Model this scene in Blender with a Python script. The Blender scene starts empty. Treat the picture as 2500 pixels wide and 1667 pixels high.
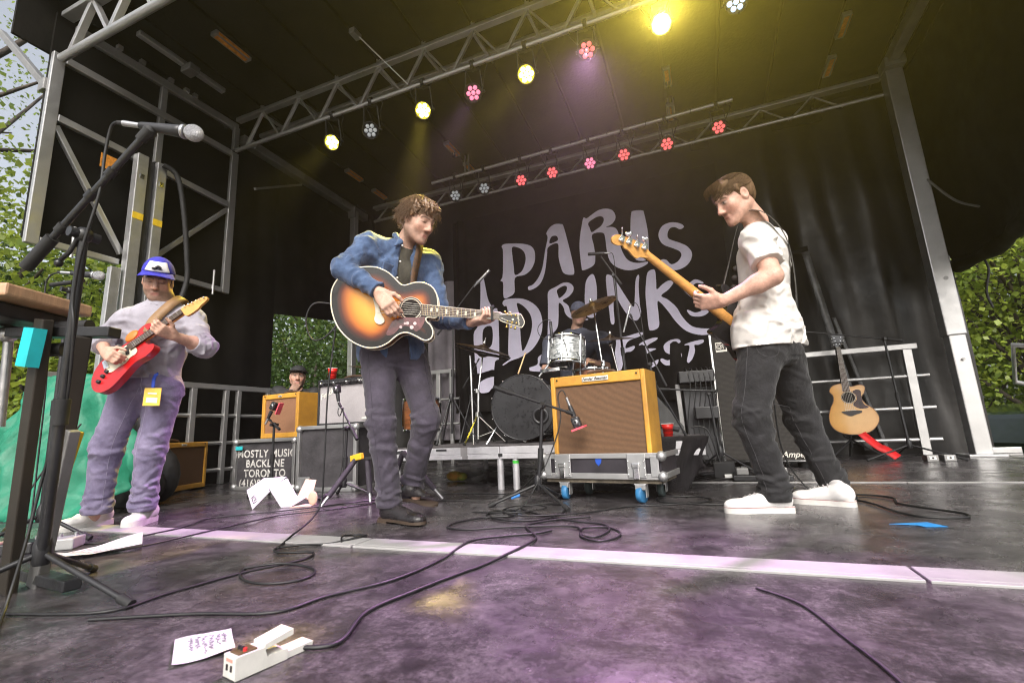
import bpy, bmesh, math, random
import numpy as np
from mathutils import Vector, Matrix, Quaternion
R_ = math.radians
PI = math.pi
random.seed(7)
SC = bpy.context.scene
COL = SC.collection

# ---------------------------------------------------------------- camera
CAM_YAW, CAM_PITCH, CAM_ROLL, CAM_Z = R_(21.6), R_(10.64), R_(2.5), 0.46
_hd = Vector((-math.sin(CAM_YAW), math.cos(CAM_YAW), 0)); _rt = Vector((math.cos(CAM_YAW), math.sin(CAM_YAW), 0)); _up = Vector((0, 0, 1))
_fw = _hd * math.cos(CAM_PITCH) + _up * math.sin(CAM_PITCH)
_u0 = _up * math.cos(CAM_PITCH) - _hd * math.sin(CAM_PITCH)
_cr = _rt * math.cos(CAM_ROLL) - _u0 * math.sin(CAM_ROLL)
_cu = _rt * math.sin(CAM_ROLL) + _u0 * math.cos(CAM_ROLL)
cam_d = bpy.data.cameras.new('camera'); cam = bpy.data.objects.new('camera', cam_d); COL.objects.link(cam)
cam_d.sensor_width = 36.0; cam_d.lens = 16.56; cam_d.clip_start = 0.05; cam_d.clip_end = 400
cam_d.dof.use_dof = True; cam_d.dof.focus_distance = 2.75; cam_d.dof.aperture_fstop = 4.0
_m = Matrix((( _cr.x, _cu.x, -_fw.x, 0), (_cr.y, _cu.y, -_fw.y, 0), (_cr.z, _cu.z, -_fw.z, CAM_Z), (0, 0, 0, 1)))
cam.matrix_world = _m
SC.camera = cam

# ---------------------------------------------------------------- world, sun, exposure
SUN_EL, SUN_AZ = R_(40), R_(162)        # azimuth: clockwise from +Y; soft overcast light from in front of the stage, over the crowd
world = bpy.data.worlds.new('World'); SC.world = world; world.use_nodes = True
wn = world.node_tree.nodes; wl = world.node_tree.links
bg = wn['Background']; sky = wn.new('ShaderNodeTexSky'); sky.sky_type = 'NISHITA'; sky.sun_disc = False
sky.sun_elevation = SUN_EL; sky.sun_rotation = SUN_AZ; sky.dust_density = 5.0; sky.air_density = 1.0; sky.ozone_density = 0.6
hz_ = wn.new('ShaderNodeHueSaturation'); hz_.inputs['Saturation'].default_value = 0.35      # thin high cloud: a pale, nearly white sky
wl.new(sky.outputs[0], hz_.inputs['Color']); wl.new(hz_.outputs[0], bg.inputs['Color']); bg.inputs['Strength'].default_value = 0.15
sd = bpy.data.lights.new('sun', 'SUN'); sd.energy = 1.5; sd.angle = R_(30); sd.color = (1.0, 0.95, 0.88)
sun = bpy.data.objects.new('sun', sd); COL.objects.link(sun)
_sv = Vector((math.sin(SUN_AZ) * math.cos(SUN_EL), math.cos(SUN_AZ) * math.cos(SUN_EL), math.sin(SUN_EL)))
sun.rotation_euler = _sv.to_track_quat('Z', 'Y').to_euler()
SC.view_settings.view_transform = 'Standard'; SC.view_settings.look = 'None'
SC.view_settings.exposure = 0.88; SC.view_settings.gamma = 1.0; SC.view_settings.use_curve_mapping = False
SC.render.engine = 'CYCLES'
SC.cycles.use_denoising = True; SC.cycles.filter_width = 1.1
try: SC.cycles.denoiser = 'OPENIMAGEDENOISE'
except Exception: pass
SC.cycles.max_bounces = 6; SC.cycles.diffuse_bounces = 3; SC.cycles.glossy_bounces = 3; SC.cycles.transmission_bounces = 4
SC.cycles.transparent_max_bounces = 6; SC.cycles.caustics_reflective = False; SC.cycles.caustics_refractive = False
SC.cycles.sample_clamp_indirect = 6.0

# ---------------------------------------------------------------- helpers: objects
def tag(o, label=None, cat=None, group=None, kind=None):
    if label: o['label'] = label
    if cat: o['category'] = cat
    if group: o['group'] = group
    if kind: o['kind'] = kind
    return o
def thing(name, label, cat, loc=(0, 0, 0), rotz=0.0, group=None):
    o = bpy.data.objects.new(name, None); COL.objects.link(o); o.empty_display_size = 0.1
    o.location = loc; o.rotation_euler = (0, 0, rotz)
    return tag(o, label, cat, group)
def copy_tree(o, parent=None):
    c = o.copy(); COL.objects.link(c)
    if parent is not None: c.parent = parent
    for ch in list(o.children):
        copy_tree(ch, c)
    return c
def V(*a): return Vector(a if len(a) > 1 else a[0])
def frame_z(d, hint=None):
    """3x3 whose z column runs along d"""
    z = Vector(d).normalized()
    h = Vector(hint) if hint is not None else (Vector((0, 0, 1)) if abs(z.z) < 0.95 else Vector((0, 1, 0)))
    x = h.cross(z)
    if x.length < 1e-6: x = Vector((1, 0, 0)).cross(z)
    x.normalize(); y = z.cross(x)
    return Matrix(((x.x, y.x, z.x), (x.y, y.y, z.y), (x.z, y.z, z.z)))
def catmull(pts, n=6, closed=False):
    P = [Vector(p) for p in pts]; out = []; N = len(P)
    rng = range(N) if closed else range(N - 1)
    for i in rng:
        if closed: a, b, c, d = P[(i - 1) % N], P[i], P[(i + 1) % N], P[(i + 2) % N]
        else: a, b, c, d = P[max(i - 1, 0)], P[i], P[i + 1], P[min(i + 2, N - 1)]
        for k in range(n):
            t = k / n
            out.append(0.5 * ((2 * b) + (c - a) * t + (2 * a - 5 * b + 4 * c - d) * t * t + (3 * b - a - 3 * c + d) * t ** 3))
    if not closed: out.append(P[-1].copy())
    return out

class MB:
    """collects faces of one part"""
    def __init__(s): s.v = []; s.f = []; s.sm = []; s.mi = []; s.cur = 0
    def add(s, vs, fs, smooth=False):
        o = len(s.v); s.v.extend([tuple(p) for p in vs])
        for f in fs:
            s.f.append(tuple(i + o for i in f)); s.sm.append(smooth); s.mi.append(s.cur)
    def box(s, c, size, rot=None):
        c = Vector(c); hx, hy, hz = size[0] / 2, size[1] / 2, size[2] / 2
        vs = [Vector((x, y, z)) for x in (-hx, hx) for y in (-hy, hy) for z in (-hz, hz)]
        if rot is not None: vs = [rot @ p for p in vs]
        s.add([c + p for p in vs], [(0, 1, 3, 2), (4, 6, 7, 5), (0, 4, 5, 1), (2, 3, 7, 6), (0, 2, 6, 4), (1, 5, 7, 3)])
        return s
    def bar(s, a, b, w, h=None, hint=None):
        a, b = Vector(a), Vector(b); h = h or w
        return s.box((a + b) / 2, (w, h, (b - a).length), frame_z(b - a, hint))
    def tube(s, path, r, n=8, caps=True, smooth=True, closed=False):
        P = [Vector(p) for p in path]; N = len(P)
        rs = r if isinstance(r, (list, tuple)) else [r] * N
        T = []
        for i in range(N):
            if closed: t = P[(i + 1) % N] - P[(i - 1) % N]
            else: t = P[min(i + 1, N - 1)] - P[max(i - 1, 0)]
            T.append(t.normalized() if t.length > 1e-9 else Vector((0, 0, 1)))
        nrm = frame_z(T[0]).col[0].copy(); vs = []; fs = []
        for i in range(N):
            if i:
                q = T[i - 1].rotation_difference(T[i]); nrm = q @ nrm
            bi = T[i].cross(nrm)
            for k in range(n):
                a = 2 * PI * k / n
                vs.append(P[i] + (nrm * math.cos(a) + bi * math.sin(a)) * rs[i])
        for i in range(N if closed else N - 1):
            j = (i + 1) % N
            for k in range(n):
                fs.append((i * n + k, i * n + (k + 1) % n, j * n + (k + 1) % n, j * n + k))
        s.add(vs, fs, smooth)
        if caps and not closed:
            s.add(vs[:n], [tuple(range(n - 1, -1, -1))]); s.add(vs[-n:], [tuple(range(n))])
        return s
    def rod(s, a, b, r, r2=None, n=10): return s.tube([a, b], [r, r if r2 is None else r2], n)
    def lathe(s, prof, loc=(0, 0, 0), axis=(0, 0, 1), n=20, smooth=True, hint=None, sx=1.0):
        F = frame_z(axis, hint); L = Vector(loc); vs = []; fs = []; m = len(prof)
        for (r, z) in prof:
            for k in range(n):
                a = 2 * PI * k / n
                vs.append(L + F @ Vector((r * math.cos(a) * sx, r * math.sin(a), z)))
        for i in range(m - 1):
            for k in range(n):
                fs.append((i * n + k, i * n + (k + 1) % n, (i + 1) * n + (k + 1) % n, (i + 1) * n + k))
        s.add(vs, fs, smooth)
        if prof[0][0] > 1e-5: s.add(vs[:n], [tuple(range(n - 1, -1, -1))])
        if prof[-1][0] > 1e-5: s.add(vs[-n:], [tuple(range(n))])
        return s
    def ball(s, c, r, n=12, sc=(1, 1, 1), rot=None):
        vs = []; fs = []; m = max(5, n // 2); c = Vector(c)
        for i in range(m + 1):
            t = PI * i / m
            for k in range(n):
                a = 2 * PI * k / n
                p = Vector((math.sin(t) * math.cos(a) * sc[0], math.sin(t) * math.sin(a) * sc[1], math.cos(t) * sc[2])) * r
                vs.append(c + (rot @ p if rot is not None else p))
        for i in range(m):
            for k in range(n): fs.append((i * n + k, (i + 1) * n + k, (i + 1) * n + (k + 1) % n, i * n + (k + 1) % n))
        s.add(vs, fs, True); return s
    def prism(s, outline, F, o, d0, d1, inset=0.0, smooth=False):
        """outline of 2-D points in the frame F (columns u, v, w) at o; from w=d0 to w=d1"""
        o = Vector(o); N = len(outline)
        area = sum(outline[i][0] * outline[(i + 1) % N][1] - outline[(i + 1) % N][0] * outline[i][1] for i in range(N))
        pts = list(outline) if area > 0 else list(reversed(outline))
        a = [o + F @ Vector((p[0], p[1], d0)) for p in pts]; b = [o + F @ Vector((p[0], p[1], d1)) for p in pts]
        s.add(a + b, [(i, (i + 1) % N, N + (i + 1) % N, N + i) for i in range(N)], smooth)
        s.add(a, [tuple(range(N - 1, -1, -1))]); s.add(b, [tuple(range(N))])
        return s
    def sheet(s, fn, nu, nv, smooth=True):
        vs = [fn(i / nu, j / nv) for j in range(nv + 1) for i in range(nu + 1)]
        fs = [(j * (nu + 1) + i, j * (nu + 1) + i + 1, (j + 1) * (nu + 1) + i + 1, (j + 1) * (nu + 1) + i) for j in range(nv) for i in range(nu)]
        s.add(vs, fs, smooth); return s
    def build(s, name, mat, parent=None, world=False, bevel=0.0, solid=0.0, subsurf=0, mesh_only=False):
        me = bpy.data.meshes.new(name)
        vs = s.v
        if world and parent is not None:
            L = Vector(parent.location); q = parent
            while q.parent is not None: q = q.parent; L = L + Vector(q.location)
            vs = [(p[0] - L.x, p[1] - L.y, p[2] - L.z) for p in vs]
        me.from_pydata([tuple(p) for p in vs], [], s.f)
        me.polygons.foreach_set('use_smooth', s.sm)
        mats = mat if isinstance(mat, (list, tuple)) else [mat]
        for m in mats: me.materials.append(m)
        if len(mats) > 1: me.polygons.foreach_set('material_index', s.mi)
        me.update()
        if mesh_only: return me
        o = bpy.data.objects.new(name, me); COL.objects.link(o)
        if parent is not None: o.parent = parent
        if bevel:
            b = o.modifiers.new('bevel', 'BEVEL'); b.width = bevel; b.segments = 2; b.limit_method = 'ANGLE'; b.angle_limit = R_(40)
        if solid:
            b = o.modifiers.new('solid', 'SOLIDIFY'); b.thickness = solid; b.offset = 0
        if subsurf:
            b = o.modifiers.new('sub', 'SUBSURF'); b.levels = subsurf; b.render_levels = subsurf
        return o
def inst(name, me, parent=None, loc=(0, 0, 0), rot=None, sc=None):
    o = bpy.data.objects.new(name, me); COL.objects.link(o)
    if parent is not None: o.parent = parent
    o.location = loc
    if rot is not None: o.rotation_euler = rot
    if sc is not None: o.scale = sc
    return o

# ---------------------------------------------------------------- helpers: materials
MATS = {}
def pm(name, col, rough=0.5, metal=0.0, var=0.12, vs=6.0, bump=0.0, bs=60.0, spec=0.5, col2=None, rvar=0.0, coat=0.0, emit=None, es=0.0, alpha=None, sheen=0.0, sub=0.0, aniso=None, attr=None, trans=0.0):
    """procedural material: base colour varied by two octaves of noise, roughness variation, bump"""
    if name in MATS: return MATS[name]
    m = bpy.data.materials.new(name); m.use_nodes = True; nt = m.node_tree; N = nt.nodes; L = nt.links
    b = N['Principled BSDF']
    tc = N.new('ShaderNodeTexCoord'); src = tc.outputs['Object']
    if aniso:
        mp = N.new('ShaderNodeMapping'); mp.inputs['Scale'].default_value = aniso; L.new(src, mp.inputs['Vector']); src = mp.outputs[0]
    nz = N.new('ShaderNodeTexNoise'); nz.inputs['Scale'].default_value = vs; nz.inputs['Detail'].default_value = 6; nz.inputs['Roughness'].default_value = 0.62
    L.new(src, nz.inputs['Vector'])
    c2 = col2 or tuple(max(0, c * (1 - 2.2 * var)) for c in col)
    c1 = col if col2 else tuple(min(1, c * (1 + var)) for c in col)
    rp = N.new('ShaderNodeValToRGB'); rp.color_ramp.elements[0].position = 0.32; rp.color_ramp.elements[1].position = 0.68
    rp.color_ramp.elements[0].color = (*c2, 1); rp.color_ramp.elements[1].color = (*c1, 1)
    L.new(nz.outputs['Fac'], rp.inputs['Fac'])
    out = rp.outputs['Color']
    if attr:
        at = N.new('ShaderNodeAttribute'); at.attribute_name = attr
        mx = N.new('ShaderNodeMix'); mx.data_type = 'RGBA'; mx.blend_type = 'MULTIPLY'; mx.inputs['Factor'].default_value = 1.0
        L.new(at.outputs['Color'], mx.inputs['A']); L.new(out, mx.inputs['B']); out = mx.outputs['Result']
    L.new(out, b.inputs['Base Color'])
    b.inputs['Metallic'].default_value = metal; b.inputs['Roughness'].default_value = rough
    b.inputs['Specular IOR Level'].default_value = spec
    if rvar:
        mr = N.new('ShaderNodeMapRange'); mr.inputs['To Min'].default_value = max(0.03, rough - rvar); mr.inputs['To Max'].default_value = min(1, rough + rvar)
        mr.inputs['From Min'].default_value = 0.3; mr.inputs['From Max'].default_value = 0.7
        n2 = N.new('ShaderNodeTexNoise'); n2.inputs['Scale'].default_value = vs * 2.3; n2.inputs['Detail'].default_value = 5; L.new(src, n2.inputs['Vector'])
        L.new(n2.outputs['Fac'], mr.inputs['Value']); L.new(mr.outputs[0], b.inputs['Roughness'])
    if bump:
        n3 = N.new('ShaderNodeTexNoise'); n3.inputs['Scale'].default_value = bs; n3.inputs['Detail'].default_value = 4; L.new(src, n3.inputs['Vector'])
        bp = N.new('ShaderNodeBump'); bp.inputs['Strength'].default_value = min(1, bump); bp.inputs['Distance'].default_value = 0.01 * max(1, bump)
        L.new(n3.outputs['Fac'], bp.inputs['Height']); L.new(bp.outputs[0], b.inputs['Normal'])
    if coat: b.inputs['Coat Weight'].default_value = coat; b.inputs['Coat Roughness'].default_value = 0.06
    if sheen: b.inputs['Sheen Weight'].default_value = sheen
    if sub:
        b.inputs['Subsurface Weight'].default_value = sub; b.inputs['Subsurface Radius'].default_value = (0.012, 0.005, 0.003); b.inputs['Subsurface Scale'].default_value = 1.0
    if trans: b.inputs['Transmission Weight'].default_value = trans
    if emit: b.inputs['Emission Color'].default_value = (*emit, 1); b.inputs['Emission Strength'].default_value = es
    MATS[name] = m
    return m

ALU = pm('aluminium', (0.47, 0.465, 0.46), 0.40, 0.8, 0.05, 5, bump=0.08, bs=160, rvar=0.08)
ALU_D = pm('aluminium_dull', (0.28, 0.275, 0.27), 0.48, 0.75, 0.09, 5, bump=0.1, bs=120, rvar=0.08)
GALV = pm('galvanised_steel', (0.43, 0.43, 0.43), 0.42, 0.75, 0.08, 9, bump=0.1, bs=120, rvar=0.1)
CHROME = pm('chrome', (0.72, 0.72, 0.72), 0.14, 1.0, 0.05, 20, rvar=0.06)
BLK = pm('black_powder_coat', (0.016, 0.016, 0.018), 0.42, 0.0, 0.2, 12, bump=0.1, bs=200, rvar=0.1)
RUB = pm('black_rubber', (0.012, 0.012, 0.013), 0.7, 0.0, 0.2, 18, bump=0.1, bs=150)
CABLE = pm('cable_rubber', (0.010, 0.010, 0.011), 0.5, 0.0, 0.2, 18)
BLKMET = pm('black_metal', (0.02, 0.02, 0.022), 0.32, 0.3, 0.2, 12, rvar=0.1)
WHITE = pm('white_plastic', (0.75, 0.75, 0.73), 0.4, 0.0, 0.05, 10, rvar=0.1)
GOLD = pm('gold_plate', (0.75, 0.52, 0.16), 0.22, 1.0, 0.1, 30)
BANNER = [[[(-2.727,3.359),(-2.678,3.392),(-2.516,3.371),(-2.358,3.334),(-2.235,3.275),(-2.181,3.192),(-2.172,3.087),(-2.192,2.988),(-2.255,2.887),(-2.363,2.823),(-2.522,2.799),(-2.539,2.576),(-2.631,2.509),(-2.727,2.513),(-2.727,2.749),(-2.769,2.793),(-2.734,2.854),(-2.716,3.018),(-2.708,3.291)],[(-2.545,3.313),(-2.435,3.282),(-2.354,3.204),(-2.328,3.095),(-2.355,2.976),(-2.412,2.883),(-2.519,2.85),(-2.534,2.987),(-2.548,3.156)]],[[(-2.311,2.622),(-2.227,2.649),(-2.129,2.754),(-2.06,2.904),(-2.004,3.159),(-1.952,3.354),(-1.968,3.429),(-1.912,3.511),(-1.828,3.551),(-1.729,3.534),(-1.691,3.496),(-1.647,3.273),(-1.598,2.982),(-1.571,2.731),(-1.627,2.701),(-1.731,2.744),(-1.773,2.854),(-1.798,3.019),(-1.798,3.231),(-1.951,3.2),(-1.979,3.072),(-2.023,2.837),(-2.082,2.686),(-2.168,2.6),(-2.293,2.565)],[(-1.891,3.358),(-1.81,3.356),(-1.795,3.282),(-1.927,3.256)]],[[(-1.373,3.56),(-1.326,3.54),(-1.257,3.575),(-1.139,3.63),(-1.026,3.629),(-0.937,3.584),(-0.898,3.496),(-0.913,3.421),(-0.973,3.364),(-1.049,3.341),(-0.94,3.318),(-0.883,3.238),(-0.871,3.061),(-0.839,2.901),(-0.77,2.774),(-0.652,2.715),(-0.514,2.709),(-0.535,2.667),(-0.678,2.626),(-0.817,2.637),(-0.954,2.712),(-1.036,2.822),(-1.067,3.001),(-1.073,3.159),(-1.102,3.263),(-1.261,3.266),(-1.247,3.075),(-1.242,2.898),(-1.278,2.788),(-1.432,2.74),(-1.457,2.799),(-1.466,3.077),(-1.449,3.253),(-1.412,3.427)],[(-1.308,3.455),(-1.243,3.502),(-1.146,3.531),(-1.082,3.507),(-1.074,3.445),(-1.121,3.376),(-1.199,3.332),(-1.267,3.307),(-1.29,3.381)]],[[(-0.674,3.467),(-0.626,3.505),(-0.512,3.485),(-0.491,3.426),(-0.469,3.191),(-0.473,2.964),(-0.507,2.746),(-0.665,2.765),(-0.712,2.934),(-0.709,3.163)]],[[(0.014,3.118),(-0.038,3.098),(-0.1,3.142),(-0.167,3.138),(-0.208,3.062),(-0.191,2.984),(-0.058,2.902),(0.032,2.83),(0.079,2.73),(0.051,2.627),(-0.029,2.551),(-0.146,2.522),(-0.274,2.566),(-0.334,2.641),(-0.328,2.704),(-0.262,2.692),(-0.203,2.617),(-0.118,2.639),(-0.061,2.71),(-0.071,2.776),(-0.147,2.836),(-0.273,2.916),(-0.323,3.01),(-0.323,3.104),(-0.263,3.195),(-0.158,3.224),(-0.061,3.199),(0.001,3.158)]],[[(-2.752,2.424),(-2.696,2.477),(-2.485,2.463),(-2.322,2.403),(-2.186,2.284),(-2.124,2.139),(-2.118,1.963),(-2.173,1.796),(-2.302,1.637),(-2.489,1.541),(-2.656,1.499),(-2.773,1.442),(-2.782,1.462),(-2.654,1.537),(-2.683,1.579),(-2.687,1.716),(-2.659,2.109),(-2.68,2.353),(-2.722,2.369)],[(-2.51,2.39),(-2.389,2.313),(-2.294,2.161),(-2.283,1.983),(-2.344,1.796),(-2.444,1.632),(-2.469,1.732),(-2.477,1.987),(-2.486,2.226)]],[[(-1.993,2.493),(-1.871,2.553),(-1.75,2.597),(-1.654,2.578),(-1.601,2.511),(-1.616,2.436),(-1.688,2.369),(-1.778,2.324),(-1.697,2.235),(-1.666,2.116),(-1.595,2.05),(-1.43,2.0),(-1.441,1.983),(-1.635,2.017),(-1.743,2.108),(-1.774,2.227),(-1.838,2.294),(-1.857,2.084),(-1.891,1.916),(-2.014,1.816),(-2.042,1.838),(-2.025,2.029),(-2.009,2.299)],[(-1.854,2.501),(-1.743,2.549),(-1.697,2.516),(-1.732,2.434),(-1.823,2.37),(-1.844,2.412)]],[[(-1.408,2.558),(-1.345,2.644),(-1.289,2.65),(-1.26,2.534),(-1.257,2.381),(-1.283,2.121),(-1.319,2.014),(-1.427,2.037),(-1.446,2.238),(-1.434,2.408)]],[[(-1.109,2.586),(-1.053,2.605),(-0.987,2.528),(-0.851,2.245),(-0.761,2.086),(-0.731,2.228),(-0.703,2.444),(-0.669,2.532),(-0.644,2.518),(-0.666,2.365),(-0.672,2.11),(-0.667,1.982),(-0.726,1.891),(-0.81,1.92),(-0.902,2.069),(-1.007,2.287),(-1.038,2.124),(-1.043,1.895),(-1.093,1.896),(-1.103,2.096),(-1.112,2.322)]],[[(-0.529,2.545),(-0.475,2.582),(-0.425,2.564),(-0.424,2.4),(-0.426,2.291),(-0.345,2.351),(-0.258,2.391),(-0.195,2.363),(-0.271,2.267),(-0.377,2.193),(-0.301,2.128),(-0.199,2.007),(-0.134,1.859),(-0.036,1.725),(0.083,1.676),(0.204,1.653),(0.189,1.588),(0.043,1.593),(-0.106,1.665),(-0.22,1.8),(-0.302,1.951),(-0.388,2.087),(-0.435,2.112),(-0.437,1.916),(-0.453,1.759),(-0.556,1.722),(-0.584,1.775),(-0.586,2.025),(-0.583,2.242),(-0.558,2.421)]],[[(0.002,2.313),(0.078,2.354),(0.168,2.304),(0.168,2.278),(0.088,2.299),(0.036,2.255),(0.06,2.181),(0.145,2.098),(0.21,1.985),(0.199,1.883),(0.101,1.837),(-0.022,1.861),(-0.069,1.937),(-0.045,1.942),(0.029,1.898),(0.109,1.913),(0.13,1.962),(0.062,2.058),(-0.038,2.16),(-0.079,2.228),(-0.057,2.287)]],[[(-1.076,1.456),(-1.048,1.579),(-1.032,1.667),(-0.9,1.679),(-0.725,1.712),(-0.667,1.705),(-0.696,1.664),(-0.853,1.62),(-0.91,1.564),(-0.915,1.511),(-0.81,1.535),(-0.795,1.507),(-0.85,1.46),(-0.938,1.442),(-0.989,1.253),(-1.027,1.212),(-1.111,1.237)]],[[(-0.744,1.511),(-0.705,1.568),(-0.566,1.614),(-0.483,1.614),(-0.503,1.581),(-0.607,1.531),(-0.645,1.483),(-0.579,1.476),(-0.514,1.46),(-0.635,1.412),(-0.678,1.312),(-0.615,1.271),(-0.546,1.299),(-0.496,1.312),(-0.536,1.238),(-0.655,1.202),(-0.753,1.223),(-0.768,1.338)]],[[(-0.413,1.493),(-0.342,1.554),(-0.243,1.569),(-0.198,1.547),(-0.201,1.513),(-0.282,1.505),(-0.31,1.465),(-0.258,1.425),(-0.2,1.368),(-0.207,1.301),(-0.277,1.24),(-0.407,1.226),(-0.473,1.292),(-0.454,1.325),(-0.384,1.292),(-0.318,1.312),(-0.321,1.355),(-0.397,1.405)]],[[(-0.15,1.473),(-0.092,1.501),(0.075,1.525),(0.091,1.489),(0.029,1.462),(-0.026,1.46),(-0.026,1.384),(-0.067,1.287),(-0.12,1.234),(-0.14,1.261),(-0.116,1.343),(-0.088,1.458)]],[[(-3.119,2.875),(-3.069,2.888),(-3.044,2.779),(-2.998,2.521),(-2.916,2.366),(-2.833,2.273),(-2.857,1.439),(-2.976,1.391),(-3.28,1.358),(-3.262,1.576),(-3.271,1.981),(-3.189,2.115),(-3.147,2.377),(-3.128,2.624)],[(-3.099,2.042),(-2.95,2.065),(-2.96,1.785),(-3.103,1.74)]],[[(-2.418,1.352),(-2.235,1.402),(-2.209,1.513),(-2.088,1.567),(-2.011,1.541),(-1.959,1.451),(-1.967,1.322),(-2.221,1.297)]],[[(-3.198,1.194),(-3.044,1.27),(-2.875,1.266),(-2.879,1.151),(-2.987,1.101),(-3.053,1.048),(-3.192,1.057)]]]
PJ = {
  'SG': {'headc': (-1.454, 2.238, 1.7), 'neck': (-1.573, 2.276, 1.606), 'shR': (-1.71, 2.124, 1.548), 'shL': (-1.516, 2.447, 1.52), 'elR': (-1.746, 1.948, 1.369), 'wrR': (-1.53, 1.978, 1.211), 'haR': (-1.445, 1.994, 1.084), 'elL': (-1.426, 2.448, 1.147), 'wrL': (-1.156, 2.31, 1.062), 'haL': (-1.044, 2.371, 1.088), 'chest': (-1.659, 2.289, 1.369), 'waist': (-1.699, 2.296, 1.095), 'pelvis': (-1.686, 2.3, 0.94), 'hipR': (-1.717, 2.226, 0.918), 'hipL': (-1.62, 2.393, 0.93), 'knR': (-1.672, 2.19, 0.535), 'knL': (-1.5, 2.389, 0.539), 'anR': (-1.638, 2.223, 0.112), 'anL': (-1.654, 2.453, 0.134), 'heelR': (-1.704, 2.248, 0.0), 'toeR': (-1.38, 2.158, 0.0), 'heelL': (-1.686, 2.428, 0.086), 'toeL': (-1.452, 2.397, 0.049), 'chin': (-1.385, 2.214, 1.519), 'nosetip': (-1.312, 2.212, 1.568)},
  'BS': {'headc': (0.287, 2.737, 1.666), 'neck': (0.383, 2.811, 1.542), 'shL': (0.351, 2.665, 1.393), 'shR': (0.478, 3.023, 1.493), 'elL': (0.387, 2.573, 1.155), 'wrL': (0.15, 2.586, 1.064), 'haL': (0.066, 2.575, 1.058), 'elR': (0.429, 3.14, 1.248), 'wrR': (0.27, 3.062, 0.998), 'chest': (0.395, 2.851, 1.317), 'waist': (0.368, 2.852, 1.039), 'pelvis': (0.356, 2.858, 0.877), 'hipL': (0.309, 2.762, 0.827), 'hipR': (0.433, 2.983, 0.846), 'knL': (0.22, 2.733, 0.473), 'knR': (0.51, 3.137, 0.448), 'anL': (0.288, 2.79, 0.104), 'anR': (0.622, 3.192, 0.07), 'heelL': (0.358, 2.795, 0.0), 'toeL': (0.046, 2.743, 0.0), 'heelR': (0.665, 2.989, 0.0), 'toeR': (0.405, 3.112, 0.0), 'nosetip': (0.18, 2.694, 1.563)},
  'GT': {'headc': (-3.134, 1.836, 1.483), 'neck': (-3.129, 1.879, 1.385), 'shR': (-3.261, 1.77, 1.232), 'shL': (-2.999, 1.981, 1.246), 'elR': (-3.325, 1.662, 1.099), 'wrR': (-3.14, 1.602, 1.002), 'haR': (-3.043, 1.582, 0.966), 'elL': (-2.824, 1.959, 1.045), 'wrL': (-2.787, 1.748, 1.077), 'haL': (-2.793, 1.676, 1.099), 'chest': (-3.158, 1.879, 1.168), 'waist': (-3.183, 1.889, 0.962), 'pelvis': (-3.188, 1.88, 0.832), 'hipR': (-3.253, 1.816, 0.808), 'hipL': (-3.117, 1.935, 0.805), 'knR': (-3.355, 1.777, 0.472), 'knL': (-3.174, 1.918, 0.455), 'anR': (-3.376, 1.773, 0.125), 'anL': (-3.214, 1.926, 0.121), 'heelR': (-3.484, 1.91, 0.0), 'toeR': (-3.469, 1.663, 0.0), 'heelL': (-3.284, 2.033, 0.0), 'toeL': (-3.085, 1.72, 0.0), 'nosetip': (-3.03, 1.775, 1.444)},
  'DR': {'headc': (-1.165, 4.98, 1.693), 'neck': (-1.204, 5.0, 1.539), 'shR': (-1.504, 4.98, 1.408), 'shL': (-0.926, 4.95, 1.362), 'elR': (-1.543, 4.85, 1.097), 'wrR': (-1.173, 4.62, 1.083), 'elL': (-0.887, 4.85, 1.061), 'wrL': (-1.019, 4.6, 1.108), 'chest': (-1.237, 5.0, 1.267), 'waist': (-1.264, 5.02, 0.955), 'pelvis': (-1.289, 5.05, 0.714)},
  'WT': {'headc': (-4.193, 4.001, 1.146)},
}
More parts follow.
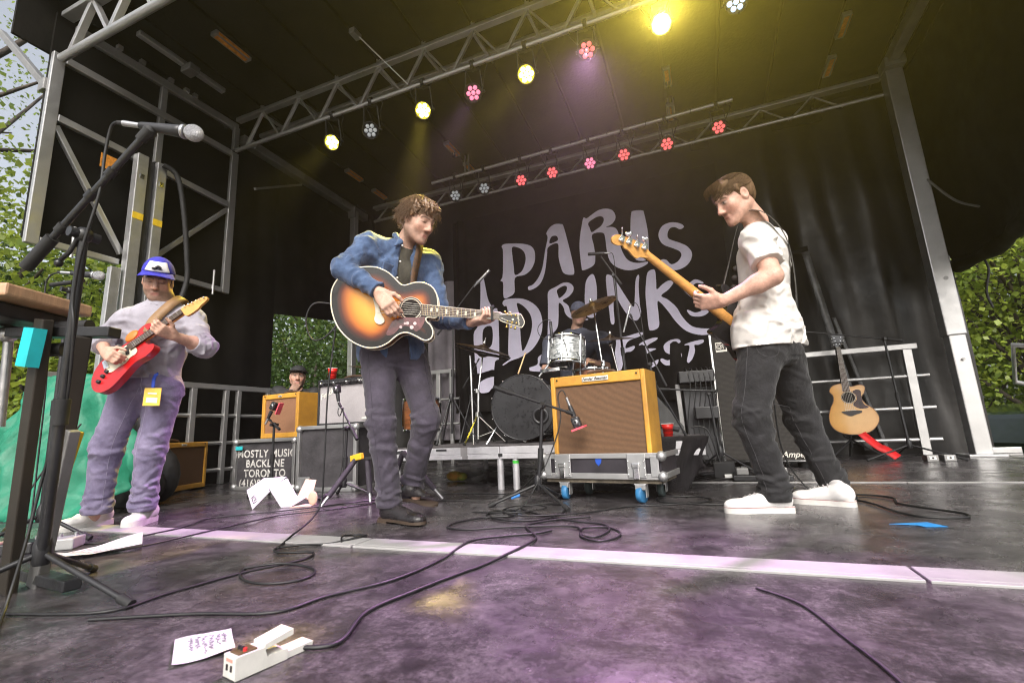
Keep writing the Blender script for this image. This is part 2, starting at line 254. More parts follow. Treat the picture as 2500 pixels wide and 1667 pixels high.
PI_ = {
  'AG': {'o': (-1.4235, 2.1125, 1.1349), 'u': (0.8901, 0.4417, -0.1127), 'v': (0.1339, -0.0171, 0.9908), 'n': (0.4357, -0.897, -0.0743), 'body': [(0.1431, 0.056), (0.1286, 0.1009), (0.0999, 0.1327), (0.0599, 0.1475), (0.0151, 0.146), (-0.0189, 0.1336), (-0.0436, 0.1247), (-0.0664, 0.1292), (-0.1014, 0.159), (-0.1428, 0.1896), (-0.1958, 0.2084), (-0.2406, 0.2101), (-0.2904, 0.2021), (-0.333, 0.1862), (-0.3741, 0.1599), (-0.4073, 0.1206), (-0.4264, 0.0699), (-0.4269, 0.0113), (-0.4112, -0.0584), (-0.3783, -0.1262), (-0.3287, -0.1796), (-0.2751, -0.2133), (-0.2108, -0.2322), (-0.1492, -0.2252), (-0.1019, -0.1989), (-0.0679, -0.164), (-0.0388, -0.1409), (-0.0016, -0.1339), (0.0441, -0.1481), (0.0838, -0.1654), (0.1092, -0.1652), (0.1297, -0.1473), (0.1329, -0.1147), (0.1173, -0.0836), (0.0964, -0.0659), (0.0886, -0.0503), (0.1003, -0.0395), (0.15, -0.0319)], 'hole': [(0.003, -0.0024), (-0.0493, -0.007), (0.0548, 0.0022)], 'guard': [(-0.1132, -0.1517), (-0.0995, -0.1022), (-0.0778, -0.068), (-0.0415, -0.0519), (0.0091, -0.0507), (0.0529, -0.0436), (0.081, -0.0379), (0.0813, -0.0737), (0.0655, -0.1075), (0.0417, -0.1237), (0.0211, -0.108), (-0.0115, -0.0979), (-0.0422, -0.107), (-0.0643, -0.1379), (-0.0876, -0.156)], 'bridge': [(-0.207, 0.0474), (-0.1899, 0.0359), (-0.175, 0.0144), (-0.1621, -0.017), (-0.1531, -0.0422), (-0.1348, -0.0665), (-0.1296, -0.0855), (-0.1438, -0.0996), (-0.1691, -0.0986), (-0.184, -0.0773), (-0.1812, -0.0447), (-0.1885, -0.0063), (-0.2001, 0.0252)], 'fret': [(0.0524, 0.0269), (0.4852, 0.0205), (0.4883, -0.0188), (0.0614, -0.0331)], 'head': [(0.4853, 0.0192), (0.5118, 0.0129), (0.5896, 0.0217), (0.61, 0.0116), (0.6269, -0.0232), (0.6147, -0.0526), (0.5948, -0.0491), (0.5186, -0.0326), (0.4883, -0.0188)], 'pegs': [(0.5159, 0.0285), (0.5435, 0.0256), (0.574, 0.0118), (0.5315, -0.0558), (0.5562, -0.0557), (0.5794, -0.0603)], 'peghub': [(0.5301, 0.0126), (0.5524, 0.0112), (0.5761, 0.01), (0.5344, -0.0266), (0.5594, -0.0284), (0.5831, -0.0317)], 'inlay': [(0.1156, 0.001), (0.1456, 0.0024), (0.196, -0.0017), (0.257, -0.0016), (0.3022, -0.0022), (0.3521, -0.0031)]},
  'RG': {'o': (-3.0765, 1.6594, 0.9506), 'u': (0.6828, 0.2982, 0.667), 'v': (-0.7083, 0.0463, 0.7044), 'n': (0.1792, -0.9534, 0.2428), 'body': [(-0.2142, -0.0184), (-0.1875, 0.042), (-0.1406, 0.099), (-0.0933, 0.1152), (-0.0438, 0.1294), (0.0072, 0.1287), (0.0745, 0.1027), (0.1408, 0.0904), (0.1894, 0.0984), (0.2168, 0.0855), (0.2174, 0.0394), (0.1791, 0.0027), (0.1515, -0.0275), (0.1306, -0.073), (0.0991, -0.0634), (0.0682, -0.0715), (0.055, -0.0987), (0.0012, -0.0893), (-0.0568, -0.0785), (-0.1171, -0.0747), (-0.167, -0.077), (-0.201, -0.0516)], 'guard': [(-0.1008, 0.0054), (-0.0927, 0.0634), (-0.0345, 0.0845), (0.0288, 0.0835), (0.0785, 0.0629), (0.0979, -0.0022), (0.0818, -0.0272), (0.046, -0.0216), (0.0103, -0.0328), (-0.0364, -0.0234), (-0.0784, -0.019)], 'fret': [(0.0627, 0.0718), (0.4215, 0.0121), (0.4235, -0.0273), (0.068, 0.019)], 'head': [(0.4207, -0.013), (0.428, 0.0177), (0.5013, -0.0019), (0.5586, -0.0216), (0.5836, -0.0473), (0.5711, -0.0648), (0.5258, -0.0682), (0.5, -0.0753), (0.4336, -0.0629)], 'bridge': [(-0.0992, 0.0875), (-0.0728, 0.0839), (-0.0766, 0.0206), (-0.1055, 0.0272)], 'pick': [(0.0468, 0.0634), (0.0649, 0.0607), (0.0525, 0.0052), (0.0328, 0.01)], 'knobs': [(-0.1311, -0.0028), (-0.1008, 0.0054), (-0.1641, -0.0159)]},
  'BG': {'o': (-0.1869, 2.4418, 1.3324), 'u': (0.6047, 0.597, -0.5272), 'v': (0.5631, 0.1476, 0.8131), 'n': (0.5633, -0.7885, -0.2469), 'head': [(-0.2058, -0.0567), (-0.2081, -0.0356), (-0.1897, -0.0145), (-0.1495, -0.0005), (-0.1015, 0.0151), (-0.0495, 0.0257), (-0.0123, 0.0215), (0.0208, 0.005), (0.008, -0.0197), (-0.0231, -0.0365), (-0.0394, -0.0558), (-0.0699, -0.0545), (-0.0993, -0.0486), (-0.1259, -0.0524), (-0.1386, -0.0462), (-0.1642, -0.0632), (-0.1898, -0.068)], 'tuner': [(-0.1636, -0.0222), (-0.1232, -0.0083), (-0.0778, 0.0053), (-0.0355, 0.0204)], 'key': [(-0.1907, 0.0192), (-0.149, 0.0229), (-0.101, 0.0386), (-0.059, 0.0576)]},
  'NG': {'o': (1.4566, 6.12, 0.6514), 'u': (-0.0235, 0.1083, 0.9938), 'v': (-0.9703, 0.2367, -0.0488), 'n': (-0.2406, -0.9655, 0.0995), 'body': [(0.1271, 0.1331), (0.1496, 0.0973), (0.157, 0.0208), (0.1146, -0.0448), (0.123, -0.113), (0.1144, -0.1532), (0.0858, -0.1678), (0.0295, -0.1484), (-0.0176, -0.1154), (-0.0864, -0.1432), (-0.1428, -0.196), (-0.2097, -0.2228), (-0.2728, -0.2192), (-0.3388, -0.174), (-0.3824, -0.1079), (-0.3972, -0.0116), (-0.3819, 0.0929), (-0.338, 0.1701), (-0.269, 0.2068), (-0.1805, 0.2054), (-0.0944, 0.1743), (-0.0239, 0.136), (0.0358, 0.1312), (0.0842, 0.1538)], 'hole': [(-0.0009, -0.0056), (0.007, 0.058), (-0.0089, -0.0693)], 'guard': [(0.057, -0.0519), (0.074, -0.0915), (0.0549, -0.1237), (-0.0176, -0.1154), (-0.0844, -0.1259), (-0.1243, -0.1591), (-0.1308, -0.0873), (-0.1042, -0.0448), (-0.0735, -0.0327), (-0.034, -0.0705), (0.017, -0.0744)], 'bridge': [(-0.1486, 0.085), (-0.1454, 0.0599), (-0.1454, -0.0488), (-0.1561, -0.0942), (-0.1739, -0.0848), (-0.1897, -0.0282), (-0.2003, 0.0098), (-0.174, 0.0532)], 'fret': [(0.0683, 0.034), (0.5637, 0.0006), (0.5644, -0.0376), (0.0627, -0.0312)], 'head': [(0.5566, 0.0045), (0.6863, 0.0161), (0.716, 0.0041), (0.7083, -0.0712), (0.682, -0.0827), (0.5563, -0.0386)]},
}
# ================================================================ ground and stage floor
def floor_material():
    m = bpy.data.materials.new('stage_deck'); m.use_nodes = True; nt = m.node_tree; N = nt.nodes; L = nt.links; b = N['Principled BSDF']
    tc = N.new('ShaderNodeTexCoord')
    def noise(s, d=6, r=0.6, dist=0.0, vec=None):
        n = N.new('ShaderNodeTexNoise'); n.inputs['Scale'].default_value = s; n.inputs['Detail'].default_value = d; n.inputs['Roughness'].default_value = r; n.inputs['Distortion'].default_value = dist
        L.new(vec or tc.outputs['Object'], n.inputs['Vector']); return n.outputs['Fac']
    def ramp(f, p0, p1, c0, c1):
        r = N.new('ShaderNodeValToRGB'); r.color_ramp.elements[0].position = p0; r.color_ramp.elements[1].position = p1
        r.color_ramp.elements[0].color = (*c0, 1); r.color_ramp.elements[1].color = (*c1, 1); L.new(f, r.inputs['Fac']); return r.outputs['Color']
    def mix(f, a, c, t='MIX'):
        x = N.new('ShaderNodeMix'); x.data_type = 'RGBA'; x.blend_type = t
        if hasattr(f, 'node'): L.new(f, x.inputs['Factor'])
        else: x.inputs['Factor'].default_value = f
        L.new(a, x.inputs['A']); L.new(c, x.inputs['B']); return x.outputs['Result']
    big = ramp(noise(1.9, 9, 0.72, 0.2), 0.40, 0.62, (0.026, 0.023, 0.025), (0.078, 0.072, 0.077))
    mid = ramp(noise(9.0, 9, 0.75, 0.3), 0.40, 0.68, (0.016, 0.014, 0.015), (0.13, 0.122, 0.126))
    col = mix(0.5, big, mid)
    fin = ramp(noise(4.2, 15, 0.80, 0.4), 0.42, 0.58, (0.55, 0.55, 0.55), (1.42, 1.40, 1.40))
    col = mix(1.0, col, fin, 'MULTIPLY')
    col = mix(1.0, col, ramp(noise(70.0, 8, 0.8), 0.36, 0.64, (0.55, 0.55, 0.55), (1.5, 1.48, 1.46)), 'MULTIPLY')
    # scuffs drawn out along the stage
    mp = N.new('ShaderNodeMapping'); mp.inputs['Scale'].default_value = (1.2, 9.0, 1.0); mp.inputs['Rotation'].default_value = (0, 0, 0.5); L.new(tc.outputs['Object'], mp.inputs['Vector'])
    sc = ramp(noise(5.0, 4, 0.6, 0.0, mp.outputs[0]), 0.62, 0.78, (0, 0, 0), (1, 1, 1))
    grey = N.new('ShaderNodeRGB'); grey.outputs[0].default_value = (0.15, 0.14, 0.14, 1)
    fac = N.new('ShaderNodeMath'); fac.operation = 'MULTIPLY'; fac.inputs[1].default_value = 0.35; L.new(sc, fac.inputs[0])
    col = mix(fac.outputs[0], col, grey.outputs[0])
    # pale specks of paper and grit
    vo = N.new('ShaderNodeTexVoronoi'); vo.inputs['Scale'].default_value = 11.0; L.new(tc.outputs['Object'], vo.inputs['Vector'])
    sp = ramp(vo.outputs['Distance'], 0.018, 0.03, (1, 1, 1), (0, 0, 0))
    spf = N.new('ShaderNodeMath'); spf.operation = 'MULTIPLY'; L.new(sp, spf.inputs[0]); L.new(ramp(noise(3.1), 0.5, 0.55, (0, 0, 0), (1, 1, 1)), spf.inputs[1])
    pale = N.new('ShaderNodeRGB'); pale.outputs[0].default_value = (0.42, 0.38, 0.3, 1)
    col = mix(spf.outputs[0], col, pale.outputs[0])
    L.new(col, b.inputs['Base Color'])
    mr = N.new('ShaderNodeMapRange'); mr.inputs['From Min'].default_value = 0.36; mr.inputs['From Max'].default_value = 0.66
    mr.inputs['To Min'].default_value = 0.12; mr.inputs['To Max'].default_value = 0.38
    L.new(noise(2.2, 6, 0.65, 0.4), mr.inputs['Value']); L.new(mr.outputs[0], b.inputs['Roughness'])
    bp = N.new('ShaderNodeBump'); bp.inputs['Strength'].default_value = 0.35; bp.inputs['Distance'].default_value = 0.004
    L.new(noise(55.0, 8, 0.75), bp.inputs['Height']); L.new(bp.outputs[0], b.inputs['Normal'])
    b.inputs['Specular IOR Level'].default_value = 0.5
    return m
GROUND_Z = -1.15
GRASS = pm('grass', (0.075, 0.115, 0.03), 0.9, 0, 0.4, 1.2, bump=1.0, bs=14, col2=(0.03, 0.05, 0.015))
g = MB(); g.sheet(lambda u, v: ((u - 0.5) * 240, (v - 0.5) * 240 + 10, GROUND_Z + 0.06 * math.sin(u * 91) * math.sin(v * 77)), 60, 60)
tag(g.build('ground', GRASS), kind='structure')
PAVE = pm('bounce_asphalt', (0.30, 0.285, 0.265), 0.9, 0, 0.2, 0.8, bump=0.5, bs=30)
m = MB(); m.box((-1.5, -16.0, GROUND_Z + 0.07), (44, 46.5, 0.10)); tag(m.build('bounce_pavement', PAVE), kind='structure')  # unseen paving added to bounce neutral light up into the stage
SX0, SX1, SY0, SY1 = -5.45, 3.05, 0.12, 6.95
fl = MB(); fl.box(((SX0 + SX1) / 2, (SY0 + SY1) / 2, -0.06), (SX1 - SX0, SY1 - SY0, 0.12))
STAGE = fl.build('stage_floor', floor_material()); tag(STAGE, kind='structure')
skm = pm('stage_skirt_vinyl', (0.015, 0.015, 0.016), 0.5, 0, 0.2, 4, bump=0.6, bs=6)
m = MB(); m.box(((SX0 + SX1) / 2, (SY0 + SY1) / 2, (GROUND_Z - 0.13) / 2), (SX1 - SX0 - 0.1, SY1 - SY0 - 0.1, -GROUND_Z - 0.13))
m.build('skirt', skm, STAGE)
STRIPM = pm('worn_white_strip', (0.38, 0.37, 0.365), 0.5, 0.0, 0.12, 3, bump=0.1, bs=60, col2=(0.24, 0.235, 0.235), rvar=0.15)
for (x0, x1) in ((-3.55, -1.452), (-1.446, 0.515), (0.521, 2.5)):
    m = MB(); m.box(((x0 + x1) / 2, 1.79, 0.004), (x1 - x0 - 0.005, 0.115, 0.008)); m.build('hinge_strip', STRIPM, STAGE, bevel=0.002)
    m = MB(); m.box(((x0 + x1) / 2, 1.7185, 0.0035), (x1 - x0 - 0.005, 0.024, 0.009)); m.build('hinge_lip', STRIPM, STAGE, bevel=0.002)
for (x0, x1) in ((-1.1, 1.2), (1.205, 2.95)):
    m = MB(); m.box(((x0 + x1) / 2, 4.03, 0.003), (x1 - x0, 0.045, 0.006)); m.build('hinge_strip', STRIPM, STAGE, bevel=0.0015)
# worn edge trim of the right rear stage corner with hazard paint
m = MB(); m.box((2.88, 6.7, 0.03), (0.30, 0.08, 0.06)); m.build('edge_trim', ALU, STAGE, bevel=0.006)

# ================================================================ roof
def roof_z(y): return 4.75 - 0.045 * (y - 2.05)
ROOFM = pm('black_roof_panel', (0.009, 0.0078, 0.006), 0.75, 0, 0.25, 2.0, bump=0.3, bs=30, spec=0.12)
ROOFS = pm('roof_seam_steel', (0.004, 0.0036, 0.003), 0.6, 0.3, 0.2, 6)
roof = thing('stage_roof', 'dark panelled roof spanning the whole mobile stage', 'roof', (-1.4, 4.3, 4.6))
RX0, RX1, RY0, RY1 = -5.42, 2.62, 1.75, 6.85
NP = 14; pw = 0.602
for i in range(NP):
    x0 = -5.42 + i * pw; x1 = min(x0 + pw - 0.035, RX1)
    if x1 - x0 < 0.05: continue
    m = MB(); vs = []
    for (x, y, dz) in ((x0, RY0, 0), (x1, RY0, 0), (x1, RY1, 0), (x0, RY1, 0), (x0, RY0, 0.05), (x1, RY0, 0.05), (x1, RY1, 0.05), (x0, RY1, 0.05)):
        vs.append((x, y, roof_z(y) + dz))
    m.add(vs, [(0, 1, 2, 3)[::-1], (4, 5, 6, 7), (0, 1, 5, 4), (1, 2, 6, 5), (2, 3, 7, 6), (3, 0, 4, 7)])
    m.build('panel', ROOFM, roof, world=True)
m = MB(); vs = []
for (x, y, dz) in ((RX0, RY0, 0.052), (RX1, RY0, 0.052), (RX1, RY1, 0.052), (RX0, RY1, 0.052), (RX0, RY0, 0.11), (RX1, RY0, 0.11), (RX1, RY1, 0.11), (RX0, RY1, 0.11)):
    vs.append((x, y, roof_z(y) + dz))
m.add(vs, [(0, 1, 2, 3)[::-1], (4, 5, 6, 7), (0, 1, 5, 4), (1, 2, 6, 5), (2, 3, 7, 6), (3, 0, 4, 7)])
m.build('roof_skin', ROOFS, roof, world=True)
for nm, c, sz in (('fascia', (-5.40, 4.3, 4.47), (0.03, 5.1, 0.62)), ('fascia', (2.63, 4.3, 4.63), (0.02, 5.1, 0.42)), ('fascia', (-1.4, 6.86, 4.60), (8.1, 0.03, 0.5))):
    m = MB(); m.box(c, sz); m.build(nm, ROOFM, roof, world=True)
# latch plates with orange stickers under the seams
ORG = pm('orange_sticker', (0.62, 0.24, 0.03), 0.5, 0, 0.2, 30)
for (x, y, l) in ((-4.33, 3.04, 0.42), (-4.78, 5.53, 0.36), (-4.77, 6.16, 0.34), (-3.03, 5.58, 0.36), (-3.01, 6.11, 0.30), (1.83, 5.43, 0.34), (1.82, 6.03, 0.34), (0.02, 5.42, 0.34), (0.01, 6.08, 0.34)):
    z = roof_z(y)
    m = MB(); m.box((x, y, z - 0.025), (0.09, l, 0.05)); pl = m.build('latch_plate', ALU_D, roof, world=True, bevel=0.006)
    m = MB(); m.box((x + 0.0465, y, z - 0.03), (0.003, l * 0.86, 0.03)); m.box((x, y, z - 0.0515), (0.045, l * 0.86, 0.003)); m.build('warning_sticker', ORG, pl, world=True)
for (x, y) in ((-3.03, 5.64), (0.02, 5.48)):
    m = MB(); m.rod((x, y, roof_z(y) - 0.055), (x, y, roof_z(y) - 0.12), 0.03, 0.02); m.build('latch_knob', CHROME, roof, world=True)
# ceiling bracket with a four-lens work lamp at the left
m = MB(); m.box((-5.0, 2.98, 4.66), (0.07, 0.95, 0.055)); br = m.build('ceiling_bracket', ALU, roof, world=True, bevel=0.008)
m = MB(); m.box((-4.95, 3.02, 4.60), (0.16, 0.12, 0.08)); m.build('work_lamp', ALU_D, br, world=True, bevel=0.01)

# ================================================================ trusses
def truss_thing(name, label, y, x0, x1, zb, zt, nodes, y2=None, flat_top=True, rb=0.026, brace=0.034, top=0.075, grip=True, mat=ALU, nodes_up=None):
    t = thing(name, label, 'truss', ((x0 + x1) / 2, y, zb))
    m = MB(); m.rod((x0, y, zb), (x1, y, zb + 0.03), rb, n=12); m.build('bottom_chord', mat, t, world=True)
    m = MB(); m.bar((x0, y, zt), (x1, y, zt + 0.02), 0.05, top, hint=(0, 1, 0)); m.build('top_chord', mat, t, world=True, bevel=0.006)
    if y2: 
        m = MB(); m.bar((x0, y2, zt - 0.02), (x1, y2, zt), 0.05, top, hint=(0, 1, 0)); m.build('top_chord', mat, t, world=True, bevel=0.006)
    for i, x in enumerate(nodes):
        xa = x - 0.27
        m = MB(); m.bar((xa, y, zb), (x, y, zt), brace, brace); m.build('brace', mat, t, world=True, bevel=0.003)
        m = MB(); m.bar((x, y + 0.004, zt), (x + 0.30, y + 0.004, zb), brace, brace * 0.6); m.build('brace', mat, t, world=True, bevel=0.003)
        if y2:
            m = MB(); m.bar((x, y, zt - 0.05), (x + 0.02, y2, zt - 0.06), brace, brace); m.build('cross_brace', mat, t, world=True, bevel=0.003)
        if grip:
            m = MB(); m.box((x, y, zt + 0.045), (0.05, 0.06, 0.075)); m.build('roof_bracket', mat, t, world=True, bevel=0.004)
    return t
fn = [-4.82 + 0.602 * i for i in range(12)]
FT = truss_thing('lighting_truss', 'aluminium lattice truss carrying the yellow-lit stage lamps', 3.87, -5.27, 2.5, 4.18, 4.61, fn, 4.22)
ET = truss_thing('edge_truss', 'aluminium lattice truss along the open front edge of the roof', 2.05, -5.25, 2.5, 4.08, 4.53, fn, None, rb=0.036, brace=0.055, top=0.1)
RT = truss_thing('rear_truss', 'aluminium lattice truss above the painted festival banner', 6.35, -5.02, 2.40, 4.17, 4.41, [-4.7 + 0.58 * i for i in range(12)], None, rb=0.022, brace=0.022, top=0.11, grip=False)
t = thing('lighting_pipe', 'thin round pipe hung in front of the rear truss with small lamps', 'pipe', (-1.4, 5.8, 4.27))
m = MB(); m.rod((-3.51, 5.8, 4.25), (0.73, 5.8, 4.30), 0.024, n=12); m.build('tube', ALU, t, world=True)
for x in (-2.9, 0.03):
    m = MB(); m.bar((x - 0.03, 5.8, 4.26), (x - 0.03, 5.8, 4.56), 0.02); m.bar((x + 0.03, 5.8, 4.26), (x + 0.03, 5.8, 4.56), 0.02); m.build('hanger', ALU_D, t, world=True)
m = MB()
for x in (-3.3, -2.2, -1.75, -1.3, -0.8, -0.3, 0.25): m.tube([(x, 5.8 + 0.026 * math.cos(a), 4.27 + 0.026 * math.sin(a) + 0.004 * a) for a in [i * 0.8 for i in range(14)]], 0.004, 4)
m.build('cable_tie', RUB, t, world=True)
# tie rod from the roof to the front truss
t = thing('tie_rod', 'thin slanting steel rod between roof and lighting truss', 'rod', (-2.9, 3.6, 4.3))
m = MB(); m.rod((-2.99, 3.45, 4.66), (-2.60, 3.83, 4.2), 0.008); m.build('shaft', ALU, t, world=True)
m = MB(); m.box((-3.0, 3.44, 4.66), (0.07, 0.12, 0.06)); m.build('plate', ALU_D, t, world=True, bevel=0.005)

# ================================================================ side beams and side panel at the left
WX = -5.3
PANELM = pm('black_side_panel', (0.008, 0.0072, 0.006), 0.6, 0, 0.3, 1.5, bump=0.4, bs=4, spec=0.12)
t = thing('side_wing', 'raised black side panel in an aluminium frame with diagonal braces', 'panel', (WX, 2.95, 2.3))
m = MB(); m.box((WX - 0.06, 2.96, 3.45), (0.03, 1.9, 2.3)); m.build('board', PANELM, t, world=True)
def wing_bar(name, y0, z0, y1, z1, w, dx=0.0, mat=ALU):
    m = MB(); m.bar((WX + dx, y0, z0), (WX + dx, y1, z1), w, 0.05 + 0.0001 * random.random(), hint=(1, 0, 0)); return m.build(name, mat, t, world=True, bevel=0.006)
wing_bar('post', 2.05, 2.24, 2.05, 4.14, 0.095)
wing_bar('post', 3.87, 2.26, 3.87, 4.15, 0.09)
wing_bar('post', 3.87, 4.19, 3.87, 4.52, 0.07)
wing_bar('rail', 2.1, 2.29, 2.72, 2.285, 0.06); wing_bar('rail', 3.04, 2.29, 3.82, 2.29, 0.06)
wing_bar('rail', 2.1, 4.11, 3.82, 4.12, 0.075, 0.003)
wing_bar('rail', 2.1, 3.50, 3.82, 3.41, 0.07, 0.003)
wing_bar('upper_rail', 2.15, 4.50, 3.90, 4.53, 0.10, -0.012)
wing_bar('brace', 2.10, 3.42, 2.74, 2.38, 0.05, -0.008); wing_bar('brace', 3.02, 2.42, 3.82, 3.34, 0.05, -0.008)
wing_bar('stud', 2.98, 3.52, 2.98, 4.46, 0.065, -0.014)
m = MB(); m.box((WX + 0.03, 2.53, 3.27), (0.004, 0.15, 0.15)); m.build('warning_sticker', ORG, t, world=True)
for y in (2.33, 3.7):
    m = MB(); m.rod((WX + 0.03, y, 2.2), (WX + 0.03, y, 2.5), 0.014); m.build('locking_pin', ALU, t, world=True)
for y in (2.5, 2.72, 3.02, 3.2, 3.3):
    m = MB(); m.box((WX + 0.02, y, 4.58), (0.05, 0.05, 0.05)); m.build('bracket', ALU_D, t, world=True, bevel=0.004)
t2 = thing('stabiliser_arm', 'thin grey stabiliser arm slanting up from the side panel into the trees', 'strut', (-5.35, 2.03, 3.83))
m = MB(); m.bar((-5.37, 2.03, 3.80), (-6.35, 1.99, 4.75), 0.06, 0.06); m.build('arm', ALU_D, t2, world=True, bevel=0.006)
m = MB(); m.box((-5.37, 2.03, 3.80), (0.10, 0.10, 0.12)); m.build('joint', ALU_D, t2, world=True, bevel=0.006)
# lifting column: two channels with a dark slot
t = thing('lift_column', 'tall twin-channel aluminium lifting column with yellow reflections painted on', 'column', (WX + 0.08, 2.86, 0))
for y, w in ((2.775, 0.105), (2.965, 0.095)):
    m = MB(); m.bar((WX + 0.09, y, 0), (WX + 0.09, y, 3.47), w, 0.09, hint=(1, 0, 0)); c = m.build('channel', GALV, t, world=True, bevel=0.006)
    YEL = pm('painted_yellow_glint', (0.75, 0.50, 0.03), 0.4, 0, 0.1, 20)
    m = MB(); m.box((WX + 0.137, y, 2.78), (0.004, w * 0.96, 0.07)); m.build('painted_yellow_glint', YEL, c, world=True)  # yellow lamp reflections painted onto the channel faces
    m = MB(); m.box((WX + 0.137, y, 3.22), (0.006, 0.04, 0.05)); m.build('bolt_plate', CHROME, c, world=True)
m = MB(); m.box((WX + 0.06, 2.87, 1.73), (0.05, 0.085, 3.46)); m.build('slot', BLK, t, world=True)
m = MB(); m.bar((WX + 0.07, 2.64, 0), (WX + 0.07, 2.66, 2.2), 0.09, 0.07, hint=(1, 0, 0)); m.build('lower_leg', GALV, t, world=True, bevel=0.006)
m = MB(); pth = catmull([(WX + 0.16, 2.95, 3.44), (WX + 0.2, 3.08, 3.36), (WX + 0.2, 3.18, 3.0), (WX + 0.18, 3.27, 2.5), (WX + 0.16, 3.30, 2.2), (WX + 0.14, 3.2, 1.7), (WX + 0.13, 3.1, 0.7)], 16)
m.tube(pth, [0.026 + (0.004 if i % 2 else 0) for i in range(len(pth))], 8); hz = m.build('hydraulic_hose', RUB)
tag(hz, 'black corrugated hose looping down beside the lifting column', 'hose')
# corner beams to the back
t = thing('side_beam', 'heavy dark beam running back under the roof edge over the black side curtain', 'beam', (WX, 5.1, 4.35))
m = MB(); m.bar((WX, 3.95, 4.40), (WX, 6.45, 4.33), 0.12, 0.12); m.build('beam', ALU_D, t, world=True, bevel=0.01)
for y in (4.15, 5.0, 5.8): 
    m = MB(); m.box((WX + 0.066, y, 4.36), (0.02, 0.09, 0.07)); m.build('plate', ALU_D, t, world=True, bevel=0.004)
m = MB(); m.bar((WX + 0.02, 4.95, 4.24), (WX + 0.3, 3.96, 3.62), 0.03); m.build('strut', ALU_D, t, world=True)
t = thing('corner_post', 'square aluminium post standing at the rear left corner of the stage', 'post', (-5.25, 6.1, 0))
m = MB(); m.bar((-5.25, 6.1, 0), (-5.25, 6.1, 4.3), 0.10, 0.10); m.build('post', ALU, t, world=True, bevel=0.008)
m = MB(); m.box((-5.25, 6.04, 4.26), (0.14, 0.03, 0.2)); m.build('gusset', ALU_D, t, world=True, bevel=0.004)
t = thing('support_leg', 'tall telescopic aluminium leg at the rear right corner of the stage', 'post', (2.53, 6.3, 0))
m = MB(); m.bar((2.53, 6.3, 1.24), (2.47, 6.26, 4.50), 0.17, 0.17, hint=(0, 1, 0)); m.build('outer_tube', ALU, t, world=True, bevel=0.01)
m = MB(); m.bar((2.545, 6.3, 0.02), (2.531, 6.3, 1.24), 0.145, 0.145, hint=(0, 1, 0)); m.build('inner_tube', ALU, t, world=True, bevel=0.01)
m = MB(); m.box((2.54, 6.3, 0.012), (0.3, 0.3, 0.024)); m.build('base_plate', GALV, t, world=True, bevel=0.004)
for z, r in ((1.85, 0.022), (0.98, 0.014)):
    m = MB(); m.rod((2.535, 6.23, z), (2.535, 6.205, z), r, n=12); m.build('bolt', ALU_D, t, world=True)
m = MB(); m.bar((2.46, 6.26, 4.5), (2.46, 1.9, 4.62), 0.11, 0.13, hint=(0, 1, 0)); m.build('roof_edge_beam', ALU_D, t, world=True, bevel=0.01)
m = MB(); m.box((2.47, 6.2, 4.45), (0.21, 0.22, 0.12)); m.build('head_bracket', ALU_D, t, world=True, bevel=0.01)

# ================================================================ black curtains
def tarp_mat(name, c, r, b, bs):
    return pm(name, c, r, 0, 0.35, 1.6, bump=b, bs=bs, rvar=0.12, spec=0.38 if r < 0.5 else 0.15)
VINYL = tarp_mat('black_vinyl_tarp', (0.015, 0.0135, 0.0125), 0.42, 0.8, 5)
VINYL2 = tarp_mat('dull_black_tarp', (0.009, 0.008, 0.007), 0.6, 0.5, 3)
rnd = random.Random(4)
def fold(x, z, a=1.0):
    return a * (0.035 * math.sin(x * 5.1 + 0.6 * math.sin(z * 1.3)) + 0.018 * math.sin(x * 13.0 + z * 0.8) + 0.010 * math.sin(z * 4.2 + x * 3.0) * math.sin(x * 2.1))
m = MB(); m.sheet(lambda u, v: (-5.4 + 8.3 * u, 6.82 + fold(-5.4 + 8.3 * u, 4.6 * v, 0.5 + (1.4 if u > 0.72 else 0.3)), -0.02 + 4.58 * v), 150, 40)
bw = m.build('back_curtain', VINYL); tag(bw, 'black vinyl curtain with hanging folds closing the rear of the stage', 'curtain')
SEAM = pm('grey_seam_tape', (0.10, 0.10, 0.10), 0.4, 0, 0.3, 8, bump=0.6, bs=40)
m2 = MB(); m2.sheet(lambda u, v: (1.42 + 0.08 * (u - 0.5) + 0.30 * (1 - v), 6.735, 0.05 + 2.45 * v), 2, 30); m2.build('seam', SEAM, bw, solid=0.004)
m2 = MB(); m2.sheet(lambda u, v: (1.60 + 0.04 * (u - 0.5) + 0.30 * (1 - v), 6.735, 0.05 + 1.6 * v), 2, 30); m2.build('seam', SEAM, bw, solid=0.004)
m2 = MB(); m2.sheet(lambda u, v: (0.55 + 0.9 * u, 6.72 + 0.01 * math.sin(u * 9), 2.42 + 0.12 * u + 0.07 * v), 10, 2); m2.build('hem_flap', VINYL2, bw, solid=0.004)
m = MB(); m.sheet(lambda u, v: (-5.38 + fold(u * 2, 4.6 * v, 0.5), 2.98 + 1.70 * u, -0.02 + 4.53 * v), 40, 30)
c1 = m.build('side_curtain', VINYL2); tag(c1, 'black curtain closing the left side behind the guitarist in the cap', 'curtain')
m = MB(); m.sheet(lambda u, v: (-5.38 + fold(u * 2, 4.6 * v, 0.4), 4.66 + 2.14 * u, 2.18 + 0.25 * u + (2.25 - 0.25 * u) * v), 40, 16)
c2 = m.build('upper_curtain', VINYL2); tag(c2, 'black curtain above the leafy opening at the rear left corner', 'curtain')
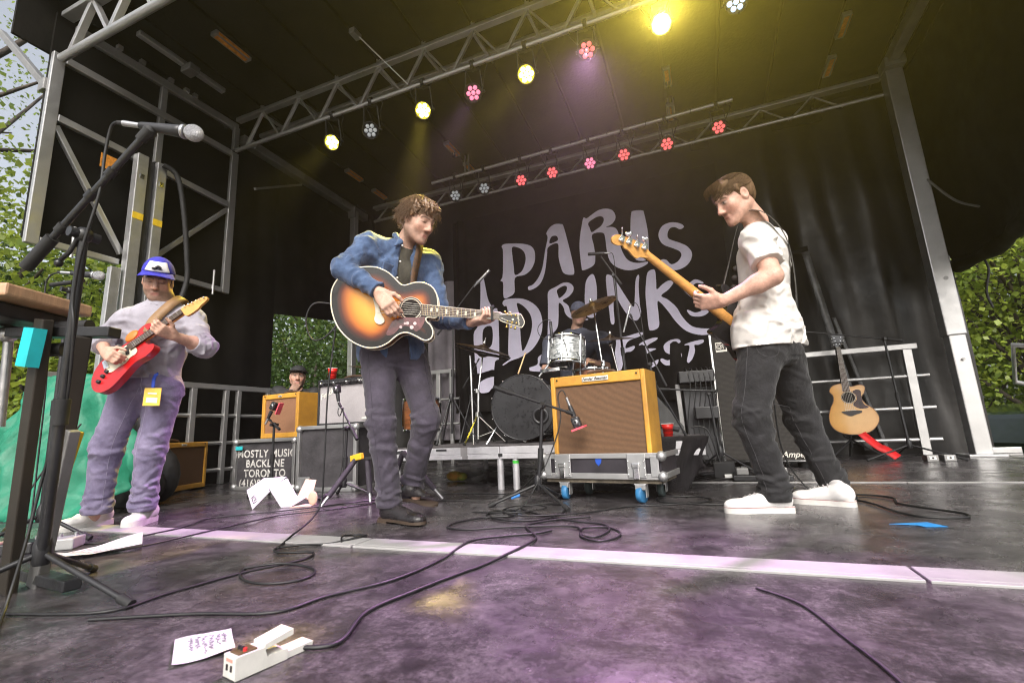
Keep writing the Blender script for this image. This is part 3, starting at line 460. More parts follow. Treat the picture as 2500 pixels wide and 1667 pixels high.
# rolled-up right side curtain
def rt_fn(u, v):
    y = 1.9 + 4.93 * u; zb = 1.98 + 0.045 * (y - 1.9) + 0.03 * math.sin(u * 11)
    k = 0.05 * math.sin(u * 16 + v * 3) * (1 - v) + 0.05 * math.sin((u + v) * 9) * (1 - v)
    return (2.66 + k + 0.22 * (1 - v), y, zb + (roof_z(y) + 0.05 - zb) * v)
m = MB(); m.sheet(rt_fn, 60, 24)
rc = m.build('rolled_curtain', VINYL2); tag(rc, 'big black side curtain on the right, rolled up above the open edge', 'curtain')
m = MB(); pth = [Vector(rt_fn(i / 40, 0)) + Vector((0.03, 0, -0.05)) for i in range(41)]
m.tube(pth, [0.075 + 0.015 * math.sin(i * 1.3) for i in range(41)], 10); m.build('hem_roll', VINYL2, rc)
for u in (0.93, 0.55, 0.72):
    p = Vector(rt_fn(u, 0)); m = MB(); m.tube(catmull([p, p + Vector((0.05, -0.03, -0.2)), p + Vector((0.02, 0.04, -0.45)), p + Vector((0.07, 0.1, -0.62))], 6), 0.012, 6); m.build('tie_strap', RUB, rc)
m = MB(); m.tube(catmull([(2.56, 6.2, 2.98), (2.66, 6.0, 2.62), (2.72, 5.75, 2.42)], 6), 0.012, 6); m.build('tie_strap', ALU_D, rc)

# ================================================================ festival banner
BANM = pm('black_banner_cloth', (0.015, 0.0135, 0.0125), 0.85, 0, 0.25, 2.5, bump=0.5, bs=7, spec=0.12)
bn = thing('festival_banner', 'wide black cloth banner painted with lavender letters PARIS DRINKS FEST', 'banner', (-1.6, 6.62, 0.72))
m = MB(); m.sheet(lambda u, v: (-3.62 + 4.12 * u, 6.63 + (0.10 * (1 - v) ** 6 * math.sin(u * 60) if v < 0.25 else 0) + (0.05 * math.sin(u * 160) * max(0, 0.075 - u) * 13), 0.76 + 3.2 * v), 120, 30)
m.build('cloth', BANM, bn, world=True)
LAV = pm('lavender_paint', (0.64, 0.60, 0.74), 0.75, 0, 0.06, 3.0, bump=0.2, bs=12)
def curve_mesh(rings, ext=0.0):
    cu = bpy.data.curves.new('c', 'CURVE'); cu.dimensions = '2D'; cu.fill_mode = 'BOTH'; cu.extrude = ext
    for ring in rings:
        sp = cu.splines.new('POLY'); sp.points.add(len(ring) - 1); sp.use_cyclic_u = True
        for i, p in enumerate(ring): sp.points[i].co = (p[0], p[1], 0, 1)
    o = bpy.data.objects.new('c', cu); COL.objects.link(o)
    me = bpy.data.meshes.new_from_object(o.evaluated_get(bpy.context.evaluated_depsgraph_get()))
    bpy.data.objects.remove(o); bpy.data.curves.remove(cu)
    return me
def text_mesh(txt, size, ext=0.0, shear=0.0, align='CENTER', space=1.0, bold=0.0):
    cu = bpy.data.curves.new('t', 'FONT'); cu.body = txt; cu.size = size; cu.extrude = ext; cu.shear = shear; cu.align_x = align; cu.align_y = 'CENTER'; cu.space_character = space; cu.offset = bold
    o = bpy.data.objects.new('t', cu); COL.objects.link(o)
    me = bpy.data.meshes.new_from_object(o.evaluated_get(bpy.context.evaluated_depsgraph_get()))
    bpy.data.objects.remove(o); bpy.data.curves.remove(cu)
    return me
def flat(name, me, mat, parent, loc, F, world=True):
    """place a flat mesh (in its x-y plane) with the frame F (columns right, up, normal)"""
    me.materials.clear(); me.materials.append(mat)
    o = bpy.data.objects.new(name, me); COL.objects.link(o); o.parent = parent
    M4 = F.to_4x4(); L = Vector(loc)
    if world:
        q = parent
        while q is not None: L = L - Vector(q.location); q = q.parent
    M4.translation = L
    o.matrix_local = M4
    return o
F_FRONT = Matrix(((1, 0, 0), (0, 0, -1), (0, 1, 0)))      # right = +X, up = +Z, normal = -Y
for rings in BANNER:
    rr = []
    for k, ring in enumerate(rings):
        cm = catmull([(p[0] + 1.6, p[1] - 0.72, 0) for p in ring], 4, closed=True)
        rr.append([(p.x, p.y) for p in cm])
    flat('letter', curve_mesh(rr), LAV, bn, (-1.6, 6.616, 0.72), F_FRONT)
# pale sheet and short rail left of the banner
PALE = pm('grey_sheet', (0.20, 0.18, 0.20), 0.8, 0, 0.2, 2, bump=0.5, bs=5)
m = MB(); m.sheet(lambda u, v: (-4.15 + 0.56 * u, 6.66 + 0.03 * math.sin(u * 14 + v), 0.35 + 2.6 * v), 20, 20)
o = m.build('grey_drape', PALE); tag(o, 'narrow grey drape hanging beside the left edge of the banner', 'drape')

# ================================================================ barriers
def barrier(name, label, rot, loc, length, rails, posts, zt, ps=0.05, flat_top=True, x0=0.0):
    t = thing(name, label, 'barrier', loc, rot)
    m = MB(); m.box((x0 + length / 2, 0, zt), (length, 0.045, 0.06)); m.build('top_rail', ALU, t, bevel=0.005)
    for z in rails:
        m = MB(); m.rod((x0 - 0.0, 0.0, z), (x0 + length + 0.06, 0, z), 0.021, n=12); m.build('rail', ALU, t)
    for x, w in posts:
        m = MB(); m.box((x, -0.005, zt / 2 - 0.015), (w, 0.054, zt - 0.034)); m.build('post', ALU, t, bevel=0.005)
    return t
barrier('crowd_barrier', 'aluminium rail barrier behind the upright acoustic guitar', 0.0, (1.05, 6.5, 0), 1.22, (0.86, 0.51, 0.17), ((1.12, 0.085), (0.1, 0.07)), 1.19)
b2 = barrier('crowd_barrier', 'aluminium rail barrier along the left edge beside the green tarpaulin', R_(90), (-5.22, 2.2, 0), 2.35, (0.77, 0.46, 0.16), ((0.28, 0.06), (1.33, 0.06), (1.72, 0.05), (1.88, 0.05), (2.3, 0.05)), 1.10)
barrier('crowd_barrier', 'short white-lit rail barrier at the back behind the hi-hat', 0.0, (-4.3, 6.5, 0), 0.75, (0.98, 0.6), ((0.45, 0.07), (0.68, 0.05)), 1.42)
# ================================================================ stage lamps
def lamp_mesh():
    d = {}
    m = MB(); m.lathe([(0.0, 0.17), (0.045, 0.17), (0.062, 0.15), (0.066, 0.06), (0.088, 0.035), (0.094, 0.0), (0.094, -0.012), (0.084, -0.014), (0.082, 0.012), (0.0, 0.012)], n=20)
    for k in range(8):
        a = k * PI / 4; m.box((0.068 * math.cos(a), 0.068 * math.sin(a), 0.1), (0.012, 0.012, 0.07))
    d['housing'] = m.build('housing', BLKMET, mesh_only=True)
    m = MB(); m.lathe([(0.0, -0.006), (0.014, -0.003), (0.021, 0.004), (0.0235, 0.012), (0.0, 0.012)], n=10); d['lens'] = m
    return d
LAMP = lamp_mesh()
def lens_mat(name, col, es, base=(0.5, 0.5, 0.5)):
    return pm(name, base, 0.15, 0, 0.05, 30, emit=col, es=es, spec=0.8)
LENS = {
    'yellow': lens_mat('lens_yellow', (1.0, 0.80, 0.06), 30),
    'bright': lens_mat('lens_bright_yellow', (1.0, 0.86, 0.12), 160),
    'white': lens_mat('lens_off_glow', (0.7, 0.75, 0.8), 0.12, (0.55, 0.58, 0.6)),  # faint glow put into lenses of unlit lamps
    'pink': lens_mat('lens_pink', (1.0, 0.22, 0.38), 0.65, (0.6, 0.3, 0.35)),
    'red': lens_mat('lens_red', (1.0, 0.13, 0.14), 0.65, (0.6, 0.2, 0.2)),
    'blue': lens_mat('lens_bluish', (0.55, 0.75, 1.0), 0.6, (0.5, 0.6, 0.7))}
LENS_ME = {}
for k, mt in LENS.items(): LENS_ME[k] = LAMP['lens'].build('lens', mt, mesh_only=True)
GUARDM = BLK
def stage_lamp(x, y, z, zbar, aim, kind, label, group, spot=None):
    t = thing('stage_lamp', label, 'stage lamp', (x, y, z), 0, group)
    F = frame_z(-(Vector(aim) - Vector((x, y, z))), (0, 0, 1))
    q = F.to_euler()
    h = inst('housing', LAMP['housing'], t, (0, 0, 0), q)
    for k in range(7):
        a = k * PI / 3; r = 0.0 if k == 6 else 0.051
        inst('lens', LENS_ME[kind], t, F @ Vector((r * math.cos(a), r * math.sin(a), -0.004)), q)
    # yoke and clamp
    ax = F.col[0]; m = MB(); c = F @ Vector((0, 0, 0.075)); top = Vector((0, 0.0, zbar - z - 0.07))
    for s in (-1, 1):
        m.bar(c + ax * 0.092 * s, top + ax * 0.075 * s, 0.03, 0.006, hint=ax); m.rod(c + ax * 0.07 * s, c + ax * 0.112 * s, 0.013, n=8)
    m.bar(top - ax * 0.075, top + ax * 0.075, 0.03, 0.006, hint=(0, 0, 1)); m.build('yoke', BLK, t)
    m = MB(); m.box((0, 0, zbar - z - 0.042), (0.035, 0.05, 0.06)); m.lathe([(0.028, -0.02), (0.04, -0.02), (0.04, 0.02), (0.028, 0.02)], (0, 0, zbar - z), (1, 0, 0), 12); m.build('clamp', BLK, t)
    m = MB(); a0 = F @ Vector((0, 0.03, 0.16)); s = 1 if random.random() < 0.5 else -1
    m.tube(catmull([a0, a0 + Vector((0.06 * s, 0.05, 0.03)), Vector((0.12 * s, 0.02, (zbar - z) * 0.55)), Vector((0.16 * s, 0, (zbar - z) * 0.8)), Vector((0.10 * s, 0.0, zbar - z))], 6), 0.0055, 6)
    m.tube(catmull([a0, a0 + Vector((-0.04 * s, 0.06, 0.05)), Vector((-0.06 * s, 0.05, (zbar - z) * 0.7)), Vector((-0.12 * s, 0, zbar - z + 0.02))], 6), 0.0045, 6); m.build('lamp_cable', CABLE, t)
    if spot:
        col, pw, ang, tgt, blend = spot
        ld = bpy.data.lights.new('beam', 'SPOT'); ld.energy = pw; ld.color = col; ld.spot_size = R_(ang); ld.spot_blend = blend; ld.shadow_soft_size = 0.07
        lo = bpy.data.objects.new('beam', ld); COL.objects.link(lo); lo.parent = t
        d = (Vector(tgt) - Vector((x, y, z))).normalized()
        lo.location = d * 0.06; lo.rotation_euler = (-d).to_track_quat('Z', 'Y').to_euler()
    return t
YC, MC = (1.0, 0.78, 0.10), (0.92, 0.45, 1.0)
G1, G2 = 'lamps on the front lighting truss', 'lamps on the rear pipe'
def zb(x): return 4.195 + 0.004 * (x + 5)
stage_lamp(-3.68, 3.87, 3.84, zb(-3.68), (-2.6, 0.5, 1.0), 'yellow', 'lit yellow par lamp at the truss end beside the side panel', G1, (YC, 500, 22, (-3.45, 1.95, 1.25), 0.5))
stage_lamp(-3.13, 3.87, 3.83, zb(-3.1), (-1.9, 0.3, 0.8), 'white', 'dark LED par lamp with clear grey lenses between two lit yellow ones', G1)
stage_lamp(-2.44, 3.87, 3.86, zb(-2.4), (-1.4, 0.3, 0.8), 'yellow', 'lit yellow par lamp between the grey-lensed and the dim pink lamp', G1, (YC, 2600, 7.5, (-1.60, 2.32, 1.62), 0.35))
stage_lamp(-1.84, 3.87, 3.87, zb(-1.8), (-1.0, 0.2, 0.7), 'pink', 'dim pink LED par lamp on the lighting truss', G1, (MC, 850, 32, (-2.6, 2.3, 0.0), 0.9))
stage_lamp(-1.26, 3.87, 3.88, zb(-1.2), (-0.7, 0.2, 0.7), 'yellow', 'lit yellow par lamp between the dim pink and the coral red lamp', G1, (YC, 900, 18, (-2.05, 1.05, 0.0), 0.8))
stage_lamp(-0.65, 3.87, 3.92, zb(-0.6), (-0.35, 0.2, 0.7), 'red', 'glowing coral red LED par lamp on the lighting truss', G1, (MC, 1150, 38, (-0.35, 1.2, 0.0), 1.0))
stage_lamp(0.02, 3.87, 3.93, zb(0), (0.0, 0.05, 0.5), 'bright', 'dazzling white-yellow lamp at the brightest spot of the truss', G1, (YC, 9000, 32, (0.15, -0.5, 1.0), 1.0))
stage_lamp(0.62, 3.87, 3.90, zb(0.6), (0.3, 0.1, 0.5), 'blue', 'pale bluish LED par lamp beside the dazzling lamp', G1)
RL = [(-3.11, 3.95, 'white'), (-2.63, 3.95, 'white'), (-2.05, 3.93, 'red'), (-1.59, 3.93, 'red'), (-1.06, 3.93, 'pink'), (-0.61, 3.93, 'red'), (-0.07, 3.93, 'red'), (0.54, 3.98, 'red')]
RLB = ['unlit white-lensed lamp hanging last at the rear pipe end above the singer', 'unlit white-lensed rear lamp between another unlit one and a red one', 'red-lit rear lamp next to the two unlit lamps', 'red-lit rear lamp between a red one and the pinkish one, unlit lamps\' side', 'pinkish LED par lamp on the rear pipe between red ones', 'red-lit rear lamp right after the pinkish one, away from the unlit lamps', 'red-lit rear lamp between two red ones, second from the pipe end', 'red-lit lamp hanging last at the rear pipe end towards the bass player']
for (x, z, k), lb in zip(RL, RLB):
    stage_lamp(x, 5.8, z, 4.275, (x * 0.4 - 0.1, 0.6, 0.9), k, lb, G2)

# ================================================================ amplifiers and cases
TWEED = pm('lacquered_tweed', (0.64, 0.33, 0.038), 0.45, 0, 0.12, 5, bump=0.25, bs=260, col2=(0.40, 0.19, 0.03), coat=0.15)
def grille_mat(name, c1, c2, s=170, mix=0.5):
    m = bpy.data.materials.new(name); m.use_nodes = True; N = m.node_tree.nodes; L = m.node_tree.links; b = N['Principled BSDF']
    tc = N.new('ShaderNodeTexCoord'); w1 = N.new('ShaderNodeTexWave'); w1.wave_type = 'BANDS'; w1.bands_direction = 'X'; w1.inputs['Scale'].default_value = s / 6.28; w1.inputs['Distortion'].default_value = 0.6
    w2 = N.new('ShaderNodeTexWave'); w2.wave_type = 'BANDS'; w2.bands_direction = 'Z'; w2.inputs['Scale'].default_value = s / 6.28 * 0.8; w2.inputs['Distortion'].default_value = 0.6
    L.new(tc.outputs['Object'], w1.inputs['Vector']); L.new(tc.outputs['Object'], w2.inputs['Vector'])
    mu = N.new('ShaderNodeMath'); mu.operation = 'MULTIPLY'; L.new(w1.outputs['Fac'], mu.inputs[0]); L.new(w2.outputs['Fac'], mu.inputs[1])
    nz = N.new('ShaderNodeTexNoise'); nz.inputs['Scale'].default_value = 60; L.new(tc.outputs['Object'], nz.inputs['Vector'])
    ad = N.new('ShaderNodeMath'); ad.operation = 'MULTIPLY_ADD'; ad.inputs[1].default_value = 0.3; L.new(nz.outputs['Fac'], ad.inputs[0]); L.new(mu.outputs[0], ad.inputs[2])
    rp = N.new('ShaderNodeValToRGB'); rp.color_ramp.elements[0].position = 0.05; rp.color_ramp.elements[1].position = 0.95; rp.color_ramp.elements[0].color = (*c2, 1); rp.color_ramp.elements[1].color = (*c1, 1)
    L.new(ad.outputs[0], rp.inputs['Fac']); L.new(rp.outputs[0], b.inputs['Base Color']); b.inputs['Roughness'].default_value = 0.85
    bp = N.new('ShaderNodeBump'); bp.inputs['Strength'].default_value = 0.5; bp.inputs['Distance'].default_value = 0.003; L.new(mu.outputs[0], bp.inputs['Height']); L.new(bp.outputs[0], b.inputs['Normal'])
    return m
GR_BROWN = grille_mat('brown_grille_cloth', (0.22, 0.115, 0.055), (0.07, 0.038, 0.02), 330)
GR_TAN = grille_mat('tan_grille_cloth', (0.34, 0.17, 0.09), (0.17, 0.08, 0.04), 380)
GR_SILVER = grille_mat('silver_grille_cloth', (0.46, 0.43, 0.43), (0.27, 0.25, 0.26), 300)
GR_BLACK = grille_mat('black_grille_cloth', (0.045, 0.04, 0.035), (0.012, 0.011, 0.01), 200)
TOLEX = pm('black_tolex', (0.014, 0.014, 0.015), 0.5, 0, 0.2, 8, bump=0.5, bs=320)
BADGE = pm('badge_plate', (0.72, 0.69, 0.62), 0.4, 0.2, 0.08, 30)
INK = pm('black_ink', (0.02, 0.015, 0.015), 0.6, 0, 0.1, 30)
PAINTW = pm('white_stencil_paint', (0.62, 0.60, 0.57), 0.7, 0, 0.25, 40)
def amp(name, label, loc, rot, w, d, h, cab, gr, bw, top_w, badge=None, bottom=None, lean=0.0, bright_feet=False):
    """box amp; front faces local -Y; origin at front bottom centre"""
    t = thing(name, label, 'amplifier', loc, rot)
    bottom = bw if bottom is None else bottom
    m = MB()
    m.box((-w / 2 + bw / 2, d / 2, h / 2), (bw, d, h)); m.box((w / 2 - bw / 2, d / 2, h / 2), (bw, d, h))
    m.box((0, d / 2, h - top_w / 2), (w - 2 * bw + 0.001, d - 0.002, top_w - 0.001))
    if bottom > 0: m.box((0, d / 2, bottom / 2), (w - 2 * bw + 0.001, d - 0.002, bottom - 0.001))
    m.box((0, d - 0.02, h / 2), (w - 2 * bw, 0.02, h - 0.02))
    m.build('cabinet', cab, t, bevel=0.007)
    m = MB(); m.box((0, 0.03, (h - top_w + bottom) / 2), (w - 2 * bw, 0.03, h - top_w - bottom)); g = m.build('grille', gr, t)
    m = MB(); m.tube(catmull([(-0.1, d * 0.5, h), (-0.085, d * 0.5, h + 0.02), (0, d * 0.5, h + 0.028), (0.085, d * 0.5, h + 0.02), (0.1, d * 0.5, h)], 5), 0.011, 8); m.build('handle', pm('leather', (0.06, 0.03, 0.015), 0.6), t)
    for sx in (-1, 1):
        m = MB(); m.rod((sx * w * 0.42, -0.001, h - top_w * 0.35), (sx * w * 0.42, -0.006, h - top_w * 0.35), 0.006, n=8); m.build('screw', BLKMET, t)
    if badge:
        bwid, bh, txt, sz, sh = badge
        m = MB(); m.box((0.0, -0.003, h - top_w / 2), (bwid, 0.006, bh)); b = m.build('badge', BADGE, t, bevel=0.002)
        flat('lettering', text_mesh(txt, sz, shear=sh, bold=0.0006), INK, b, (0, -0.0075, h - top_w / 2), F_FRONT, world=False)
    return t
A = amp('guitar_amplifier', 'tall tweed combo amplifier with wide brown grille on wheeled case base', (-0.648, 3.10, 0.262), math.atan2(-0.111, 0.655), 0.665, 0.25, 0.545, TWEED, GR_BROWN, 0.032, 0.07, (0.185, 0.03, 'Fender Bassman', 0.027, 0.25), 0.0)
# tray under the big amp
def road_tray():
    t = thing('caster_tray', 'open road case base on blue casters under the tall tweed amplifier', 'road case', (-0.648, 3.08, 0), math.atan2(-0.111, 0.655))
    LAM = pm('dark_laminate', (0.028, 0.024, 0.03), 0.45, 0, 0.2, 8, bump=0.1, bs=100)
    w, d, z0, z1 = 0.80, 0.42, 0.135, 0.292
    m = MB(); m.box((0, -0.028, (z0 + z1) / 2), (w - 0.06, 0.012, z1 - z0 - 0.02)); m.box((0, d - 0.05, (z0 + z1) / 2), (w - 0.06, 0.012, z1 - z0 - 0.02))
    m.box((-w / 2 + 0.02, d / 2 - 0.04, (z0 + z1) / 2), (0.012, d - 0.04, z1 - z0 - 0.02)); m.box((w / 2 - 0.02, d / 2 - 0.04, (z0 + z1) / 2), (0.012, d - 0.04, z1 - z0 - 0.02))
    m.box((0, d / 2 - 0.04, 0.215), (w - 0.05, d - 0.05, 0.09)); m.build('panel', LAM, t)
    for z, hh in ((z1 - 0.016, 0.032), (z0 + 0.018, 0.036)):
        m = MB(); m.box((0, -0.038, z), (w, 0.012, hh)); m.box((-w / 2 + 0.004, d / 2 - 0.04, z), (0.012, d - 0.02, hh)); m.box((w / 2 - 0.004, d / 2 - 0.04, z), (0.012, d - 0.02, hh)); m.build('edge_extrusion', ALU, t, bevel=0.003)
    m = MB(); m.box((0, d / 2 - 0.04, z0 - 0.012), (w - 0.04, d - 0.04, 0.024)); m.build('wooden_underside', pm('raw_plywood', (0.18, 0.15, 0.11), 0.8, 0, 0.3, 12, bump=0.3, bs=60), t)
    for sx in (-1, 1):
        m = MB(); m.box((sx * 0.245, -0.047, (z0 + z1) / 2 + 0.004), (0.115, 0.010, z1 - z0 - 0.012)); p = m.build('latch_dish', GALV, t, bevel=0.004)
        m = MB(); m.box((sx * 0.245, -0.058, z0 + 0.045), (0.04, 0.016, 0.085)); m.box((sx * 0.245, -0.060, z0 + 0.085), (0.05, 0.02, 0.03)); m.build('butterfly_latch', CHROME, p, bevel=0.005)
        m = MB()
        for ddx in (-0.05, 0.05):
            for zz in (0.02, 0.06, 0.1): m.ball((sx * 0.245 + ddx, -0.053, z0 + zz + 0.01), 0.0055, 8)
        m.build('rivet', CHROME, p)
        for zc in (z0 + 0.02, z1 - 0.02):
            m = MB(); m.ball((sx * (w / 2 - 0.005), -0.034, zc), 0.032, 10); m.build('ball_corner', GALV, t)
        m = MB(); m.box((sx * (w / 2 - 0.045), -0.047, (z0 + z1) / 2), (0.05, 0.006, 0.12)); m.build('corner_bracket', GALV, t, bevel=0.003)
    m = MB(); m.prism([(-0.022, 0.02), (0.022, 0.02), (0.018, -0.008), (0, -0.028), (-0.018, -0.008)], F_FRONT, (0, -0.036, z1 - 0.05), 0, 0.002); m.build('blue_sticker', pm('blue_vinyl', (0.02, 0.09, 0.5), 0.4), t)
    BLU = pm('blue_wheel_rubber', (0.03, 0.16, 0.34), 0.5, 0, 0.2, 20); DRK = pm('grey_wheel_rubber', (0.05, 0.07, 0.07), 0.6)
    for (x, y, mt, a) in ((-0.255, 0.02, BLU, 0.1), (0.255, 0.0, BLU, -0.25), (-0.20, 0.28, DRK, 0.0), (0.30, 0.28, DRK, 0.0)):
        m = MB(); m.box((x, y, 0.108), (0.075, 0.09, 0.008)); m.box((x - 0.03, y - 0.01, 0.07), (0.005, 0.05, 0.08)); m.box((x + 0.03, y - 0.01, 0.07), (0.005, 0.05, 0.08)); m.box((x, y - 0.03, 0.092), (0.06, 0.04, 0.03)); f = m.build('caster_fork', GALV, t, bevel=0.003)
        m = MB(); ax = Vector((math.cos(a), math.sin(a), 0)); m.lathe([(0.012, -0.018), (0.046, -0.018), (0.05, -0.012), (0.05, 0.012), (0.046, 0.018), (0.012, 0.018)], (x, y - 0.02, 0.05), ax, 22); m.build('caster_wheel', mt, f)
    return t
road_tray()
LAMB = pm('worn_black_laminate', (0.026, 0.024, 0.026), 0.5, 0, 0.4, 5, bump=0.3, bs=40, col2=(0.07, 0.065, 0.07), rvar=0.15)
def road_case(name, label, loc, rot, w, d, h, text=None, dish=False):
    t = thing(name, label, 'road case', loc, rot)
    m = MB(); m.box((0, d / 2, h / 2), (w - 0.02, d - 0.02, h - 0.01)); m.build('body', LAMB, t)
    e = 0.034
    for z in (e / 2 + 0.002, h - e / 2):
        for (a, b) in (((-w / 2, 0), (w / 2, 0)), ((-w / 2, d), (w / 2, d)), ((-w / 2, 0), (-w / 2, d)), ((w / 2, 0), (w / 2, d))):
            m = MB(); m.bar((a[0], a[1], z), (b[0], b[1], z), e, e); m.build('edge_extrusion', ALU, t, bevel=0.004)
    for sx in (-1, 1):
        for yy in (0, d):
            m = MB(); m.box((sx * w / 2, yy, h / 2), (e * 0.98, e * 0.98, h - 2 * e)); m.build('edge_extrusion', ALU, t, bevel=0.004)
            for z in (0.028, h - 0.028):
                m = MB(); m.ball((sx * (w / 2 - 0.002), yy + (0.002 if yy == 0 else -0.002), z), 0.036, 10); m.build('ball_corner', GALV, t)
    if text:
        for i, (s, sz) in enumerate(text):
            flat('stencil_lettering', text_mesh(s, sz, space=1.08, bold=0.0022), PAINTW, t, (0.0 if i else 0.01, -0.0005 + 0.008, h * 0.70 - i * 0.092), F_FRONT, world=False)
    if dish:
        m = MB(); m.box((-w * 0.38, -0.004, 0.07), (0.13, 0.02, 0.11)); m.build('latch_dish', GALV, t, bevel=0.006)
        m = MB(); m.box((w * 0.38, -0.004, 0.05), (0.12, 0.02, 0.07)); m.build('latch_dish', GALV, t, bevel=0.006)
    return t
road_case('road_case', 'black road case stencilled MOSTLY MUSIC BACKLINE TORONTO with phone number', (-3.965, 3.42, 0), R_(2.3), 0.735, 0.55, 0.483, [('MOSTLY MUSIC', 0.098), ('BACKLINE', 0.098), ('TORONTO', 0.098), ('(416)989-5186', 0.098)])
road_case('road_case', 'plain scuffed black road case under the silver-fronted amplifier', (-3.165, 3.38, 0), R_(2.3), 0.625, 0.55, 0.577, None, True)
m = MB(); m.box((-4.27, 3.385, 0.40), (0.09, 0.006, 0.035)); o = m.build('cyan_tape', pm('cyan_tape', (0.02, 0.42, 0.46), 0.6)); tag(o, 'short cyan tape tab on the corner of the stencilled case', 'tape')
amp('guitar_amplifier', 'small yellow tweed amplifier standing on the stencilled road case', (-3.865, 3.48, 0.483), R_(-4), 0.525, 0.26, 0.43, TWEED, GR_TAN, 0.042, 0.05, (0.05, 0.016, 'Fender', 0.013, 0.2), 0.05)
A = amp('guitar_amplifier', 'black amplifier with silver grille cloth and knob row on plain case', (-3.02, 3.43, 0.577), R_(2), 0.62, 0.24, 0.42, TOLEX, GR_SILVER, 0.018, 0.062, None, 0.018)
m = MB(); m.box((0, -0.004, 0.388), (0.585, 0.008, 0.05)); cp = m.build('control_panel', BLKMET, A)
for i in range(13):
    m = MB(); m.lathe([(0.0, 0.02), (0.009, 0.02), (0.011, 0.004), (0.015, 0.0)], (-0.26 + 0.036 * i, -0.008, 0.382), (0, -1, 0), 10); m.build('knob', BLK if i % 4 else CHROME, cp)
flat('script_logo', text_mesh('Deluxe Reverb', 0.026, shear=0.4), BADGE, cp, (0.215, -0.0095, 0.392), F_FRONT, world=False)
flat('script_logo', text_mesh('Fender', 0.07, shear=0.35, bold=0.0015), BADGE, A, (-0.195, 0.010, 0.292), Matrix.Rotation(0.0, 3, 'Y') @ F_FRONT @ Matrix.Rotation(R_(24), 3, 'Z'), world=False)
m = MB(); m.box((0.23, 0.008, 0.045), (0.09, 0.008, 0.018)); m.build('plate', BADGE, A, bevel=0.002)
amp('guitar_amplifier', 'yellow tweed amplifier on the floor by the left barrier', (-4.80, 3.20, 0.02), math.atan2(0.66, -0.24) + 0 * PI, 0.72, 0.27, 0.46, TWEED, GR_BROWN, 0.036, 0.05, (0.07, 0.02, 'Fender', 0.016, 0.2), 0.05)
# backpack
m = MB(); m.ball((0, 0, 0.22), 0.2, 16, (0.85, 0.65, 1.1)); m.ball((0.06, -0.08, 0.16), 0.13, 12, (0.9, 0.6, 1.0)); m.tube(catmull([(-0.05, 0, 0.43), (0, 0, 0.48), (0.06, 0, 0.43)], 5), 0.012, 6)
o = m.build('backpack', pm('black_nylon', (0.012, 0.012, 0.014), 0.7, 0, 0.3, 12, bump=0.6, bs=25)); o.location = (-4.2, 2.62, 0.0); tag(o, 'black fabric backpack between the guitarist and the tweed amplifier', 'backpack')
# tall bass cabinet
t = thing('bass_cabinet', 'tall black bass speaker cabinet behind the bass player', 'speaker cabinet', (0.50, 5.2, 0), R_(-6))
m = MB(); m.box((0, 0.22, 0.70), (0.76, 0.42, 1.30)); m.build('cabinet', TOLEX, t, bevel=0.012)
m = MB(); m.box((0, -0.002, 0.70), (0.70, 0.03, 1.24)); m.build('grille', GR_BLACK, t)
for sx in (-1, 1):
    m = MB(); m.bar((sx * 0.366, -0.012, 0.06), (sx * 0.366, -0.012, 1.34), 0.022, 0.03); m.build('corner_trim', CHROME, t, bevel=0.004)
m = MB(); m.box((0, -0.014, 0.068), (0.70, 0.02, 0.014)); m.build('bottom_trim', CHROME, t)
m = MB(); m.box((-0.27, -0.0215, 1.20), (0.105, 0.008, 0.10)); lg = m.build('logo_plate', BADGE, t, bevel=0.003)
m = MB(); m.box((-0.27, -0.027, 1.205), (0.09, 0.004, 0.068)); m.build('logo_field', INK, lg)
m = MB()
for r in (0.026, 0.014):
    m.tube([(-0.285 + r * math.cos(a), -0.030, 1.205 + r * math.sin(a)) for a in [i * PI / 10 for i in range(20)]], 0.0035, 5, closed=True)
m.tube([(-0.25, -0.030, 1.178), (-0.25, -0.030, 1.235)], 0.004, 5); m.build('logo_rings', BADGE, lg)
flat('lettering', text_mesh('Ampeg', 0.075, shear=0.35, bold=0.001), BADGE, t, (0.24, -0.026, 0.125), F_FRONT, world=False)
for sx in (-0.3, 0.3):
    m = MB(); m.rod((sx, 0.2, 0), (sx, 0.2, 0.06), 0.04); m.build('foot', RUB, t)

# ================================================================ drum riser
t = thing('drum_riser', 'low aluminium drum riser on round legs with grey carpet', 'riser', (-1.35, 3.59, 0))
RISM = pm('riser_aluminium', (0.56, 0.55, 0.57), 0.5, 0.5, 0.12, 5, bump=0.2, bs=50, rvar=0.1)
CARP = pm('grey_carpet', (0.10, 0.09, 0.095), 0.95, 0, 0.25, 12, bump=0.8, bs=150)
for (x0, x1) in ((-2.72, -1.565), (-1.56, -0.02)):
    m = MB(); m.box(((x0 + x1) / 2, 3.59, 0.306), (x1 - x0, 0.04, 0.056)); m.box(((x0 + x1) / 2, 3.585, 0.257), (x1 - x0, 0.035, 0.040)); m.box(((x0 + x1) / 2, 3.60, 0.281), (x1 - x0, 0.03, 0.012))
    m.build('frame', RISM, t, world=True, bevel=0.003)
    m = MB(); m.box(((x0 + x1) / 2, 5.6, 0.285), (x1 - x0, 0.04, 0.1)); m.build('rear_frame', RISM, t, world=True, bevel=0.003)
    m = MB(); m.box(((x0 + x1) / 2, 4.6, 0.322), (x1 - x0 - 0.006, 1.98, 0.022)); m.build('deck', pm('riser_deck_wood', (0.05, 0.045, 0.045), 0.8, 0, 0.3, 6), t, world=True)
m = MB(); m.box((-2.70, 4.6, 0.28), (0.04, 1.98, 0.09)); m.box((-0.04, 4.6, 0.28), (0.04, 1.98, 0.09)); m.build('side_frame', RISM, t, world=True, bevel=0.003)
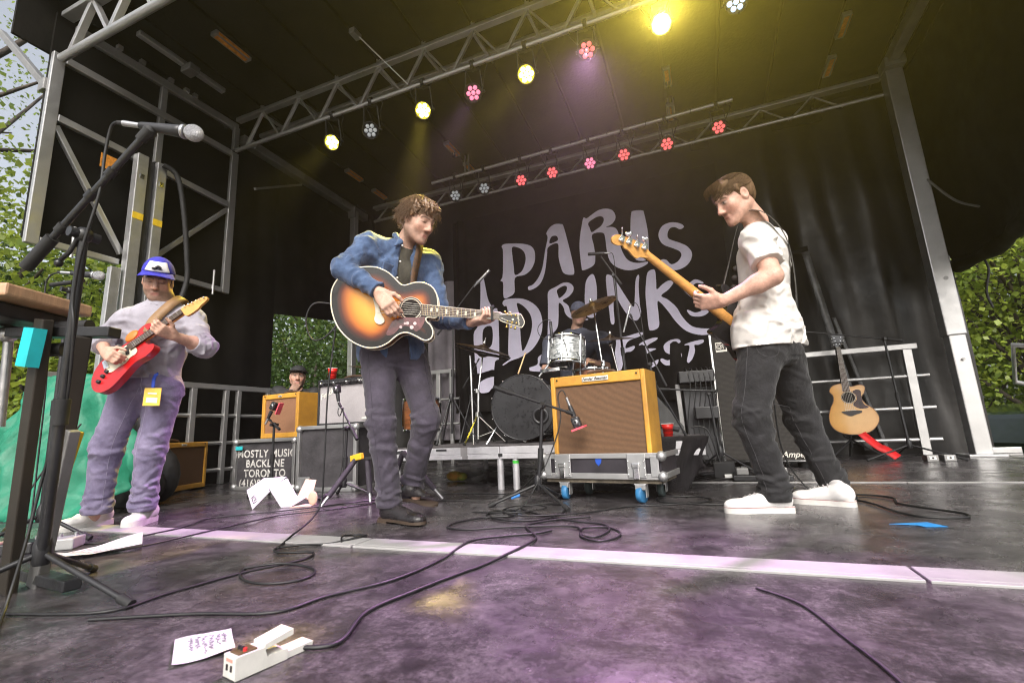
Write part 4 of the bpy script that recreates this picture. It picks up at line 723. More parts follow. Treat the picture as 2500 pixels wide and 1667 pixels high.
m = MB(); m.sheet(lambda u, v: (-2.66 + 2.6 * u, 3.60 + 1.9 * v + 0.012 * math.sin(u * 40), 0.338 + 0.003 * math.sin(u * 33) * math.sin(v * 21)), 60, 30); m.build('carpet', CARP, t, world=True, solid=0.006)
for (x, y) in ((-2.6, 3.66), (-1.572, 3.60), (-1.437, 3.60), (-0.25, 3.66), (-2.6, 5.5), (-1.5, 5.5), (-0.25, 5.5)):
    m = MB(); m.rod((x, y, 0), (x, y, 0.245), 0.027, n=14); m.build('leg', RISM, t, world=True)
m = MB(); m.rod((-1.437, 3.60, 0.20), (-1.437, 3.60, 0.222), 0.0278, n=14); m.build('green_tape', pm('green_tape', (0.05, 0.5, 0.04), 0.6), t, world=True)
m = MB(); m.box((-2.10, 3.567, 0.318), (0.10, 0.003, 0.016)); m.build('name_plate', BLK, t, world=True)
m = MB(); m.box((-1.555, 3.564, 0.268), (0.035, 0.006, 0.022)); m.build('joint_clip', BLK, t, world=True)
m = MB(); m.box((-1.885, 3.566, 0.30), (0.06, 0.003, 0.07)); m.box((-1.875, 3.5655, 0.256), (0.05, 0.003, 0.03)); m.build('grey_tape', pm('grey_gaffer', (0.22, 0.21, 0.21), 0.7), t, world=True)
m = MB(); m.sheet(lambda u, v: (-2.5 + 1.9 * u, 4.2 + 0.02 * math.sin(u * 20), 0.0 + 0.24 * v), 20, 2); 
# black towel over the right corner of the riser
def tw(u, v):
    x = -0.36 + 0.34 * u; k = v * 0.55
    y = 3.72 - k if k < 0.155 else 3.555 - 0.02 * math.sin(u * 9 + v * 4)
    z = 0.362 if k < 0.155 else 0.362 - (k - 0.15) * (0.75 + 0.5 * u * (1 - u) + 0.25 * math.sin(u * 5))
    return (x + 0.03 * math.sin(v * 6), y + 0.012 * math.sin(u * 17), z)
m = MB(); m.sheet(tw, 24, 24); o = m.build('towel', pm('black_towel', (0.014, 0.012, 0.014), 0.95, 0, 0.2, 10, bump=0.9, bs=140), solid=0.008); tag(o, 'black towel draped over the right corner of the drum riser', 'towel')
# dark clutter below the riser: folded lights and a flower-coloured bundle
m = MB(); m.ball((-2.3, 4.15, 0.05), 0.07, 10, (1.3, 0.8, 0.7)); m.ball((-2.22, 4.15, 0.045), 0.05, 8, (1.2, 1, 0.8)); o = m.build('cloth_bundle', pm('orange_green_cloth', (0.3, 0.12, 0.02), 0.8, 0, 0.3, 9, col2=(0.04, 0.18, 0.02), bump=0.8, bs=30)); tag(o, 'orange and green bundle lying under the drum riser', 'bundle')

# ================================================================ drum kit
DHEAD = pm('black_drum_head', (0.010, 0.012, 0.012), 0.38, 0, 0.03, 2)
PEARL = bpy.data.materials.new('silver_pearl_wrap'); PEARL.use_nodes = True
_N = PEARL.node_tree.nodes; _L = PEARL.node_tree.links; _b = _N['Principled BSDF']
_tc = _N.new('ShaderNodeTexCoord'); _mp = _N.new('ShaderNodeMapping'); _mp.inputs['Scale'].default_value = (3, 3, 9); _nz = _N.new('ShaderNodeTexNoise'); _nz.inputs['Scale'].default_value = 4; _nz.inputs['Detail'].default_value = 5; _nz.inputs['Distortion'].default_value = 1.6
_rp = _N.new('ShaderNodeValToRGB'); _rp.color_ramp.elements[0].position = 0.35; _rp.color_ramp.elements[1].position = 0.65; _rp.color_ramp.elements[0].color = (0.09, 0.10, 0.10, 1); _rp.color_ramp.elements[1].color = (0.66, 0.68, 0.67, 1)
_L.new(_tc.outputs['Object'], _mp.inputs[0]); _L.new(_mp.outputs[0], _nz.inputs['Vector']); _L.new(_nz.outputs['Fac'], _rp.inputs['Fac']); _L.new(_rp.outputs[0], _b.inputs['Base Color']); _b.inputs['Roughness'].default_value = 0.25; _b.inputs['Metallic'].default_value = 0.35
WOODSH = pm('brown_drum_shell', (0.25, 0.09, 0.035), 0.3, 0, 0.25, 5, coat=0.5, aniso=(1, 1, 8))
def drum(name, label, loc, axis, r, depth, shell, head_f, hoop, lugs=8, hoop_w=0.02, group=None):
    """axis points out of the front head"""
    t = thing(name, label, 'drum', loc, 0, group); F = frame_z(axis)
    m = MB(); m.lathe([(r, -depth), (r, 0.0)], (0, 0, 0), axis, 36); m.build('shell', shell, t)
    for z, nm in ((0.0, 'head'), (-depth, 'head')):
        m = MB(); m.lathe([(0.0, z + 0.004), (r * 0.97, z + 0.004), (r * 0.985, z)] if z == 0 else [(r * 0.985, z), (r * 0.97, z - 0.004), (0.0, z - 0.004)], (0, 0, 0), axis, 36); m.build(nm, head_f, t)
        m = MB(); s = 1 if z == 0 else -1
        m.lathe([(r * 0.985, z + s * 0.010), (r * 1.0, z + s * 0.014), (r * 1.035, z + s * 0.012), (r * 1.035, z - s * hoop_w), (r * 1.0, z - s * hoop_w)], (0, 0, 0), axis, 36); m.build('hoop', hoop, t)
    for k in range(lugs):
        a = 2 * PI * (k + 0.5) / lugs; e = F @ Vector((math.cos(a), math.sin(a), 0))
        m = MB(); n = F.col[2]
        m.tube([e * (r + 0.012) + n * 0.012, e * (r + 0.014) - n * min(0.07, depth * 0.4)], 0.0045, 6); m.tube([e * (r + 0.012) - n * (depth + 0.01), e * (r + 0.014) - n * (depth - min(0.07, depth * 0.4))], 0.0045, 6)
        m.bar(e * (r + 0.01) - n * min(depth * 0.22, 0.05), e * (r + 0.01) - n * (depth - min(0.05, depth * 0.22)), 0.016, 0.020); m.build('tension_rod', CHROME, t)
    return t
BD = drum('bass_drum', 'bass drum with plain black front head on the riser', (-1.545, 4.10, 0.665), (0.12, -0.99, 0.03), 0.295, 0.40, PEARL, DHEAD, BLKMET, 10, 0.04)
Fb = frame_z((0.12, -0.99, 0.03)); Fb = Matrix((Fb.col[0], Fb.col[1], Fb.col[2])).transposed()
m = MB(); c = Fb @ Vector((0.0, 0, 0.006))
_pr = Vector((0.17, -0.004, -0.09))
m.lathe([(0.05, 0.0), (0.052, 0.006), (0.07, 0.008), (0.075, 0.002)], _pr + Vector((0, -0.006, 0)), (0.12, -0.99, 0.03), 24); m.build('port_ring', BLK, BD)
m = MB(); m.lathe([(0.0, 0.0), (0.05, 0.0)], _pr + Vector((0, -0.010, 0)), (0.12, -0.99, 0.03), 24); m.build('port_hole', pm('port_dark', (0.002, 0.002, 0.002), 1.0), BD)
m = MB(); m.box((0.02, -0.008, -0.205), (0.115, 0.002, 0.05), Matrix.Rotation(0.12, 3, 'Z')); m.build('sticker', pm('faded_sticker', (0.06, 0.055, 0.06), 0.6), BD)
for sx in (-1, 1):
    m = MB(); m.tube([(sx * 0.27, 0.12, -0.1), (sx * 0.36, -0.02, -0.31)], 0.009, 8); m.tube([(sx * 0.345, 0.0, -0.28), (sx * 0.365, -0.03, -0.325)], 0.013, 8); m.build('spur', CHROME, BD)
drum('rack_tom', 'silver pearl rack tom in front of the seated drummer', (-1.13, 4.28, 1.285), (0.05, 0.14, 0.98), 0.165, 0.25, PEARL, pm('drum_head_coated', (0.25, 0.25, 0.25), 0.5), CHROME, 6)
drum('snare_drum', 'chrome-hooped brown snare drum by the drummer\'s hand', (-0.98, 4.55, 1.00), (0, 0.05, 1), 0.17, 0.14, WOODSH, pm('drum_head_coated', (0.25, 0.25, 0.25), 0.5), CHROME, 8)
drum('floor_tom', 'dark brown floor tom on the stage floor behind the singer\'s legs', (-3.05, 4.75, 0.86), (0, 0, 1), 0.20, 0.36, WOODSH, DHEAD, CHROME, 6)
for k in range(3):
    a = 0.6 + k * 2.1; o = bpy.data.objects['floor_tom']; m = MB(); m.rod((0.215 * math.cos(a), 0.215 * math.sin(a), -0.86), (0.215 * math.cos(a), 0.215 * math.sin(a), -0.1), 0.007); m.build('leg', CHROME, o)
CYM = pm('bronze_cymbal', (0.26, 0.16, 0.07), 0.33, 0.9, 0.3, 5, bump=0.2, bs=60, rvar=0.1, aniso=(1, 1, 1))
CYM2 = pm('dark_bronze_cymbal', (0.11, 0.07, 0.035), 0.38, 0.85, 0.3, 5, bump=0.2, bs=60, rvar=0.1)
def cymbal_prof(r): return [(r, 0), (r * 0.7, 0.012), (r * 0.3, 0.021), (r * 0.2, 0.026), (r * 0.12, 0.042), (0.008, 0.05), (0.008, 0.046), (r * 0.12, 0.038), (r * 0.2, 0.022), (r * 0.3, 0.017), (r * 0.7, 0.008), (r, -0.002)]
def cymbal_stand(name, label, base, top, axis, r, mat, hihat=False, legs=True, boom=None):
    t = thing(name, label, 'cymbal', base); b = Vector(base); tp = Vector(top) - b; h = tp.z; F = frame_z(axis)
    m = MB(); m.lathe(cymbal_prof(r), tp, axis, 36); m.build('cymbal', mat, t)
    if hihat:
        m = MB(); m.lathe([(q[0], -q[1]) for q in cymbal_prof(r)], tp - Vector((0, 0, 0.03)), axis, 36); m.build('bottom_cymbal', mat, t)
    m = MB(); m.rod(tp, tp + F @ Vector((0, 0, 0.09 if not hihat else 0.12)), 0.005); m.lathe([(0.012, 0.05), (0.016, 0.055), (0.016, 0.075), (0.008, 0.085)], tp, axis, 10); m.build('wing_nut', CHROME, t)
    m = MB(); m.rod((0, 0, 0.05), (tp.x * 0.2, tp.y * 0.2, h * 0.55), 0.012, n=10); m.rod((tp.x * 0.2, tp.y * 0.2, h * 0.55), tp - Vector((0, 0, 0.03)), 0.008, n=10); m.build('shaft', CHROME, t)
    m = MB(); m.rod((0, 0, h * 0.28), (0, 0, h * 0.33), 0.02, n=10); m.rod((0, 0, h * 0.53), (0, 0, h * 0.57), 0.017, n=10); m.ball(tp - F @ Vector((0, 0, 0.045)), 0.022, 10); m.rod((0, -0.02, h * 0.55), (0, -0.05, h * 0.56), 0.005); m.build('collar', CHROME, t)
    for k in range(3):
        a = 0.5 + k * 2 * PI / 3; e = Vector((math.cos(a), math.sin(a), 0))
        m = MB(); m.bar(Vector((0, 0, h * 0.30)), e * 0.26 + Vector((0, 0, 0.012)), 0.016, 0.006); m.bar(Vector((0, 0, 0.07)), e * 0.15 + Vector((0, 0, h * 0.13)), 0.012, 0.005); l = m.build('leg', CHROME, t)
        m = MB(); m.ball(e * 0.265 + Vector((0, 0, 0.012)), 0.014, 8); m.build('rubber_foot', RUB, l)
    return t
RZ = 0.341
cymbal_stand('hi_hat', 'pair of dark hi-hat cymbals on a chrome stand left of the bass drum', (-2.00, 4.08, RZ), (-1.96, 4.16, 1.255), (0.32, -0.06, 0.95), 0.275, CYM2, True)
m = MB(); m.rod((-2.06, 4.1, RZ), (-2.08, 4.12, 1.2), 0.011); o = m.build('stand_tube', CHROME, bpy.data.objects['hi_hat'], world=True)
cymbal_stand('crash_cymbal', 'large brown crash cymbal tilted in front of the drummer\'s face', (-0.82, 4.35, RZ), (-0.885, 4.42, 1.60), (-0.22, -0.50, 0.82), 0.235, CYM)
cymbal_stand('ride_cymbal', 'dark flat cymbal on the drummer\'s left beside the silver tom', (-0.70, 4.62, RZ), (-0.78, 4.6, 1.29), (0.03, -0.18, 0.97), 0.235, CYM2)
cymbal_stand('spare_cymbal', 'thin bronze cymbal behind the red cup and silver amplifier', (-3.65, 4.55, 0), (-3.72, 4.6, 1.27), (0.18, -0.05, 0.95), 0.23, CYM)
m = MB(); m.tube([(-1.56, 4.06, 0.97), (-1.50, 4.12, 1.17)], [0.0075, 0.0065], 8); o = m.build('drum_stick', pm('hickory', (0.60, 0.40, 0.2), 0.55, 0, 0.15, 12)); tag(o, 'wooden drum stick standing up behind the bass drum hoop', 'drum stick')
t = thing('tom_mount', 'chrome tom holder fixed on top of the bass drum', 'tom holder', (-1.35, 4.25, 0.97))
m = MB(); m.rod((-1.42, 4.25, 0.95), (-1.32, 4.27, 1.06), 0.012); m.bar((-1.38, 4.18, 0.99), (-1.20, 4.2, 1.0), 0.02, 0.03); m.rod((-1.30, 4.27, 1.05), (-1.15, 4.29, 1.02), 0.01); m.build('arm', CHROME, t, world=True)

# ================================================================ microphones and stands
GRILL = pm('mic_grille_steel', (0.55, 0.55, 0.57), 0.4, 0.8, 0.2, 300, bump=1.0, bs=500)
MICB = pm('mic_body', (0.03, 0.03, 0.033), 0.4, 0.3, 0.1, 20)
NICK = pm('nickel', (0.45, 0.45, 0.46), 0.35, 0.9, 0.1, 30)
def vocal_mic(t, a, b, r=0.025):
    """handheld mic from tail a to ball b"""
    a, b = Vector(a), Vector(b); d = (b - a).normalized(); L = (b - a).length
    m = MB(); m.lathe([(0.011, 0.0), (0.0125, 0.01), (0.019, L * 0.62), (0.021, L * 0.72), (0.0, L * 0.73)], a, d, 16); m.build('mic_body', MICB, t, world=True)
    m = MB(); m.lathe([(0.0215, L * 0.70), (0.0225, L * 0.72), (0.0225, L * 0.745), (0.02, L * 0.75)], a, d, 16); m.build('mic_collar', NICK, t, world=True)
    m = MB(); m.ball(b - d * r * 0.9, r, 16, (1, 1, 1.08), frame_z(d)); m.build('mic_grille', GRILL, t, world=True)
    m = MB(); m.rod(a - d * 0.055, a + d * 0.004, 0.0095, 0.0085); m.build('plug', NICK, t, world=True)
    m = MB(); m.rod(a - d * 0.075, a - d * 0.052, 0.006, 0.009); m.build('plug_boot', RUB, t, world=True)
def inst_mic(t, a, b, r=0.011, mat=None):
    a, b = Vector(a), Vector(b); d = (b - a).normalized(); L = (b - a).length
    m = MB(); m.lathe([(r * 0.8, 0.0), (r, 0.01), (r, L * 0.75), (r * 0.9, L * 0.77), (r * 0.98, L * 0.79), (r * 0.98, L), (0, L)], a, d, 12); m.build('mic_body', mat or MICB, t, world=True)
    m = MB(); m.rod(a - d * 0.05, a + d * 0.004, 0.009, 0.0085); m.build('plug', NICK, t, world=True)
def tripod(t, base, z, spread, angs, r=0.009, mat=BLK, foot=0.014, hub=0.02, legmat=None):
    b = Vector(base)
    m = MB(); m.lathe([(hub, z - 0.06), (hub * 1.25, z - 0.05), (hub * 1.25, z), (hub * 0.8, z + 0.03)], b, (0, 0, 1), 12); m.build('hub', mat, t, world=True)
    for a in angs:
        e = Vector((math.cos(a), math.sin(a), 0)); p0 = b + e * hub + Vector((0, 0, z - 0.03)); p1 = b + e * spread + Vector((0, 0, foot))
        m = MB(); m.rod(p0, p1, r); l = m.build('leg', legmat or mat, t, world=True)
        m = MB(); m.rod(p1 - (p1 - p0).normalized() * 0.035, p1 + (p1 - p0).normalized() * 0.012, foot, n=10); m.build('rubber_foot', RUB, l, world=True)
def boom_stand(name, label, base, pivot, tail, tip, spread=0.3, angs=(0.4, 2.5, 4.6), r=0.011, zt=0.16, mat=BLK, grip=True, rp=0.011):
    t = thing(name, label, 'microphone stand', (base[0], base[1], 0))
    b = Vector(base); p = Vector(pivot)
    tripod(t, b, b.z + zt, spread, angs, mat=mat)
    mid = b.lerp(p, 0.52)
    m = MB(); m.rod(b + Vector((0, 0, zt - 0.05)), mid, rp * 1.25, n=10); m.build('lower_tube', mat, t, world=True)
    m = MB(); m.rod(mid - (p - b).normalized() * 0.02, p, rp, n=10); m.build('upper_tube', mat, t, world=True)
    d = (p - b).normalized()
    m = MB(); m.rod(mid - d * 0.05, mid + d * 0.03, rp * 1.7, n=10); m.build('clutch', RUB, t, world=True)
    m = MB(); m.ball(p, rp * 2.0, 10); m.rod(p - Vector((0, 0.04, 0)), p + Vector((0, 0.04, 0)), rp * 1.3, n=8); m.build('swivel', mat, t, world=True)
    a, q = Vector(tail), Vector(tip); dd = (q - a).normalized()
    m = MB(); m.rod(a, q, r * 0.75, n=10); bo = m.build('boom', mat, t, world=True)
    if grip:
        m = MB(); m.rod(a, a + dd * 0.13, r * 1.35, n=10); m.build('counterweight', RUB, bo, world=True)
    m = MB(); m.rod(q - dd * 0.02, q + dd * 0.025, r * 1.2, n=8); m.build('clip', RUB, bo, world=True)
    return t
# near vocal stand at the far left
t = boom_stand('microphone_stand', 'black boom stand holding the large vocal microphone above the keyboard', (-1.97, 0.90, 0.0), (-1.775, 0.81, 1.13), (-1.955, 0.755, 1.035), (-1.545, 0.825, 1.425), 0.36, (0.15, 2.3, 4.4), r=0.0138, zt=0.17, rp=0.013)
vocal_mic(t, (-1.565, 0.82, 1.462), (-1.385, 0.895, 1.425), 0.0265)
m = MB(); m.ball((-1.535, 0.832, 1.44), 0.02, 10, (1, 1, 1.2)); m.build('mic_clip', RUB, t, world=True)
for f in (0.3, 0.55, 0.72):
    a = Vector((-1.955, 0.755, 1.035)).lerp(Vector((-1.545, 0.825, 1.425)), f); m = MB(); dd = Vector((0.41, 0.07, 0.39)).normalized(); m.rod(a - dd * 0.014, a + dd * 0.014, 0.0150, n=12); m.build('boom_collar', BLKMET if f > 0.5 else RUB, t, world=True)
m = MB(); m.tube([(-1.775, 0.80, 1.13), (-1.80, 0.79, 1.07), (-1.83, 0.785, 1.05)], 0.007, 6); m.ball((-1.84, 0.785, 1.04), 0.013, 8); m.build('tightening_lever', BLKMET, t, world=True)
m = MB(); m.tube(catmull([(-1.63, 0.79, 1.475), (-1.66, 0.79, 1.465), (-1.685, 0.795, 1.38), (-1.70, 0.80, 1.25), (-1.755, 0.80, 1.07), (-1.79, 0.81, 0.92), (-1.785, 0.82, 0.82), (-1.86, 0.86, 0.6), (-1.93, 0.86, 0.4), (-1.93, 0.84, 0.2), (-1.90, 0.80, 0.02), (-1.7, 0.7, 0.008)], 8), 0.0048, 6)
o = m.build('microphone_cable', CABLE); tag(o, 'black cable falling from the large vocal microphone along its stand', 'cable')
# second vocal microphone behind the keyboard
t = boom_stand('microphone_stand', 'thin stand with a silver-headed vocal microphone near the green tarpaulin', (-3.22, 1.45, 0), (-3.2, 1.43, 1.33), (-3.28, 1.38, 1.36), (-3.12, 1.43, 1.37), 0.25, r=0.009)
vocal_mic(t, (-3.14, 1.40, 1.41), (-2.985, 1.47, 1.39), 0.0255)
m = MB(); m.tube(catmull([(-3.20, 1.38, 1.42), (-3.26, 1.36, 1.40), (-3.28, 1.36, 1.3), (-3.25, 1.40, 0.9), (-3.26, 1.42, 0.4), (-3.2, 1.4, 0.02)], 6), 0.004, 6); m.build('mic_cable', CABLE, t, world=True)
# amp microphones
def amp_mic(t, a, b, tape=None):
    a, b = Vector(a), Vector(b); d = (b - a).normalized()
    m = MB(); m.lathe([(0.012, 0.0), (0.014, 0.01), (0.017, 0.06), (0.017, 0.075)], a, d, 14); m.build('mic_neck', MICB, t, world=True)
    F = frame_z(d, (0, -1, 0)); c = b - d * 0.032
    m = MB(); m.box(c, (0.055, 0.05, 0.075), F); hd = m.build('mic_head', MICB, t, world=True, bevel=0.012)
    m = MB(); n = Vector((0, -1, 0.1)).normalized(); m.lathe([(0.0, 0.029), (0.019, 0.029), (0.019, 0.024)], c, n, 16); m.build('mic_badge', NICK, hd, world=True)
    m = MB(); m.lathe([(0.0, 0.0305), (0.009, 0.0305)], c, n, 12); m.build('mic_dot', MICB, hd, world=True)
    m = MB(); m.rod(a - d * 0.055, a, 0.0095); m.build('plug', NICK, t, world=True)
    if tape:
        m = MB(); m.box(b + d * 0.006 + Vector((0.0, 0.015, 0)), (0.085, 0.10, 0.012), F); m.build('pink_tape', tape, hd, world=True)
PINK = pm('pink_tape', (0.80, 0.10, 0.14), 0.6, 0, 0.1, 20)
t = boom_stand('microphone_stand', 'low boom stand with a microphone hung before the tall tweed amplifier', (-1.00, 2.86, 0), (-0.945, 2.85, 0.60), (-1.21, 2.70, 0.73), (-0.80, 2.96, 0.555), 0.30, (3.55, 5.6, 1.4), r=0.011, zt=0.15)
amp_mic(t, (-0.80, 2.98, 0.60), (-0.755, 2.99, 0.46), PINK)
m = MB(); m.rod((-1.16, 2.80, 0.052), (-1.11, 2.82, 0.068), 0.0125, n=8); m.build('blue_tape', pm('blue_tape', (0.05, 0.25, 0.75), 0.6), t, world=True)
m = MB(); m.tube(catmull([(-0.82, 2.975, 0.665), (-0.84, 2.97, 0.70), (-0.87, 2.965, 0.66), (-0.86, 2.95, 0.5), (-0.95, 2.90, 0.25), (-1.05, 2.70, 0.02), (-1.2, 2.55, 0.008)], 8), 0.0042, 6); m.build('mic_cable', CABLE, t, world=True)
t = boom_stand('microphone_stand', 'short stand with a pink-taped microphone at the small tweed amplifier', (-3.60, 3.19, 0), (-3.60, 3.19, 0.60), (-3.50, 3.16, 0.555), (-3.70, 3.23, 0.645), 0.2, r=0.009, zt=0.12)
amp_mic(t, (-3.715, 3.22, 0.66), (-3.655, 3.24, 0.80), None)
m = MB(); m.box((-3.625, 3.26, 0.745), (0.012, 0.05, 0.11), Matrix.Rotation(R_(25), 3, 'Y')); m.build('pink_tape', PINK, t, world=True)
t = boom_stand('microphone_stand', 'low stand with a microphone hung on the silver-grilled amplifier', (-2.72, 3.10, 0), (-2.70, 3.10, 0.53), (-2.58, 3.08, 0.44), (-2.84, 3.17, 0.73), 0.22, r=0.010, zt=0.13)
amp_mic(t, (-2.865, 3.18, 0.76), (-2.89, 3.18, 0.90), None)
m = MB(); m.tube(catmull([(-2.86, 3.175, 0.705), (-2.85, 3.16, 0.66), (-2.81, 3.14, 0.64), (-2.76, 3.12, 0.70), (-2.74, 3.1, 0.6), (-2.73, 3.08, 0.2), (-2.8, 3.0, 0.01)], 6), 0.004, 6); m.build('mic_cable', CABLE, t, world=True)
# drum overheads
t = boom_stand('microphone_stand', 'tall black overhead stand left of the hi-hat', (-2.47, 4.42, RZ), (-2.44, 4.45, 1.80), (-2.62, 4.4, 1.52), (-2.17, 4.5, 2.08), 0.26, r=0.009)
inst_mic(t, (-2.17, 4.5, 2.06), (-2.01, 4.5, 2.19), 0.016, NICK)
t = boom_stand('microphone_stand', 'tall overhead stand rising beside the crash cymbal', (-0.64, 4.56, RZ), (-0.69, 4.58, 1.93), (-0.62, 4.55, 1.82), (-0.81, 4.6, 2.17), 0.26, r=0.010)
inst_mic(t, (-0.76, 4.58, 2.18), (-0.93, 4.58, 2.20), 0.017, MICB)
m = MB(); m.tube(catmull([(-0.72, 4.58, 2.18), (-0.68, 4.57, 2.15), (-0.67, 4.57, 2.0), (-0.67, 4.56, 1.5), (-0.64, 4.55, 0.9)], 6), 0.0038, 6); m.build('mic_cable', CABLE, t, world=True)
t = boom_stand('microphone_stand', 'slanting boom stand with a pencil microphone right of the drums', (-0.40, 4.5, RZ), (-0.42, 4.55, 1.01), (-0.30, 4.6, 0.80), (-0.56, 4.6, 1.50), 0.24, r=0.009)
inst_mic(t, (-0.63, 4.6, 1.40), (-0.555, 4.6, 1.62), 0.011, NICK)
m = MB(); m.tube(catmull([(-0.55, 4.6, 1.62), (-0.50, 4.6, 1.62), (-0.47, 4.6, 1.50), (-0.45, 4.58, 1.1), (-0.42, 4.56, 0.7)], 6), 0.0035, 6); m.build('mic_cable', CABLE, t, world=True)
t = thing('tom_microphone', 'small clip-on microphone at the rim of the silver tom', 'microphone', (-1.27, 4.15, 1.28))
inst_mic(t, (-1.235, 4.13, 1.28), (-1.24, 4.13, 1.44), 0.014); m = MB(); m.tube(catmull([(-1.235, 4.13, 1.45), (-1.29, 4.12, 1.46), (-1.36, 4.12, 1.40), (-1.35, 4.12, 1.32), (-1.26, 4.14, 1.27), (-1.12, 4.10, 1.25), (-1.08, 4.10, 1.0)], 6), 0.0035, 6); m.build('mic_cable', CABLE, t, world=True)
t = boom_stand('microphone_stand', 'black boom stand reaching left over the upright acoustic guitar', (1.86, 5.95, 0.0), (1.83, 5.98, 1.23), (1.99, 6.0, 1.20), (0.98, 5.95, 1.42), 0.40, (3.4, 5.75, 1.6), r=0.012, zt=0.17)
t = boom_stand('microphone_stand', 'low boom stand with a flat boom left of the tall bass cabinet', (0.10, 4.9, 0), (0.06, 4.9, 0.72), (-0.42, 4.9, 0.80), (0.10, 4.9, 0.745), 0.26, r=0.012, zt=0.2)
t = boom_stand('microphone_stand', 'plain black stand standing behind the hi-hat on the riser', (-2.40, 4.75, RZ), (-2.38, 4.75, 1.1), (-2.5, 4.75, 0.95), (-2.3, 4.75, 1.25), 0.24, r=0.008)

# purple-lit tripod with yellow clamp behind the singer
t = thing('guitar_tripod', 'dark padded tripod with a yellow clamp behind the singer\'s legs', 'tripod', (-2.20, 2.86, 0))
PAD = pm('dark_foam_grip', (0.035, 0.028, 0.04), 0.75, 0, 0.2, 20)
for (p0, p1) in (((-2.37, 2.82, 0.30), (-2.46, 2.59, 0.01)), ((-2.30, 2.86, 0.30), (-2.22, 2.80, 0.01)), ((-2.02, 2.9, 0.34), (-1.76, 3.0, 0.01)), ((-2.02, 2.9, 0.34), (-2.22, 2.99, 0.01))):
    p0, p1 = Vector(p0), Vector(p1); k = p0.lerp(p1, 0.80)
    m = MB(); m.rod(p0, k, 0.019, n=12); l = m.build('leg', PAD, t, world=True)
    m = MB(); m.rod(k, p1, 0.011, n=10); m.build('foot', NICK, l, world=True)
m = MB(); m.bar((-2.34, 2.84, 0.30), (-2.02, 2.9, 0.34), 0.025, 0.02); m.build('crossbar', BLK, t, world=True)
m = MB(); m.box((-2.36, 2.82, 0.315), (0.10, 0.035, 0.045), Matrix.Rotation(R_(-12), 3, 'Y')); m.build('yellow_clamp', pm('yellow_clamp', (0.75, 0.45, 0.02), 0.5), t, world=True, bevel=0.006)

# ================================================================ keyboard at the far left
WOODP = pm('pale_wood_cheek', (0.50, 0.30, 0.18), 0.5, 0, 0.12, 6, bump=0.2, bs=30, aniso=(1, 8, 1))
kb = thing('keyboard', 'black keyboard with a pale wooden end cheek on a dark metal stand', 'keyboard', (-2.45, 0.80, 0.905), R_(20))
m = MB(); m.box((-0.30, 0.0, 0.045), (0.9, 0.30, 0.085)); m.build('case', BLK, kb, bevel=0.008)
m = MB(); m.box((0.165, 0.0, 0.085), (0.33, 0.315, 0.045)); m.build('end_cheek', WOODP, kb, bevel=0.008)
m = MB(); m.box((0.10, 0.0, 0.035), (0.32, 0.30, 0.05)); m.build('lower_case', BLK, kb, bevel=0.006)
for i in range(14):
    m = MB(); m.box((-0.55 + 0.0235 * i, -0.075, 0.095), (0.0225, 0.13, 0.014)); m.build('key', WHITE, kb, bevel=0.002)
for (y, z) in ((0.06, 0.0), (-0.02, -0.10)):
    m = MB(); m.rod((0.30, y, z), (0.42, y, z), 0.024, n=14); m.rod((0.26, y, z), (0.31, y, z), 0.016, n=10); m.build('stand_arm_cap', RUB, kb)
ks = thing('keyboard_stand', 'double-braced dark metal keyboard stand with cyan tape on its leg', 'keyboard stand', (-2.1, 0.9, 0))
m = MB(); m.bar((-2.055, 0.86, 0.90), (-2.21, 0.93, 0.0), 0.06, 0.032); m.build('leg', pm('brown_black_metal', (0.03, 0.024, 0.018), 0.45, 0.3), ks, world=True, bevel=0.004)
m = MB(); m.bar((-1.95, 0.92, 0.84), (-2.06, 0.96, 0.50), 0.055, 0.03); m.build('leg', pm('brown_black_metal', (0.03, 0.024, 0.018), 0.45, 0.3), ks, world=True, bevel=0.004)
m = MB(); m.bar((-2.04, 0.965, 0.53), (-2.20, 1.0, 0.0), 0.062, 0.034); m.build('telescopic_leg', ALU_D, ks, world=True, bevel=0.004)
m = MB(); m.bar((-2.25, 0.86, 0.875), (-1.86, 0.97, 0.85), 0.05, 0.035); m.build('crossbar', BLK, ks, world=True, bevel=0.004)
m = MB(); m.bar((-2.3, 1.02, 0.03), (-1.95, 0.98, 0.03), 0.05, 0.035); m.build('foot_bar', BLK, ks, world=True, bevel=0.004)
m = MB(); m.box((-2.062, 0.84, 0.80), (0.064, 0.036, 0.13), Matrix.Rotation(R_(9), 3, 'Y')); m.build('cyan_tape', pm('cyan_tape2', (0.01, 0.42, 0.46), 0.6), ks, world=True)
m = MB(); m.bar((-2.055, 0.985, 0.52), (-2.10, 0.975, 0.34), 0.014, 0.05); m.build('yellow_label', pm('yellow_label', (0.75, 0.5, 0.02), 0.5), ks, world=True)
# purple-grey clamp at the left picture edge
m = MB(); m.rod((-2.34, 0.9, 0.55), (-2.32, 0.88, 0.86), 0.014, n=10); m.ball((-2.315, 0.875, 0.88), 0.03, 12); o = m.build('stand_clamp', NICK, ks, world=True)

